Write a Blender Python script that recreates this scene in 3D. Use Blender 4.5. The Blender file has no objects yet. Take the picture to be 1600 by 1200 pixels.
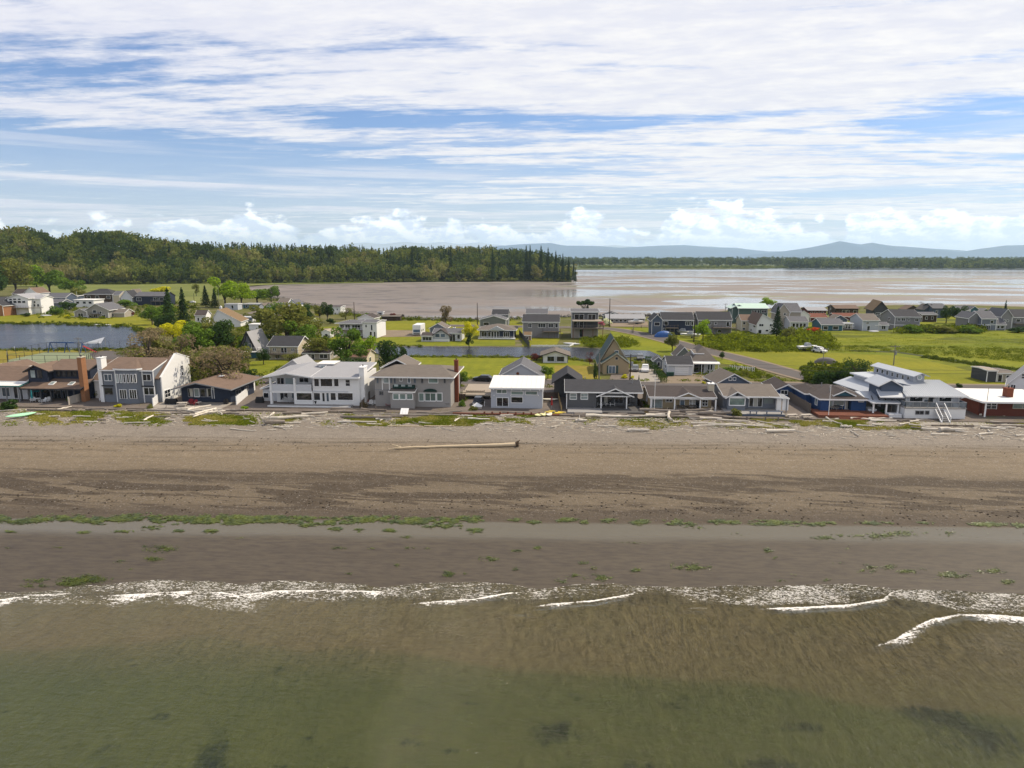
import bpy, bmesh, math, random
import numpy as np
from mathutils import Vector, Matrix, noise as mnoise
random.seed(7)
RNG = np.random.default_rng(11)
scene = bpy.context.scene
COL = scene.collection
R = math.radians
# ------------------------------------------------------------------ camera
CZ, PITCH, YAW, F = 30.0, R(10.46), R(4.0), 1067.0      # F in pixels of the 1600 wide photograph
cam_d = bpy.data.cameras.new('camera')
cam = bpy.data.objects.new('camera', cam_d); COL.objects.link(cam)
cam.location = (0, 0, CZ)
cam.rotation_euler = (R(90) - PITCH, 0, YAW)
cam_d.sensor_width = 36.0; cam_d.lens = 36.0 * F / 1600
cam_d.clip_start = 0.5; cam_d.clip_end = 90000
scene.camera = cam
SUN_AZ, SUN_EL = R(62), R(51)     # azimuth clockwise from +Y
# ------------------------------------------------------------------ node helpers
class NT:
 def __init__(s, nt): s.nt = nt
 def n(s, t, **k):
  o = s.nt.nodes.new(t)
  for a, b in k.items(): setattr(o, a, b)
  return o
 def put(s, sock, v):
  if hasattr(v, 'is_output'): s.nt.links.new(v, sock)
  else: sock.default_value = v
 def m(s, op, a, b=0.0, c=0.0, clamp=False):
  o = s.n('ShaderNodeMath', operation=op, use_clamp=clamp)
  s.put(o.inputs[0], a); s.put(o.inputs[1], b); s.put(o.inputs[2], c)
  return o.outputs[0]
 def add(s, a, b): return s.m('ADD', a, b)
 def sub(s, a, b): return s.m('SUBTRACT', a, b)
 def mul(s, a, b): return s.m('MULTIPLY', a, b)
 def div(s, a, b): return s.m('DIVIDE', a, b)
 def ramp(s, v, a, b, lo=0.0, hi=1.0, smooth=True):
  o = s.n('ShaderNodeMapRange', interpolation_type='SMOOTHSTEP' if smooth else 'LINEAR')
  s.put(o.inputs[0], v); s.put(o.inputs[1], a); s.put(o.inputs[2], b)
  s.put(o.inputs[3], lo); s.put(o.inputs[4], hi)
  return o.outputs[0]
 def mix(s, f, a, b):
  o = s.n('ShaderNodeMix', data_type='RGBA')
  s.put(o.inputs[0], f)
  for i, v in ((6, a), (7, b)):
   if isinstance(v, tuple) and len(v) == 3: v = v + (1,)
   s.put(o.inputs[i], v)
  return o.outputs[2]
 def obj(s): return s.n('ShaderNodeTexCoord').outputs['Object']
 def pos(s): return s.n('ShaderNodeNewGeometry').outputs['Position']
 def sep(s, v):
  o = s.n('ShaderNodeSeparateXYZ'); s.put(o.inputs[0], v); return o.outputs
 def comb(s, x, y, z=0.0):
  o = s.n('ShaderNodeCombineXYZ')
  for i, v in enumerate((x, y, z)): s.put(o.inputs[i], v)
  return o.outputs[0]
 def scale(s, v, sc, rot=(0, 0, 0), loc=(0, 0, 0)):
  o = s.n('ShaderNodeMapping'); s.put(o.inputs[0], v)
  o.inputs['Scale'].default_value = sc; o.inputs['Rotation'].default_value = rot
  o.inputs['Location'].default_value = loc
  return o.outputs[0]
 def noise(s, v, scale=1.0, detail=4.0, rough=0.55, dist=0.0):
  o = s.n('ShaderNodeTexNoise'); s.put(o.inputs['Vector'], v)
  o.inputs['Scale'].default_value = scale; o.inputs['Detail'].default_value = detail
  o.inputs['Roughness'].default_value = rough; o.inputs['Distortion'].default_value = dist
  return o.outputs[0]
 def voro(s, v, scale=1.0, feature='F1', out=0):
  o = s.n('ShaderNodeTexVoronoi', feature=feature); s.put(o.inputs['Vector'], v)
  o.inputs['Scale'].default_value = scale
  return o.outputs[out]
 def attr(s, name, out='Fac'):
  return s.n('ShaderNodeAttribute', attribute_name=name).outputs[out]
 def bump(s, h, strength=0.5, dist=0.05, normal=None):
  o = s.n('ShaderNodeBump'); s.put(o.inputs['Height'], h)
  s.put(o.inputs['Strength'], strength); o.inputs['Distance'].default_value = dist
  if normal is not None: s.put(o.inputs['Normal'], normal)
  return o.outputs[0]
MATS = {}
def newmat(name):
 m = bpy.data.materials.new(name); m.use_nodes = True
 nt = m.node_tree; nt.nodes.clear()
 k = NT(nt); out = k.n('ShaderNodeOutputMaterial')
 return m, k, out
def principled(k, out, col, rough=0.8, spec=0.3, normal=None, metal=0.0):
 b = k.n('ShaderNodeBsdfPrincipled')
 if isinstance(col, tuple) and len(col) == 3: col = col + (1,)
 k.put(b.inputs['Base Color'], col); k.put(b.inputs['Roughness'], rough)
 k.put(b.inputs['Specular IOR Level'], spec); b.inputs['Metallic'].default_value = metal
 if normal is not None: k.put(b.inputs['Normal'], normal)
 if out: k.nt.links.new(b.outputs[0], out.inputs[0])
 return b
def pmat(name, col, rough=0.8, spec=0.3, var=0.18, sc=1.5, metal=0.0, bumpy=0.0, stretch=(1, 1, 1), perobj=0.0):
 """plain painted / natural surface: base colour, two scales of wear, optional relief"""
 if name in MATS: return MATS[name]
 col = tuple(c * (.66 if max(col) < .5 else .84) for c in col)
 m, k, out = newmat(name)
 v = k.scale(k.obj(), stretch)
 n1 = k.noise(v, sc, 5, 0.6); n2 = k.noise(v, sc * 7.3, 3, 0.6)
 f = k.add(k.mul(k.sub(n1, 0.5), 2 * var), k.mul(k.sub(n2, 0.5), 1.4 * var))
 if perobj:
  f = k.add(f, k.mul(k.sub(k.n('ShaderNodeObjectInfo').outputs['Random'], 0.5), 2 * perobj))
 f = k.add(f, 1.0)
 c = k.n('ShaderNodeVectorMath', operation='SCALE'); c.inputs[0].default_value = col
 k.put(c.inputs['Scale'], f)
 nrm = k.bump(n2, bumpy, 0.04) if bumpy else None
 principled(k, out, c.outputs[0], rough, spec, nrm, metal)
 MATS[name] = m
 return m
# ------------------------------------------------------------------ pixel rays -> places in the world
ca, sa, cp, sp = math.cos(YAW), math.sin(YAW), math.cos(PITCH), math.sin(PITCH)
RV = Vector((ca, sa, 0)); FV = Vector((-sa * cp, ca * cp, -sp)); UV = Vector((-sa * sp, ca * sp, cp))
EYE = Vector((0, 0, CZ))
def ray(px, py): return FV + RV * ((px - 800) / F) + UV * ((600 - py) / F)
LZ = 2.4                     # height of the land above the sea
def gp(px, py, z=LZ):        # the point of the ground at height z
 d = ray(px, py); t = (z - CZ) / d.z
 return EYE + d * t
def at_y(px, py, Y):         # the point on the vertical plane y = Y
 d = ray(px, py); return EYE + d * (Y / d.y)
def azel(px, py):
 d = ray(px, py).normalized(); return math.atan2(d.x, d.y), math.asin(d.z)
# ------------------------------------------------------------------ world: physical sky + procedural clouds
world = bpy.data.worlds.new('World'); scene.world = world; world.use_nodes = True
wn = world.node_tree; wn.nodes.clear(); k = NT(wn)
wo = k.n('ShaderNodeOutputWorld'); bg = k.n('ShaderNodeBackground')
sky = k.n('ShaderNodeTexSky', sky_type='NISHITA', sun_disc=False)
sky.sun_elevation = SUN_EL; sky.sun_rotation = SUN_AZ
sky.altitude = 0; sky.air_density = 1.0; sky.dust_density = 0.6; sky.ozone_density = 2.0
gen = k.n('ShaderNodeTexCoord').outputs['Generated']
dx, dy_, dz = k.sep(gen)
up = k.m('MAXIMUM', dz, 0.0)
az = k.m('ARCTAN2', dx, dy_); el = k.m('ARCSINE', dz)
# high broken layer: noise on a plane at the cloud height
den = k.add(up, 0.045)
px_ = k.div(dx, den); py_ = k.div(dy_, den)
pl = k.comb(px_, py_, 0.0)
plr = k.scale(pl, (0.40, 1.35, 1), rot=(0, 0, R(13)))
warp = k.noise(plr, 0.8, 3, 0.5)
plw = k.n('ShaderNodeVectorMath', operation='ADD'); k.put(plw.inputs[0], plr)
k.put(plw.inputs[1], k.comb(k.mul(warp, 0.9), k.mul(warp, 0.5), 0))
big = k.noise(plw.outputs[0], 0.55, 9, 0.62)
fine = k.noise(k.scale(pl, (0.55, 2.6, 1), rot=(0, 0, R(9))), 1.7, 8, 0.66, 0.3)
lace = k.noise(k.scale(pl, (1.6, 2.9, 1), rot=(0, 0, R(24))), 2.2, 6, 0.65)
dens = k.add(k.add(k.mul(big, 0.9), k.mul(fine, 0.60)), k.mul(lace, 0.34))
cov = k.ramp(el, R(8.0), R(15.0), 0.03, 0.20)
cov = k.sub(cov, k.ramp(el, R(22), R(50), 0.0, 0.14))  # cloud thinned above the view to weaken the sky fill
cov = k.add(cov, k.ramp(az, R(-25), R(22), -0.035, 0.075, False))
# the breaks and the solid parts of the layer
def blob(px, py, wx, wy, amp):
 a, e = azel(px, py)
 qa = k.div(k.sub(az, a), R(wx)); qe = k.div(k.sub(el, e), R(wy))
 r2 = k.add(k.mul(qa, qa), k.mul(qe, qe))
 return k.mul(k.m('EXPONENT', k.mul(r2, -1.0)), amp)
for b in ((120, 240, 14, 1.7, -.17), (300, 85, 6, 1.3, -.06), (330, 225, 13, 1.1, -.05), (170, 120, 11, 1.2, -.08), (620, 182, 10, .6, -.15),
   (1030, 190, 9, 0.7, -.13), (1480, 190, 8, 1.7, -.20), (960, 105, 5, .8, -.12), (1560, 85, 6, .6, -.15),
   (200, 185, 10, 1.2, .12), (560, 215, 14, .7, .08), (1150, 150, 12, 1.6, .15), (1200, 260, 16, .8, .12), (400, 40, 14, 1.4, .04), (1330, 220, 7, .7, .08), (800, 320, 60, 1.0, -.04)):
 cov = k.add(cov, blob(*b))
cl = k.ramp(k.add(dens, cov), 0.84, 1.075)
# thin veil towards the horizon, and one long streak
veil = k.ramp(el, R(0.0), R(11.0), 0.58, 0.06)
streakn = k.noise(k.scale(k.comb(az, el, 0), (2.2, 60, 1)), 1.0, 6, 0.6)
veil = k.add(veil, k.mul(k.ramp(streakn, 0.46, 0.64), k.ramp(el, R(3), R(13), 0.62, 0.0)))
e0 = azel(600, 297)[1]
sd = k.div(k.sub(el, k.add(e0, k.mul(k.sub(streakn, .5), 0.004))), R(0.22))
veil = k.add(veil, k.mul(k.m('EXPONENT', k.mul(k.mul(sd, sd), -1.0)), 0.35))
veil = k.m('MINIMUM', veil, 0.92)
cl_all = k.m('MAXIMUM', cl, veil)
# colour of the layer: white, thicker parts a little lavender grey
ccol = k.mix(k.ramp(k.add(lace, k.mul(big, .8)), 0.72, 1.12), (0.82, 0.82, 0.90), (1.0, 0.975, 0.965))
ccol = k.mix(k.ramp(az, R(-42), R(10)), k.mix(0.30, ccol, (0.70, 0.73, 0.92)), ccol)
SKYS = 0.10
def scaled(c, v):
 o = k.n('ShaderNodeVectorMath', operation='SCALE'); k.put(o.inputs[0], c); k.put(o.inputs['Scale'], v); return o.outputs[0]
cwhite = scaled(ccol, k.ramp(el, R(1), R(9), 1.05 / SKYS, 0.95 / SKYS))
skyc = k.mix(1.0, (0, 0, 0), sky.outputs[0])
grade = k.n('ShaderNodeVectorMath', operation='MULTIPLY'); k.put(grade.inputs[0], skyc); grade.inputs[1].default_value = (0.60, 0.84, 1.20)
base = k.mix(cl_all, grade.outputs[0], cwhite)
# bank of cumulus low over the horizon
cu = k.comb(k.mul(az, 11.0), k.mul(el, 21.0), 0)
cun = k.noise(cu, 1.9, 9, 0.62, 0.1)
cuv = k.voro(k.scale(cu, (1, 1.25, 1)), 2.6)
cup = k.noise(k.comb(k.mul(az, 7.0), 3.0, 0), 1.0, 4, 0.6)
top = k.add(R(1.25), k.mul(k.ramp(cup, 0.28, 0.64), R(2.4)))
for (bx, by, w, amp) in ((370, 330, 1.7, 1.7), (235, 345, 1.6, 0.8), (800, 335, 2.5, 1.0), (910, 332, 1.2, 1.6), (1130, 350, 4, 1.0), (1340, 350, 4, 0.9), (610, 345, 2.2, 0.9), (1480, 365, 4, .3), (60, 365, 7, -1.3)):
 a = azel(bx, by)[0]; q = k.div(k.sub(az, a), R(w))
 top = k.add(top, k.mul(k.m('EXPONENT', k.mul(k.mul(q, q), -1.0)), R(amp * 0.8)))
hgt = k.sub(top, el)
cuf = k.add(k.div(hgt, R(1.6)), k.add(k.mul(k.sub(cun, 0.5), 2.9), k.mul(k.sub(0.5, cuv), 1.1)))
cum = k.mul(k.mul(k.ramp(cuf, 0.0, 0.42), k.ramp(hgt, R(-.75), R(-.2))), k.ramp(el, R(-0.3), R(0.9), 0.35, 1.0))
lit = k.noise(k.scale(cu, (1, 1, 1), loc=(0.10, 0.09, 0)), 1.9, 9, 0.62, 0.1)
shade = k.ramp(k.sub(lit, cun), -0.10, 0.10)
cuc = k.mix(shade, (1.0, 0.985, 0.96), (0.60, 0.66, 0.78))
cuc = scaled(k.mix(k.ramp(el, R(0.2), R(2.0)), (0.82, 0.85, 0.92), cuc), 1.55 / SKYS)
base = k.mix(k.mul(cum, 0.93), base, cuc)
k.put(bg.inputs[0], base); bg.inputs[1].default_value = SKYS
wn.links.new(bg.outputs[0], wo.inputs[0])
# ------------------------------------------------------------------ sun
sun_d = bpy.data.lights.new('sun', 'SUN'); sun_d.energy = 5.0; sun_d.angle = R(0.53); sun_d.color = (1.0, 0.875, 0.69)
sun = bpy.data.objects.new('sun', sun_d); COL.objects.link(sun)
SD = Vector((math.sin(SUN_AZ) * math.cos(SUN_EL), math.cos(SUN_AZ) * math.cos(SUN_EL), math.sin(SUN_EL)))
sun.rotation_euler = SD.to_track_quat('Z', 'Y').to_euler(); sun.location = SD * 200
vs = scene.view_settings
vs.view_transform = 'Standard'; vs.look = 'None'; vs.exposure = 0.1; vs.gamma = 1.0; vs.use_curve_mapping = False
scene.cycles.volume_bounces = 1
scene.cycles.transparent_max_bounces = 12
# ------------------------------------------------------------------ object helpers
def tag(o, label=None, cat=None, group=None, kind=None):
 if label: o['label'] = label
 if cat: o['category'] = cat
 if group: o['group'] = group
 if kind: o['kind'] = kind
 return o
def link(name, me, parent=None, loc=None):
 o = bpy.data.objects.new(name, me); COL.objects.link(o)
 if parent is not None: o.parent = parent
 if loc is not None: o.location = loc
 return o
def empty(name, loc, rz=0, label=None, cat=None, group=None):
 o = bpy.data.objects.new(name, None); COL.objects.link(o)
 o.empty_display_size = 0.2; o.location = loc; o.rotation_euler = (0, 0, rz)
 return tag(o, label, cat, group)
def np_mesh(name, verts, faces, mats, smooth=False):
 """verts (n,3); faces (m,k) of equal k"""
 me = bpy.data.meshes.new(name)
 verts = np.asarray(verts, dtype=np.float32); faces = np.asarray(faces, dtype=np.int32)
 nf, kf = faces.shape
 me.vertices.add(len(verts)); me.vertices.foreach_set('co', verts.ravel())
 me.loops.add(nf * kf); me.loops.foreach_set('vertex_index', faces.ravel())
 me.polygons.add(nf); me.polygons.foreach_set('loop_start', np.arange(0, nf * kf, kf, dtype=np.int32))
 me.polygons.foreach_set('loop_total', np.full(nf, kf, dtype=np.int32))
 if smooth: me.polygons.foreach_set('use_smooth', np.ones(nf, dtype=bool))
 for m in (mats if isinstance(mats, (list, tuple)) else [mats]): me.materials.append(m)
 me.update(calc_edges=True); me.validate()
 return me
def grid_mesh(name, xs, ys, zf, mat, smooth=True):
 X, Y = np.meshgrid(xs, ys); Z = zf(X, Y)
 V = np.stack([X.ravel(), Y.ravel(), Z.ravel()], 1)
 nx, ny = len(xs), len(ys)
 i = (np.arange(ny - 1)[:, None] * nx + np.arange(nx - 1)[None, :]).ravel()
 Fc = np.stack([i, i + 1, i + nx + 1, i + nx], 1)
 return np_mesh(name, V, Fc, mat, smooth)
def add_attr(me, name, vals):
 a = me.attributes.new(name, 'FLOAT', 'POINT'); a.data.foreach_set('value', np.asarray(vals, dtype=np.float32))
class MB:
 """collects simple shapes into one mesh"""
 def __init__(s): s.v = []; s.f = []
 def poly(s, pts):
  b = len(s.v); s.v += [tuple(p) for p in pts]; s.f.append(tuple(range(b, b + len(pts)))); return s
 def hexa(s, p):      # 8 points: bottom 4 ccw, top 4 ccw
  b = len(s.v); s.v += [tuple(q) for q in p]
  for f in ((3, 2, 1, 0), (4, 5, 6, 7), (0, 1, 5, 4), (1, 2, 6, 5), (2, 3, 7, 6), (3, 0, 4, 7)):
   s.f.append(tuple(b + i for i in f))
  return s
 def box(s, x0, x1, y0, y1, z0, z1):
  if x0 > x1: x0, x1 = x1, x0
  if y0 > y1: y0, y1 = y1, y0
  if z0 > z1: z0, z1 = z1, z0
  return s.hexa([(x0, y0, z0), (x1, y0, z0), (x1, y1, z0), (x0, y1, z0), (x0, y0, z1), (x1, y0, z1), (x1, y1, z1), (x0, y1, z1)])
 def slab(s, q, t):   # q: 4 points (ccw from above) of the top face, thickness t downwards
  return s.hexa([(p[0], p[1], p[2] - t) for p in q] + [tuple(p) for p in q])
 def bar(s, a, b, w, h=None):
  a = Vector(a); b = Vector(b); h = h or w; d = (b - a)
  if d.length < 1e-6: return s
  d.normalize(); u = Vector((0, 0, 1)) if abs(d.z) < 0.95 else Vector((0, 1, 0))
  r = d.cross(u).normalized(); u = r.cross(d).normalized()
  r *= w / 2; u *= h / 2
  return s.hexa([a - r - u, a + r - u, b + r - u, b - r - u, a - r + u, a + r + u, b + r + u, b - r + u])
 def tube(s, pts, rad, n=6):
  pts = [Vector(p) for p in pts]; rings = []
  if not hasattr(rad, '__len__'): rad = [rad] * len(pts)
  for i, p in enumerate(pts):
   d = (pts[min(i + 1, len(pts) - 1)] - pts[max(i - 1, 0)]).normalized()
   u = Vector((0, 0, 1)) if abs(d.z) < 0.9 else Vector((0, 1, 0))
   a = d.cross(u).normalized(); c = a.cross(d).normalized()
   b = len(s.v)
   for j in range(n):
    t = 2 * math.pi * j / n
    s.v.append(tuple(p + a * (rad[i] * math.cos(t)) + c * (rad[i] * math.sin(t))))
   rings.append(b)
  for b0, b1 in zip(rings, rings[1:]):
   for j in range(n):
    s.f.append((b0 + j, b0 + (j + 1) % n, b1 + (j + 1) % n, b1 + j))
  s.f.append(tuple(rings[0] + j for j in reversed(range(n)))); s.f.append(tuple(rings[-1] + j for j in range(n)))
  return s
 def prism(s, prof, axis, a0, a1):
  """prof: list of (u,z); extruded along axis 'x' or 'y' from a0 to a1"""
  n = len(prof); b = len(s.v)
  for a in (a0, a1):
   for (u, z) in prof: s.v.append((a, u, z) if axis == 'x' else (u, a, z))
  s.f.append(tuple(b + i for i in reversed(range(n)))); s.f.append(tuple(b + n + i for i in range(n)))
  for i in range(n): s.f.append((b + i, b + (i + 1) % n, b + n + (i + 1) % n, b + n + i))
  return s
 def mesh(s, name, mat, smooth=False):
  me = bpy.data.meshes.new(name); me.from_pydata(s.v, [], s.f)
  bm = bmesh.new(); bm.from_mesh(me); bmesh.ops.recalc_face_normals(bm, faces=bm.faces); bm.to_mesh(me); bm.free()
  me.materials.append(mat)
  if smooth:
   for p in me.polygons: p.use_smooth = True
  return me
 def build(s, name, mat, parent=None, smooth=False, loc=None):
  return link(name, s.mesh(name, mat, smooth), parent, loc)
def copy_tree(o, parent=None):
 c = o.copy(); COL.objects.link(c); c.parent = parent
 for ch in list(o.children): copy_tree(ch, c)
 return c
# ================================================================== GROUND, WATER, HILLS
def nz(x, y, sc, seed=0.0):      # cheap smooth value noise, vectorised
 x = np.asarray(x, float) / sc + seed * 17.13; y = np.asarray(y, float) / sc + seed * 5.71
 xi = np.floor(x); yi = np.floor(y); fx = x - xi; fy = y - yi
 fx = fx * fx * (3 - 2 * fx); fy = fy * fy * (3 - 2 * fy)
 def h(a, b): return np.modf(np.abs(np.sin(a * 127.1 + b * 311.7) * 43758.5453))[0]
 return (h(xi, yi) * (1 - fx) + h(xi + 1, yi) * fx) * (1 - fy) + (h(xi, yi + 1) * (1 - fx) + h(xi + 1, yi + 1) * fx) * fy
def fbm(x, y, sc, o=4, seed=0.0):
 t = 0; a = 0.5
 for i in range(o): t = t + a * nz(x, y, sc / 2 ** i, seed + i * 1.7); a *= 0.5
 return t / (1 - 0.5 ** o)
def sval(X, Y):
 w = np.clip((112 - Y) / 14, 0, 1)
 return Y - 0.045 * np.clip(X, -150, 150) * w
SP = [-400, 0, 30, 45, 54, 59, 66, 72, 76, 88, 101, 104, 108, 113, 118, 130]
ZP = [-9, -2.6, -1.05, -.50, -.18, .02, .13, .20, .32, 1.22, 2.02, 2.10, 2.36, 2.42, 2.40, 2.38]
def beach_z(X, Y):
 s = sval(X, Y)
 z = np.interp(s, SP, ZP)
 z = z + np.where(s > 74, 0.10, 0.02) * (fbm(X, Y * 2.2, 9, 3, 3) - 0.5) + np.where(s > 103, 0.22, 0.0) * (fbm(X, Y, 3.0, 3, 9) - 0.5) * np.clip((116 - s) / 4, 0, 1)
 return z
def bz(x, y): return float(beach_z(np.array([x]), np.array([y]))[0]) if y < 114.5 else LZ
# ---- beach material
m, k, out = newmat('beach_gravel_and_wet_sand')
P_ = k.pos(); x_, y_, z_ = k.sep(P_)
s_ = k.sub(y_, k.mul(k.mul(x_, 0.045), k.ramp(y_, 98, 112, 1, 0, False)))
sN = k.add(s_, k.mul(k.sub(k.noise(k.scale(P_, (.06, .35, 1)), 1.0, 5, .6), .5), 2.2))
grit = k.noise(P_, 7.0, 4, 0.8); grit2 = k.noise(P_, 2.1, 5, 0.75); patch = k.noise(k.scale(P_, (.05, .16, 1)), 1.0, 5, .6)
pebv = k.voro(P_, 6.0, 'F1', 1)
pr, pg, pb = k.sep(pebv)
dry = k.mix(patch, (.225, .172, .112), (.315, .248, .168))
upper = k.mix(patch, (.255, .215, .172), (.345, .295, .240))
c = k.mix(k.ramp(sN, 98.5, 105), dry, upper)
# tide lines and drift lines high on the beach
for (a, w, am) in ((97.3, .5, .5), (99.6, .35, .6), (101.2, .5, .8), (103.0, .3, .55), (94.0, .35, .25)):
 wob = k.add(s_, k.mul(k.sub(k.noise(k.scale(P_, (.035, .05, 1), loc=(a, 0, 0)), 1.0, 4, .6), .5), 2.4))
 q = k.div(k.sub(wob, a), w)
 brk = k.ramp(k.noise(k.scale(P_, (.10, .5, 1), loc=(a * 3, 0, 0)), 1.0, 4, .6), .38, .62)
 c = k.mix(k.mul(k.mul(k.m('EXPONENT', k.mul(k.mul(q, q), -1)), brk), am), c, (.10, .078, .055))
# wet wisps combed down the slope
wv = k.comb(k.add(k.mul(x_, .085), k.mul(y_, .22)), k.mul(y_, .50), 0)
wsp = k.noise(wv, 1.0, 6, .62, .6)
wband = k.mul(k.ramp(sN, 74.5, 78), k.ramp(k.add(s_, k.mul(k.sub(k.noise(k.scale(P_, (.05, .02, 1)), 1, 4, .6), .5), 6)), 89.5, 88.2, 0, 1))
edge = k.m('EXPONENT', k.mul(k.m('POWER', k.div(k.sub(s_, k.add(86.5, k.mul(k.sub(k.noise(k.scale(P_, (.045, .02, 1)), 1, 5, .65), .5), 6))), 1.3), 2), -1))
wet = k.mul(wband, k.m('MINIMUM', k.add(k.ramp(wsp, .47, .545), k.mul(edge, .8)), 1.0))
c = k.mix(k.mul(wet, .85), c, (.105, .076, .048))
c = k.mix(k.mul(k.ramp(sN, 80, 75), .8), c, (.125, .095, .068))
peb = k.mix(pr, (.10, .08, .065), (.62, .56, .50))
c = k.mix(k.mul(k.ramp(pg, .84, .92), k.ramp(s_, 72, 78, 0, .34)), c, peb)
mott = k.noise(k.scale(P_, (.35, 1.3, 1)), 1.0, 7, .72)
gain = k.add(1.0, k.add(k.mul(k.sub(grit, .5), 1.5), k.add(k.mul(k.sub(grit2, .5), .85), k.mul(k.sub(mott, .5), .75))))
hi = k.n('ShaderNodeVectorMath', operation='SCALE'); k.put(hi.inputs[0], c); k.put(hi.inputs['Scale'], k.mul(k.mul(gain, .68), k.ramp(sN, 84, 97, .66, .90)))
c = hi.outputs[0]
# dark fine sand of the low flat, film of water left in its upper hollow
flat = k.ramp(k.add(sN, k.mul(k.sub(grit2, .5), .8)), 74.6, 73.4, 0, 1)
fc = k.mix(k.noise(k.scale(P_, (.05, .2, 1)), 1, 5, .6), (.061, .049, .034), (.094, .077, .054))
fc = k.mix(k.ramp(k.noise(k.scale(P_, (.5, 2.2, 1)), 1, 5, .7), .35, .7, 0, .75), fc, (.040, .031, .026))
pool = k.mul(k.ramp(sN, 68.2, 71.0), k.ramp(sN, 75.0, 73.5, 0, 1))
fc = k.mix(k.mul(pool, .75), fc, (.105, .092, .060))
c = k.mix(flat, c, fc)
# under water: sand, then a carpet of green algae with dark weed
alg = k.attr('algae'); weed = k.attr('weed')
an = k.noise(k.scale(P_, (.35, .22, 1)), 1.0, 6, .65)
wn2 = k.noise(k.scale(P_, (1.2, .6, 1), rot=(0, 0, R(-35))), 1.0, 6, .7)
und = k.mix(alg, (.185, .145, .075), k.mix(an, (.065, .080, .025), (.135, .140, .045)))
und = k.mix(k.ramp(k.add(weed, k.mul(k.sub(wn2, .5), 1.3)), .42, .85, 0, .95), und, (.010, .022, .007))
c = k.mix(k.ramp(s_, 56.6, 55.4, 0, 1), c, und)
rg = k.mix(flat, (.85,) * 3, k.mix(pool, (.62,) * 3, (.22,) * 3))
hgt = k.add(k.mul(grit, .6), grit2)
nrm = k.bump(hgt, k.ramp(s_, 73, 77, .12, .75), .10)
principled(k, out, c, rg, k.ramp(s_, 73, 76, .22, .25), nrm)
BEACH = m
xs = np.concatenate([np.arange(-900, -130, 22.0), np.arange(-130, 130, 0.7), np.arange(130, 900, 22.0)])
ys = np.concatenate([np.arange(-260, 20, 20.0), np.arange(20, 119.5, 0.5)])
me = grid_mesh('beach', xs, ys, beach_z, BEACH)
Xg, Yg = np.meshgrid(xs, ys)
def px_line(pts, z=0.0):
 w = [gp(a, b, z) for a, b in pts]; return np.array([p.x for p in w]), np.array([p.y for p in w])
lx, ly = px_line([(-500, 1005), (0, 1008), (150, 1002), (270, 992), (345, 990), (420, 1000), (480, 1008), (560, 1005), (650, 1015), (800, 1037), (900, 1039), (1000, 1046), (1100, 1053), (1230, 1062), (1300, 1080), (1400, 1095), (1600, 1105), (2200, 1120)])
d = np.interp(Xg, lx, ly) - Yg + 0.8 * (fbm(Xg, Yg, 3, 3, 5) - .5)
add_attr(me, 'algae', np.clip(d / 0.8 + .3, 0, 1).ravel())
WEEDS = ((157, 1068, 15, 9), (203, 1040, 12, 6), (438, 1053, 16, 10), (175, 1160, 18, 12), (130, 1170, 12, 8), (338, 1158, 30, 22), (330, 1196, 40, 20), (645, 1153, 24, 12), (545, 1025, 18, 5), (62, 1108, 12, 7),
      (10, 1106, 12, 6), (95, 1160, 10, 8), (280, 1057, 12, 5), (480, 1146, 18, 8), (700, 1165, 18, 8), (440, 1190, 20, 8), (160, 1195, 40, 8), (530, 1197, 30, 8), (870, 1140, 60, 22), (1000, 1190, 40, 16), (1060, 1100, 30, 10),
      (900, 1085, 26, 9), (1540, 1150, 90, 40), (1440, 1110, 60, 16), (1200, 1190, 70, 14), (990, 1120, 12, 5), (1250, 1130, 50, 12), (250, 1115, 30, 8), (740, 1095, 26, 6))
def weedf(X, Y):
 o = np.zeros_like(X)
 for (a, b, w, h) in WEEDS:
  p = gp(a, b, -.4); q = gp(a + w, b, -.4); r = gp(a, b - h, -.4)
  o += 0.75 * np.exp(-((X - p.x) / abs(q.x - p.x)) ** 2 - ((Y - p.y) / abs(r.y - p.y)) ** 2)
 return o
wd = weedf(Xg, Yg)
wd += 0.40 * np.clip((44 - Yg + .1 * Xg) / 12, 0, 1) * fbm(Xg, Yg, 7, 3, 8)
add_attr(me, 'weed', np.clip(wd, 0, 1.2).ravel())
tag(link('beach', me), kind='structure')
# ---- sea with its small breaking waves
xs = np.concatenate([np.array([-3000, -1500, -700, -300, -150]), np.arange(-90, 80, 0.18), np.array([90, 130, 300, 700, 1500, 3000.])])
ys = np.concatenate([np.array([-3000, -1000, -300, -100, -30, 0, 15.]), np.arange(25, 48, .5), np.arange(48, 64, 0.12)])
Xg, Yg = np.meshgrid(xs, ys)
swx, swy = px_line([(-400, 930), (0, 926), (65, 925), (110, 917), (170, 912), (250, 906), (300, 908), (345, 909), (375, 914), (440, 907), (500, 909), (560, 913), (600, 917), (650, 912), (740, 910), (790, 912), (840, 921), (900, 913), (960, 912), (1000, 916), (1100, 918), (1150, 914), (1200, 917), (1260, 914), (1330, 913), (1380, 917), (1400, 921), (1480, 922), (1600, 928), (2100, 936)])
swash = np.interp(Xg, swx, swy) + 0.35 * (fbm(Xg, 0 * Yg, 1.6, 3, 2) - .5)
foam = np.zeros_like(Xg); crest = np.zeros_like(Xg)
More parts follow.
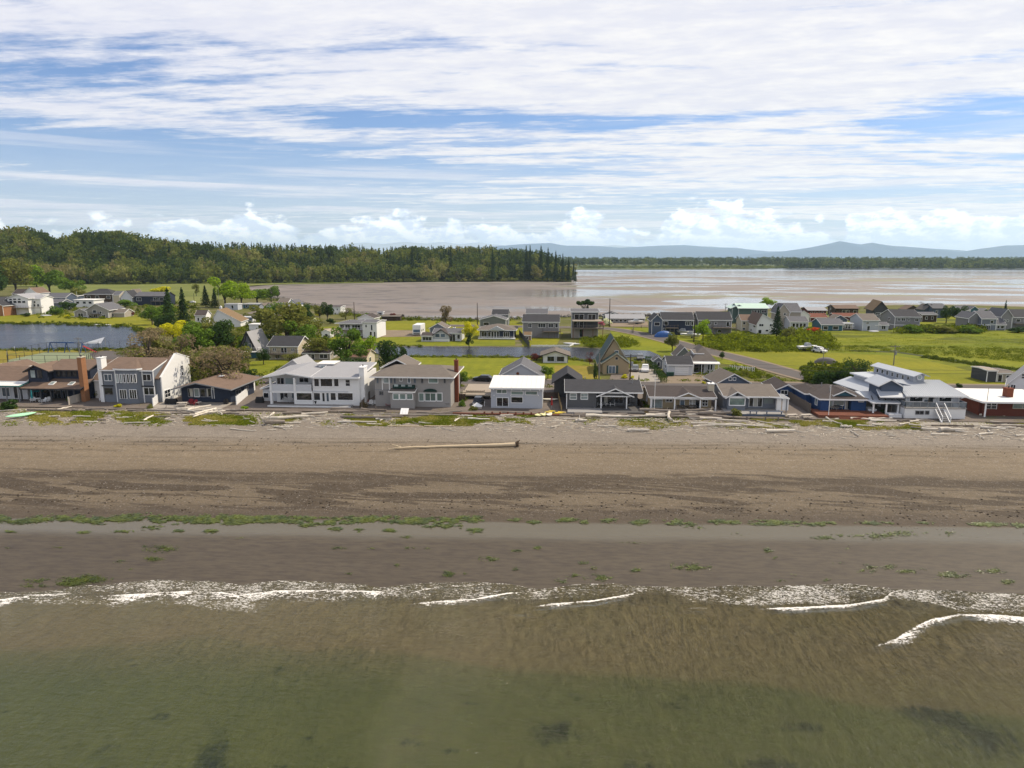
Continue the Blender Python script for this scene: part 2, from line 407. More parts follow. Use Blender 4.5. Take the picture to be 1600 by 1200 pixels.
LINES = [  # pixel polyline, thickness landward, depth of the foam body seaward (m), strength
 ([(-60, 941), (0, 938), (60, 930), (130, 927), (138, 926)], 1.1, 1.0), ([(138, 933), (200, 930), (300, 924), (330, 922)], 1.5, 1.1), ([(300, 927), (345, 926), (375, 931), (430, 924), (500, 923), (600, 925), (625, 931)], 1.2, 1.05),
 ([(240, 949), (265, 944), (300, 938), (330, 934)], .3, .8), ([(600, 937), (640, 928), (660, 922), (700, 916), (800, 912)], .5, .75), ([(625, 946), (660, 942), (740, 937), (790, 928), (830, 924)], .7, 1.15),
 ([(815, 950), (870, 944), (930, 939), (975, 931), (1010, 922)], .45, 1.2), ([(1050, 953), (1070, 950), (1110, 950), (1120, 953)], .3, .8), ([(1175, 952), (1250, 950), (1330, 946), (1380, 937), (1395, 925), (1420, 921)], .5, 1.2),
 ([(1360, 1012), (1400, 1000), (1430, 981), (1455, 969), (1500, 961), (1560, 962), (1600, 966), (1680, 962)], 1.0, 1.2), ([(780, 958), (820, 955), (850, 958)], .3, .5)]
for pts, body, st in LINES:
 a, b = px_line(pts)
 Yl = np.interp(Xg, a, b) + 0.10 * (fbm(Xg, 0 * Yg, .9, 3, 4) - .5)
 inn = np.clip((Xg - a[0]) / 2.6, 0, 1) * np.clip((a[-1] - Xg) / 2.2, 0, 1)
 dd = Yl - Yg
 bd = body * (0.35 + 1.3 * nz(Xg, 0 * Yg, 2.6, st * 7)) * inn + 1e-3
 f = np.where(dd >= 0, np.exp(-(dd / bd) ** 2), np.exp(-(dd / 0.14) ** 2)) * inn
 line = np.exp(-((dd - .06) / (.06 + .17 * nz(Xg, 0 * Yg, .8, st * 11))) ** 2) * inn
 foam = np.maximum(foam, st * np.maximum(f * (.40 + .42 * nz(Xg, Yg, 1.4, st * 5)), line * 1.0 * (.45 + .75 * nz(Xg, 0 * Yg, 1.1, st * 3))))
 crest = np.maximum(crest, inn * np.exp(-((dd - .25) / .65) ** 2))
dsw = swash - Yg
foam = np.maximum(foam, np.exp(-((dsw - .08) / .09) ** 2) * .62)
lace = np.clip(dsw / .25, 0, 1)
lx2, ly2 = px_line([(-400, 945), (0, 945), (120, 945), (250, 945), (300, 950), (400, 958), (420, 945), (620, 935), (700, 940), (850, 938), (900, 935), (1000, 930), (1030, 926), (1080, 940), (1190, 948), (1330, 944), (1400, 935), (1430, 938), (1500, 955), (1600, 962), (2000, 965)])
lace *= 1 / (1 + np.exp(-(Yg - np.interp(Xg, lx2, ly2)) / .22))
lamp = np.interp(Xg, [-90, -60, -45, -30, -12, 0, 12, 35, 80], [.25, .35, .48, .52, .46, .48, .56, .64, .62])
lace = lace * lamp * (.6 + .8 * nz(Xg, Yg, 2.2, 6))
Zw = 0.07 * crest + 0.02 * (fbm(Xg, Yg, 2.5, 3, 1) - .5) * (Yg > 20)
bzv = beach_z(Xg, Yg)
Zs = np.where(dsw > 0, np.maximum(Zw, bzv + 0.012 + 0.02 * np.clip(dsw, 0, 1)), bzv - 0.06)
# sea material
m, k, out = newmat('sea_water')
P_ = k.pos(); x_, y_, z_ = k.sep(P_)
w1 = k.noise(k.scale(P_, (1.9, .62, 1), rot=(0, 0, R(-32))), 1.0, 5, .6, .4)
w2 = k.noise(k.scale(P_, (4.6, 1.7, 1), rot=(0, 0, R(-20))), 1.0, 4, .6, .3)
w3 = k.noise(k.scale(P_, (.35, .14, 1), rot=(0, 0, R(-15))), 1.0, 3, .5)
w4 = k.noise(k.scale(P_, (.9, 2.6, 1), rot=(0, 0, R(18))), 1.0, 5, .6, .4)
hh = k.add(k.add(k.mul(w1, .7), k.mul(w2, .32)), k.add(k.mul(w3, 1.2), k.mul(w4, .35)))
calm = k.ramp(k.add(x_, k.mul(y_, -.5)), -60, 5, .35, 1.0, False)
nrm = k.bump(k.mul(hh, k.mul(calm, k.ramp(x_, 5, 30, 1.0, 1.4))), 1.0, .95)
nrg = k.bump(k.add(k.mul(w1, 1.0), k.add(k.mul(w2, .9), k.mul(w4, 1.5))), k.ramp(x_, -30, 22, .25, 1.0), .48)
fo = k.attr('foam'); la = k.attr('lace')
cell = k.voro(k.scale(P_, (1, .62, 1), rot=(0, 0, R(-25))), 4.2, 'DISTANCE_TO_EDGE')
cell2 = k.noise(k.scale(P_, (2.0, 5.0, 1), rot=(0, 0, R(28))), 1.05, 4, .66, 1.4)
fn = k.noise(P_, 3.2, 5, .7)
net = k.ramp(cell, .14, .0, 0, 1, False)
fmask = k.ramp(k.add(k.mul(fo, 1.25), k.add(k.mul(net, .22), k.mul(k.sub(cell2, .5), 2.9))), .68, 1.0)
lmask = k.mul(k.ramp(k.add(la, k.add(k.mul(net, .18), k.mul(k.sub(cell2, .5), 3.0))), .70, .95), .66)
fmask = k.m('MAXIMUM', fmask, lmask)
ys_ = k.sub(y_, k.mul(x_, .03))
murk = k.ramp(k.add(ys_, k.mul(k.noise(k.scale(P_, (.08, .12, 1)), 1, 4, .6), 3)), 42, 54, .24, .52)
mc = k.mix(k.ramp(k.add(ys_, k.mul(w3, 2)), 49.5, 43), (.130, .105, .050), (.070, .078, .024))
mc = k.mix(k.ramp(k.noise(k.scale(P_, (.22, .1, 1), rot=(0, 0, R(-30))), 1, 5, .65), .35, .8, 0, .5), mc, (.105, .100, .042))
wdn = k.noise(k.scale(P_, (1.5, .55, 1), rot=(0, 0, R(-40))), 1.0, 5, .7); mc = k.mix(k.ramp(k.add(k.attr('weed'), k.mul(k.sub(wdn, .5), 1.6)), .42, .9, 0, .85), mc, (.008, .016, .006))
wst = k.n('ShaderNodeVectorMath', operation='SCALE'); k.put(wst.inputs[0], mc); k.put(wst.inputs['Scale'], k.add(1.0, k.mul(k.add(k.sub(w1, .5), k.mul(k.sub(w2, .5), .9)), k.mul(calm, 3.2)))); mc = wst.outputs[0]  # light and dark of the ripples put into the murk colour
tr = k.n('ShaderNodeBsdfTransparent'); tr.inputs[0].default_value = (.80, .82, .70, 1)
df = k.n('ShaderNodeBsdfDiffuse'); k.put(df.inputs[0], mc); k.put(df.inputs['Normal'], nrm)
gl = k.n('ShaderNodeBsdfGlossy'); gl.inputs['Roughness'].default_value = .06; k.put(gl.inputs['Normal'], nrg)
fr = k.n('ShaderNodeFresnel'); fr.inputs['IOR'].default_value = 1.33; k.put(fr.inputs['Normal'], nrg)
body = k.n('ShaderNodeMixShader'); k.put(body.inputs[0], murk); k.nt.links.new(tr.outputs[0], body.inputs[1]); k.nt.links.new(df.outputs[0], body.inputs[2])
wat = k.n('ShaderNodeMixShader'); k.put(wat.inputs[0], k.m('MINIMUM', k.mul(fr.outputs[0], 1.0), .5)); k.nt.links.new(body.outputs[0], wat.inputs[1]); k.nt.links.new(gl.outputs[0], wat.inputs[2])
fd = k.n('ShaderNodeBsdfDiffuse'); k.put(fd.inputs[0], k.mix(fn, (.55, .53, .49), (.82, .80, .77))); k.put(fd.inputs['Normal'], k.bump(fn, .6, .1))
mx = k.n('ShaderNodeMixShader'); k.put(mx.inputs[0], fmask); k.nt.links.new(wat.outputs[0], mx.inputs[1]); k.nt.links.new(fd.outputs[0], mx.inputs[2])
k.nt.links.new(mx.outputs[0], out.inputs[0])
nx = len(xs)
V = np.stack([Xg.ravel(), Yg.ravel(), Zs.ravel()], 1)
i = (np.arange(len(ys) - 1)[:, None] * nx + np.arange(nx - 1)[None, :]).ravel()
me = np_mesh('sea', V, np.stack([i, i + 1, i + nx + 1, i + nx], 1), m, True)
add_attr(me, 'foam', foam.ravel()); add_attr(me, 'weed', weedf(Xg, Yg).ravel()); add_attr(me, 'lace', lace.ravel())
tag(link('sea', me), kind='structure')
# ---- seabed far below everything, out to the horizon
tag(link('seabed', grid_mesh('seabed', [-34000, 34000.], [-4000, 36000.], lambda x, y: x * 0 - 12.0, pmat('deep_mud', (.05, .05, .04), 1.0))), kind='structure')
# ---- tidal mudflat of the bay
m, k, out = newmat('mudflat_wet_mud')
P_ = k.pos(); x_, y_, z_ = k.sep(P_)
base1 = k.noise(k.scale(P_, (.012, .02, 1)), 1.0, 7, .66, .5)
chan = k.noise(k.scale(P_, (.0045, .011, 1), rot=(0, 0, R(8))), 1.0, 8, .62, 1.2)
lump = k.voro(k.scale(P_, (.055, .11, 1)), 1.0, 'SMOOTH_F1')
lumpn = k.noise(k.scale(P_, (.035, .055, 1), rot=(0, 0, R(-12))), 1.0, 6, .68)
mud = k.mix(base1, (.125, .098, .080), (.205, .168, .142))
mud = k.mix(k.mul(k.ramp(lumpn, .50, .62), k.ramp(x_, 60, -150, 0, .85)), mud, (.060, .047, .040))
grn = k.mul(k.ramp(k.noise(k.scale(P_, (.0030, .009, 1)), 1.0, 6, .6, .3), .54, .66), .55)
grn = k.mul(grn, k.ramp(x_, -80, 60))
mud = k.mix(grn, mud, (.155, .165, .055))
wetr = k.ramp(k.add(chan, k.mul(k.sub(base1, .5), .6)), .47, .56)
wetr = k.mul(wetr, k.ramp(x_, -130, 60, .08, 1.0))
wetr = k.m('MAXIMUM', wetr, k.mul(k.ramp(y_, 1050, 1250), .65))
lft = k.mul(k.mul(k.ramp(y_, 430, 520), k.ramp(y_, 760, 650, 0, 1)), k.ramp(k.add(x_, k.mul(y_, .0)), -260, -130, 0, .22))
lft = k.mul(lft, k.ramp(x_, 60, 0, 0, 1))
wetr = k.m('MAXIMUM', wetr, lft)
b1 = principled(k, None, mud, .62, .4, k.bump(lumpn, .25, .6))
wc = k.mix(.5, mud, (.13, .125, .13))
b2 = principled(k, None, wc, .12, .55, k.bump(k.noise(P_, .35, 4, .6), .05, .3))
mx = k.n('ShaderNodeMixShader'); k.put(mx.inputs[0], k.mul(wetr, .9)); k.nt.links.new(b1.outputs[0], mx.inputs[1]); k.nt.links.new(b2.outputs[0], mx.inputs[2]); k.nt.links.new(mx.outputs[0], out.inputs[0])
me = grid_mesh('mudflat', np.linspace(-2500, 4500, 60), np.concatenate([np.linspace(230, 900, 60), np.linspace(930, 2300, 20)]), lambda x, y: 0.9 + 0 * x, m)
tag(link('mudflat', me), kind='structure')
# open water beyond the flats
m, k, out = newmat('bay_water')
P_ = k.pos()
principled(k, out, (.16, .19, .22), .22, .6, k.bump(k.noise(k.scale(P_, (.05, .2, 1)), 1.0, 4, .6), .15, .5))
b_ = MB(); w = [gp(840, 424.6, .93), gp(1180, 423.7, .93), (3200, 1560, .93), (3200, 4000, .93), gp(905, 421.5, .93)]
b_.poly([tuple(p) for p in w]); tag(b_.build('bay', m), kind='structure')
# ---- land
def grass_mat(name, ca_, cb_, cc_=None, sc=.12, stripe=0.0):
 ca_, cb_, cc_ = (tuple(v * .95 for v in q) if q else None for q in (ca_, cb_, cc_))
 m, k, out = newmat(name)
 P_ = k.pos(); x_, y_, z_ = k.sep(P_)
 a = k.noise(k.scale(P_, (sc, sc * 2.0, 1)), 1.0, 6, .65, .4); b = k.noise(k.scale(P_, (1, 1.6, 1)), .9, 5, .7)
 c = k.mix(k.ramp(a, .32, .68), ca_, cb_)
 if cc_: c = k.mix(k.ramp(k.noise(k.scale(P_, (sc * .45, sc * 1.5, 1), loc=(9, 3, 0)), 1.0, 6, .7, .5), .50, .66, 0, .8), c, cc_)
 if stripe:
  w = k.m('SINE', k.mul(k.add(x_, k.mul(a, 1.5)), 1.9)); c = k.mix(k.ramp(w, -.6, .6, 0, stripe), c, ca_)
  w = k.m('SINE', k.mul(k.add(y_, k.mul(a, 1.5)), 1.1)); c = k.mix(k.ramp(w, -.6, .6, 0, stripe * .6), c, cb_)
 g = k.n('ShaderNodeVectorMath', operation='SCALE'); k.put(g.inputs[0], c); k.put(g.inputs['Scale'], k.add(1, k.mul(k.sub(b, .5), .9)))
 principled(k, out, g.outputs[0], .95, .1, k.bump(b, .5, .25))
 return m
G_MARSH = grass_mat('marsh_grass', (.118, .145, .009), (.185, .190, .011), (.055, .066, .012), .045)
G_LAWN = grass_mat('mown_lawn', (.120, .140, .010), (.190, .195, .014), None, .09, .35)
G_FIELD = grass_mat('mown_field', (.140, .150, .010), (.205, .195, .014), None, .06, .25)
G_DRY = grass_mat('dry_lawn', (.185, .150, .022), (.235, .185, .035), (.120, .150, .020), .12, .2)
G_MEAD = grass_mat('far_meadow', (.115, .135, .030), (.175, .185, .055), (.085, .110, .025), .015)
G_YARD = grass_mat('rough_yard_grass', (.075, .085, .018), (.125, .120, .032), (.185, .150, .105), .11)
SAND = pmat('sandy_gravel', (.30, .235, .165), .95, .2, .22, .25)
ASPH = pmat('weathered_asphalt', (.135, .118, .112), .9, .25, .12, .4, bumpy=.2)
CONC = pmat('pale_concrete', (.42, .38, .33), .9, .25, .10, .5)
GRAVEL = pmat('yard_gravel', (.21, .175, .150), .95, .2, .28, .6, bumpy=.4)
def sheet(name, pts, mat, dz=0.02, z=LZ, kind='structure', skirt=0.0, world=False):
 w = [Vector((p[0], p[1], z + dz)) for p in pts] if world else [gp(p[0], p[1], z) + Vector((0, 0, dz)) for p in pts]
 bm = bmesh.new(); vs_ = [bm.verts.new(p) for p in w]; f = bm.faces.new(vs_)
 if f.normal.z < 0: bmesh.ops.reverse_faces(bm, faces=[f])
 bm.normal_update()
 if f.normal.z < 0: f.normal_flip()
 if skirt:
  n = len(vs_); lo = [bm.verts.new((v.co.x, v.co.y, v.co.z - skirt)) for v in vs_]
  for i in range(n):
   bm.faces.new((vs_[i], vs_[(i + 1) % n], lo[(i + 1) % n], lo[i]))
 bmesh.ops.triangulate(bm, faces=[f_ for f_ in bm.faces if len(f_.verts) > 4])
 me = bpy.data.meshes.new(name); bm.to_mesh(me); bm.free(); me.materials.append(mat)
 return tag(link(name, me), kind=kind)
FAR_SHORE = [(2300, 482), (1600, 479), (1500, 476.5), (1400, 476), (1330, 479), (1250, 481), (1160, 482), (1090, 491), (1010, 495), (940, 494), (860, 495), (810, 497), (750, 499), (690, 500), (620, 497), (590, 495), (560, 490), (520, 484), (480, 475), (440, 467), (405, 459), (385, 449), (-600, 447)]
far_w = [gp(a, b, LZ) for a, b in FAR_SHORE]
near_w = [Vector((-1200, 350, 0)), Vector((-900, 118.6, 0)), Vector((-300, 118.6, 0)), Vector((300, 118.6, 0)), Vector((900, 118.6, 0))]
land_w = [(p.x, p.y) for p in near_w] + [(p.x, p.y) for p in far_w]
sheet('ground', land_w, G_YARD, 0.0, skirt=2.5, world=True)
STEP = [0.012]
def lay(name, pts, mat, **kw):
 STEP[0] += 0.006
 return sheet(name, pts, mat, STEP[0], **kw)
lay('marsh', [(950, 505), (1010, 512), (1100, 522), (1160, 514), (1300, 517), (1500, 515), (1700, 515), (1900, 530), (1900, 640), (1600, 607), (1540, 606), (1390, 604), (1300, 599), (1150, 570), (1050, 552), (960, 540)], G_MARSH)
lay('marsh', [(1215, 512), (1500, 514), (2000, 516), (2000, 490), (1500, 489), (1215, 489)], G_MARSH)
lay('field', [(1092, 552), (1180, 548), (1290, 551), (1350, 553), (1400, 556), (1440, 562), (1490, 573), (1530, 584), (1560, 594), (1580, 606), (1500, 606), (1400, 604), (1300, 600), (1240, 583), (1170, 566)], G_FIELD)
lay('marsh_ditch', [(1330, 547), (1400, 549), (1450, 556), (1530, 569), (1600, 577), (1600, 580), (1530, 572.5), (1450, 558.5), (1400, 551.5), (1330, 549)], pmat('dark_ditch', (.055, .070, .014), .9, .2, .3, .3))
lay('lawn', [(600, 558), (760, 559), (880, 560), (920, 567), (935, 580), (940, 594), (860, 594.5), (700, 594), (640, 593), (600, 585)], G_LAWN)
lay('dry_lawn', [(866, 571), (925, 572), (938, 592), (868, 593)], G_DRY)
lay('lawn', [(575, 528), (655, 524), (700, 531), (805, 530), (805, 540), (745, 541), (640, 541), (590, 538)], G_LAWN)
lay('lawn', [(590, 503), (670, 500), (800, 500), (880, 520), (870, 539), (816, 541), (816, 531), (700, 532), (660, 515), (590, 517)], G_FIELD)
lay('lawn', [(470, 512), (527, 510), (540, 545), (470, 545)], G_LAWN)
lay('lawn', [(905, 524), (960, 522), (1060, 545), (1100, 553), (1160, 566), (1140, 570), (1080, 562), (1000, 552), (950, 544), (905, 541)], G_MARSH)
lay('lawn', [(385, 566), (440, 562), (480, 572), (470, 588), (395, 590)], G_LAWN)
lay('meadow', [(60, 447.5), (200, 446.6), (378, 447), (395, 461), (330, 470), (290, 478), (260, 470), (200, 466), (60, 462)], G_MEAD)
lay('meadow', [(-500, 492), (0, 492), (200, 488), (235, 500), (250, 520), (228, 518), (200, 511), (120, 508), (60, 505), (-500, 507)], G_FIELD)
lay('yellow_field', [(-300, 547.5), (210, 546.5), (230, 556), (160, 564), (0, 576), (-300, 580)], G_DRY)
COURT = pmat('green_court', (.27, .31, .185), .85, .2, .08, .3)
lay('tennis_court', [(12, 573), (12, 563), (70, 551), (152, 551), (132, 573)], COURT)
lay('parking_lot', [(140, 553), (160, 548.5), (206, 548), (222, 558), (200, 566), (150, 566)], ASPH)
lay('dirt_track', [(480, 514), (560, 513), (600, 516), (662, 517), (672, 526), (600, 527), (520, 524), (475, 522)], SAND)
def strip(name, line, wid, mat, world=False):
 w = [Vector((p[0], p[1], LZ)) for p in line] if world else [gp(a, b) for a, b in line]
 # smooth centre line
 c = []
 for i in range(len(w) - 1):
  p0 = w[max(i - 1, 0)]; p1 = w[i]; p2 = w[i + 1]; p3 = w[min(i + 2, len(w) - 1)]
  for t in np.linspace(0, 1, 6, endpoint=False):
   c.append(0.5 * ((2 * p1) + (p2 - p0) * t + (2 * p0 - 5 * p1 + 4 * p2 - p3) * t * t + (3 * p1 - p0 - 3 * p2 + p3) * t ** 3))
 c.append(w[-1]); L = []; Rr = []
 for i, p in enumerate(c):
  t = (c[min(i + 1, len(c) - 1)] - c[max(i - 1, 0)]).normalized(); nrm = Vector((-t.y, t.x, 0)) * wid / 2
  L.append(p + nrm); Rr.append(p - nrm)
 STEP[0] += 0.006; b = MB(); dz = Vector((0, 0, STEP[0]))
 for i in range(len(c) - 1): b.poly([Rr[i] + dz, Rr[i + 1] + dz, L[i + 1] + dz, L[i] + dz])
 return tag(b.build(name, mat), kind='structure'), c
RD = [(700, 509), (850, 511), (940, 513), (985, 519), (1030, 529), (1090, 545), (1160, 562), (1230, 582), (1300, 600)]
strip('road_shoulder', RD, 8.6, SAND)
strip('road', RD, 6.2, ASPH)
strip('road_shoulder', [(-500, 151), (-200, 151), (0, 151), (200, 151), (500, 151)], 9.5, SAND, world=True)
strip('road', [(-500, 151), (-200, 151), (0, 151), (200, 151), (500, 151)], 6.4, ASPH, world=True)
lay('driveway', [(982, 577), (1022, 575), (1032, 597), (985, 598)], CONC)
lay('gravel_lot', [(1030, 600), (1048, 586), (1110, 585), (1128, 600)], SAND)
lay('driveway', [(955, 586), (985, 584), (985, 599), (950, 599)], GRAVEL)
lay('driveway', [(425, 474), (440, 495), (400, 505), (372, 506), (360, 496), (395, 487)], GRAVEL)
lay('driveway', [(950, 505), (1012, 503), (1013, 511), (955, 511)], SAND)
# ground between the front houses: gravel and beaten sand
lay('yard', [(-260, 118.4), (-260, 147), (260, 147), (260, 118.4)], GRAVEL, world=True)
# pond and canal
m, k, out = newmat('pond_water')
P_ = k.pos(); rip = k.noise(k.scale(P_, (.5, 1.4, 1)), 1.0, 5, .6); gu = k.noise(k.scale(P_, (.02, .06, 1)), 1.0, 4, .6)
principled(k, out, k.mix(gu, (.010, .012, .022), (.018, .021, .034)), k.ramp(gu, .35, .7, .10, .26), .10, k.bump(rip, .65, .16))
POND = m
pond_pts = [(-700, 500), (-200, 505), (0, 506), (60, 505), (120, 507), (165, 508.5), (200, 510.5), (222, 514), (232, 521), (233, 530), (226, 540), (212, 545.5), (160, 547), (80, 547.5), (0, 547), (-300, 547), (-700, 547)]
lay('pond', pond_pts, POND)
canal_pts = [(585, 543), (640, 542.5), (700, 543), (770, 543), (818, 543.5), (868, 543), (912, 544), (950, 546), (985, 547.5), (1015, 549), (1030, 556), (1036, 563), (1018, 566), (1000, 558), (975, 559), (960, 566), (925, 566), (880, 559.5), (800, 558.5), (700, 558), (640, 557), (600, 556), (585, 552)]
lay('canal', canal_pts, POND)
# ---- bank stones along the canal (one low wall of rock)
def rocks(name, n, fn, smin, smax, mat, flat=.6):
 V = []; Fc = []
 o = np.array([[1, 0, 0], [0, 1, 0], [-1, 0, 0], [0, -1, 0], [0, 0, 1], [0, 0, -1]], float)
 tri = np.array([[0, 1, 4], [1, 2, 4], [2, 3, 4], [3, 0, 4], [1, 0, 5], [2, 1, 5], [3, 2, 5], [0, 3, 5]])
 for i in range(n):
  x, y, z = fn(); s = random.uniform(smin, smax); a = random.uniform(0, 6.28)
  q = o * np.array([s * random.uniform(.7, 1.5), s * random.uniform(.6, 1.1), s * flat]) * RNG.uniform(.75, 1.25, (6, 1))
  c, s2 = math.cos(a), math.sin(a)
  q = np.stack([q[:, 0] * c - q[:, 1] * s2 + x, q[:, 0] * s2 + q[:, 1] * c + y, q[:, 2] + z + s * .2], 1)
  V.append(q); Fc.append(tri + 6 * i)
 return tag(link(name, np_mesh(name, np.concatenate(V), np.concatenate(Fc), mat)), kind='stuff')
ROCK = pmat('grey_bank_rock', (.20, .185, .165), .9, .2, .35, 1.2, perobj=.1)
def on_px_line(pts, sp):
 w = [gp(a, b) for a, b in pts]; L = [(w[i + 1] - w[i]).length for i in range(len(w) - 1)]; T = sum(L)
 def f():
  t = random.random() * T
  for i, l in enumerate(L):
   if t <= l: break
   t -= l
  p = w[i].lerp(w[i + 1], min(t / L[i], 1)); return p.x + random.gauss(0, sp), p.y + random.gauss(0, sp * .6), LZ
 return f
rocks('canal_bank_stones', 420, on_px_line([(600, 542.3), (700, 542.6), (780, 543)], .5), .25, .6, ROCK)
rocks('shore_riprap', 1500, on_px_line([(405, 460), (440, 468), (480, 476), (520, 484.5), (590, 495.5), (690, 500.5), (750, 499.5), (860, 495.5), (940, 494.5), (1090, 491.5)], 1.6), .4, 1.3, ROCK, .9)
# ---- far shore, mountains
def ridge(name, Y, prof, depth, mat, rough, seed, foot=0.0, xn=260):
 """a real range of hills at distance Y; prof = outline in the photograph"""
 a = [at_y(p[0], p[1], Y) for p in prof]
 ax = [q.x for q in a]; azs = [q.z for q in a]
 xs = np.linspace(ax[0], ax[-1], xn); ts = np.linspace(-1, 1, 15)
 Xg, Tg = np.meshgrid(xs, ts)
 top = np.interp(Xg, ax, azs)
 Zg = foot + (top - foot) * np.clip(1 - np.abs(Tg) ** 1.15, 0, 1) ** 1.0 * (1 + rough * .30 * (fbm(Xg, Tg * depth, depth * .5, 4, seed) - .55) * np.clip(np.abs(Tg) * 4, 0, 1))
 Zg += (top - foot) * rough * .10 * (fbm(Xg, Tg * 0, depth * .20, 5, seed + 3) - .5)
 Yg = Y + Tg * depth
 i = (np.arange(14)[:, None] * xn + np.arange(xn - 1)[None, :]).ravel()
 me = np_mesh(name, np.stack([Xg.ravel(), Yg.ravel(), Zg.ravel()], 1), np.stack([i, i + 1, i + xn + 1, i + xn], 1), mat, True)
 return tag(link(name, me), kind='structure')
MT = pmat('haze_tinted_mountain_forest', (.08, .15, .29), 1, .05, .3, .0006)  # blue of the distant haze put into the forest colour
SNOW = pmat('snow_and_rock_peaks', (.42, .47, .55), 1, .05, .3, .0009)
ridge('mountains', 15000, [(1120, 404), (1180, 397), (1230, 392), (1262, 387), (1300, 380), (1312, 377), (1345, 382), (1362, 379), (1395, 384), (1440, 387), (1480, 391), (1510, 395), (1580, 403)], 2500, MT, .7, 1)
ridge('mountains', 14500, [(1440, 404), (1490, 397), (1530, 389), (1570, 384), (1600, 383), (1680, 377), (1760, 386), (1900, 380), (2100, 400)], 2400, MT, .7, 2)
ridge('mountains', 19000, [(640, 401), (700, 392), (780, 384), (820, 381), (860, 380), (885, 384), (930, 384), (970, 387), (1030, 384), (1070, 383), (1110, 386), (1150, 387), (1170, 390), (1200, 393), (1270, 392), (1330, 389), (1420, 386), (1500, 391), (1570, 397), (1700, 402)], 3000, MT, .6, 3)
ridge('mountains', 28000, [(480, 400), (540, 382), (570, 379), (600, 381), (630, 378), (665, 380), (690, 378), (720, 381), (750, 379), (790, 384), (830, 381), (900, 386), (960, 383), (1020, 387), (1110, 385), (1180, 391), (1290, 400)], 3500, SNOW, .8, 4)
FARL = grass_mat('far_lowland', (.075, .105, .035), (.13, .14, .06), None, .004)
b_ = MB(); b_.poly([(-4200, 1830, 1.6), (-300, 1815, 1.6), tuple(gp(900, 421.2, 1.6)), tuple(gp(1130, 420.6, 1.6)), tuple(gp(1250, 418.4, 1.6)), (6000, 1900, 1.6), (9000, 2200, 1.6), (9000, 12000, 1.6), (-9000, 12000, 1.6)])
tag(b_.build('far_shore', FARL), kind='structure')
# ---- one closed box of thin haze
hm = bpy.data.materials.new('thin_haze'); hm.use_nodes = True; hm.node_tree.nodes.clear(); kk = NT(hm.node_tree)
pv = kk.n('ShaderNodeVolumePrincipled'); pv.inputs['Color'].default_value = (.62, .82, 1.0, 1); pv.inputs['Density'].default_value = 4.8e-5; pv.inputs['Anisotropy'].default_value = .3
ho = kk.n('ShaderNodeOutputMaterial'); kk.nt.links.new(pv.outputs[0], ho.inputs['Volume'])
b_ = MB(); b_.box(-34500, 34500, -4500, 36500, -13.0, 820)
tag(b_.build('haze', hm), kind='stuff')
# ================================================================== TREES AND PLANTS
scene.cycles.max_bounces = 5; scene.cycles.diffuse_bounces = 2; scene.cycles.glossy_bounces = 2; scene.cycles.transmission_bounces = 2
def leafmat(name, c1, c2, c3=None, var=.5, attr=False):
 c1, c2, c3 = (tuple(v * 1.75 for v in q) if q else None for q in (c1, c2, c3))
 m, k, out = newmat(name)
 P_ = k.obj()
 n1 = k.noise(P_, 2.2, 3, .6); n2 = k.noise(P_, 14.0, 2, .6)
 ob = k.n('ShaderNodeObjectInfo').outputs['Random']
 f = k.add(k.mul(k.ramp(n1, .3, .7), .6), k.mul(ob, .4))
 c = k.mix(f, c1, c2)
 if c3: c = k.mix(k.ramp(k.add(n1, k.mul(k.sub(n2, .5), .8)), .55, .75), c, c3)
 g = k.n('ShaderNodeVectorMath', operation='SCALE'); k.put(g.inputs[0], c)
 k.put(g.inputs['Scale'], k.add(1, k.mul(k.sub(n2, .5), 2 * var))); c = g.outputs[0]
 d = k.n('ShaderNodeBsdfDiffuse'); k.put(d.inputs[0], c)
 t = k.n('ShaderNodeBsdfTranslucent'); k.put(t.inputs[0], c)
 x = k.n('ShaderNodeMixShader'); x.inputs[0].default_value = .38
 k.nt.links.new(d.outputs[0], x.inputs[1]); k.nt.links.new(t.outputs[0], x.inputs[2]); k.nt.links.new(x.outputs[0], out.inputs[0])
 return m
LEAF = dict(
 green=leafmat('green_leaves', (.055, .095, .014), (.085, .135, .018), (.11, .16, .02)),
 bright=leafmat('fresh_green_leaves', (.12, .19, .012), (.16, .22, .015), (.09, .14, .012)),
 dark=leafmat('dark_green_leaves', (.022, .042, .012), (.036, .062, .016), (.05, .075, .02)),
 olive=leafmat('olive_leaves', (.085, .095, .022), (.12, .12, .028), (.07, .10, .02)),
 brown=leafmat('budding_brown_twigs', (.115, .090, .050), (.160, .125, .075), (.115, .115, .035)),
 conifer=leafmat('conifer_needles', (.016, .030, .012), (.026, .045, .016), (.035, .055, .018)),
 yellow=leafmat('yellow_green_blossom', (.30, .29, .012), (.36, .33, .015), (.16, .20, .012)),
 red=leafmat('dark_red_leaves', (.07, .022, .018), (.10, .03, .025)),
 pink=leafmat('pink_blossom', (.36, .10, .16), (.30, .12, .14), (.08, .12, .03)),
 cream=leafmat('cream_blossom', (.50, .50, .38), (.42, .44, .28), (.08, .12, .03)),
 bramble=leafmat('bramble_leaves', (.060, .110, .010), (.110, .165, .012), (.035, .060, .010)))
BARK = pmat('rough_bark', (.085, .068, .052), .95, .1, .3, 3)
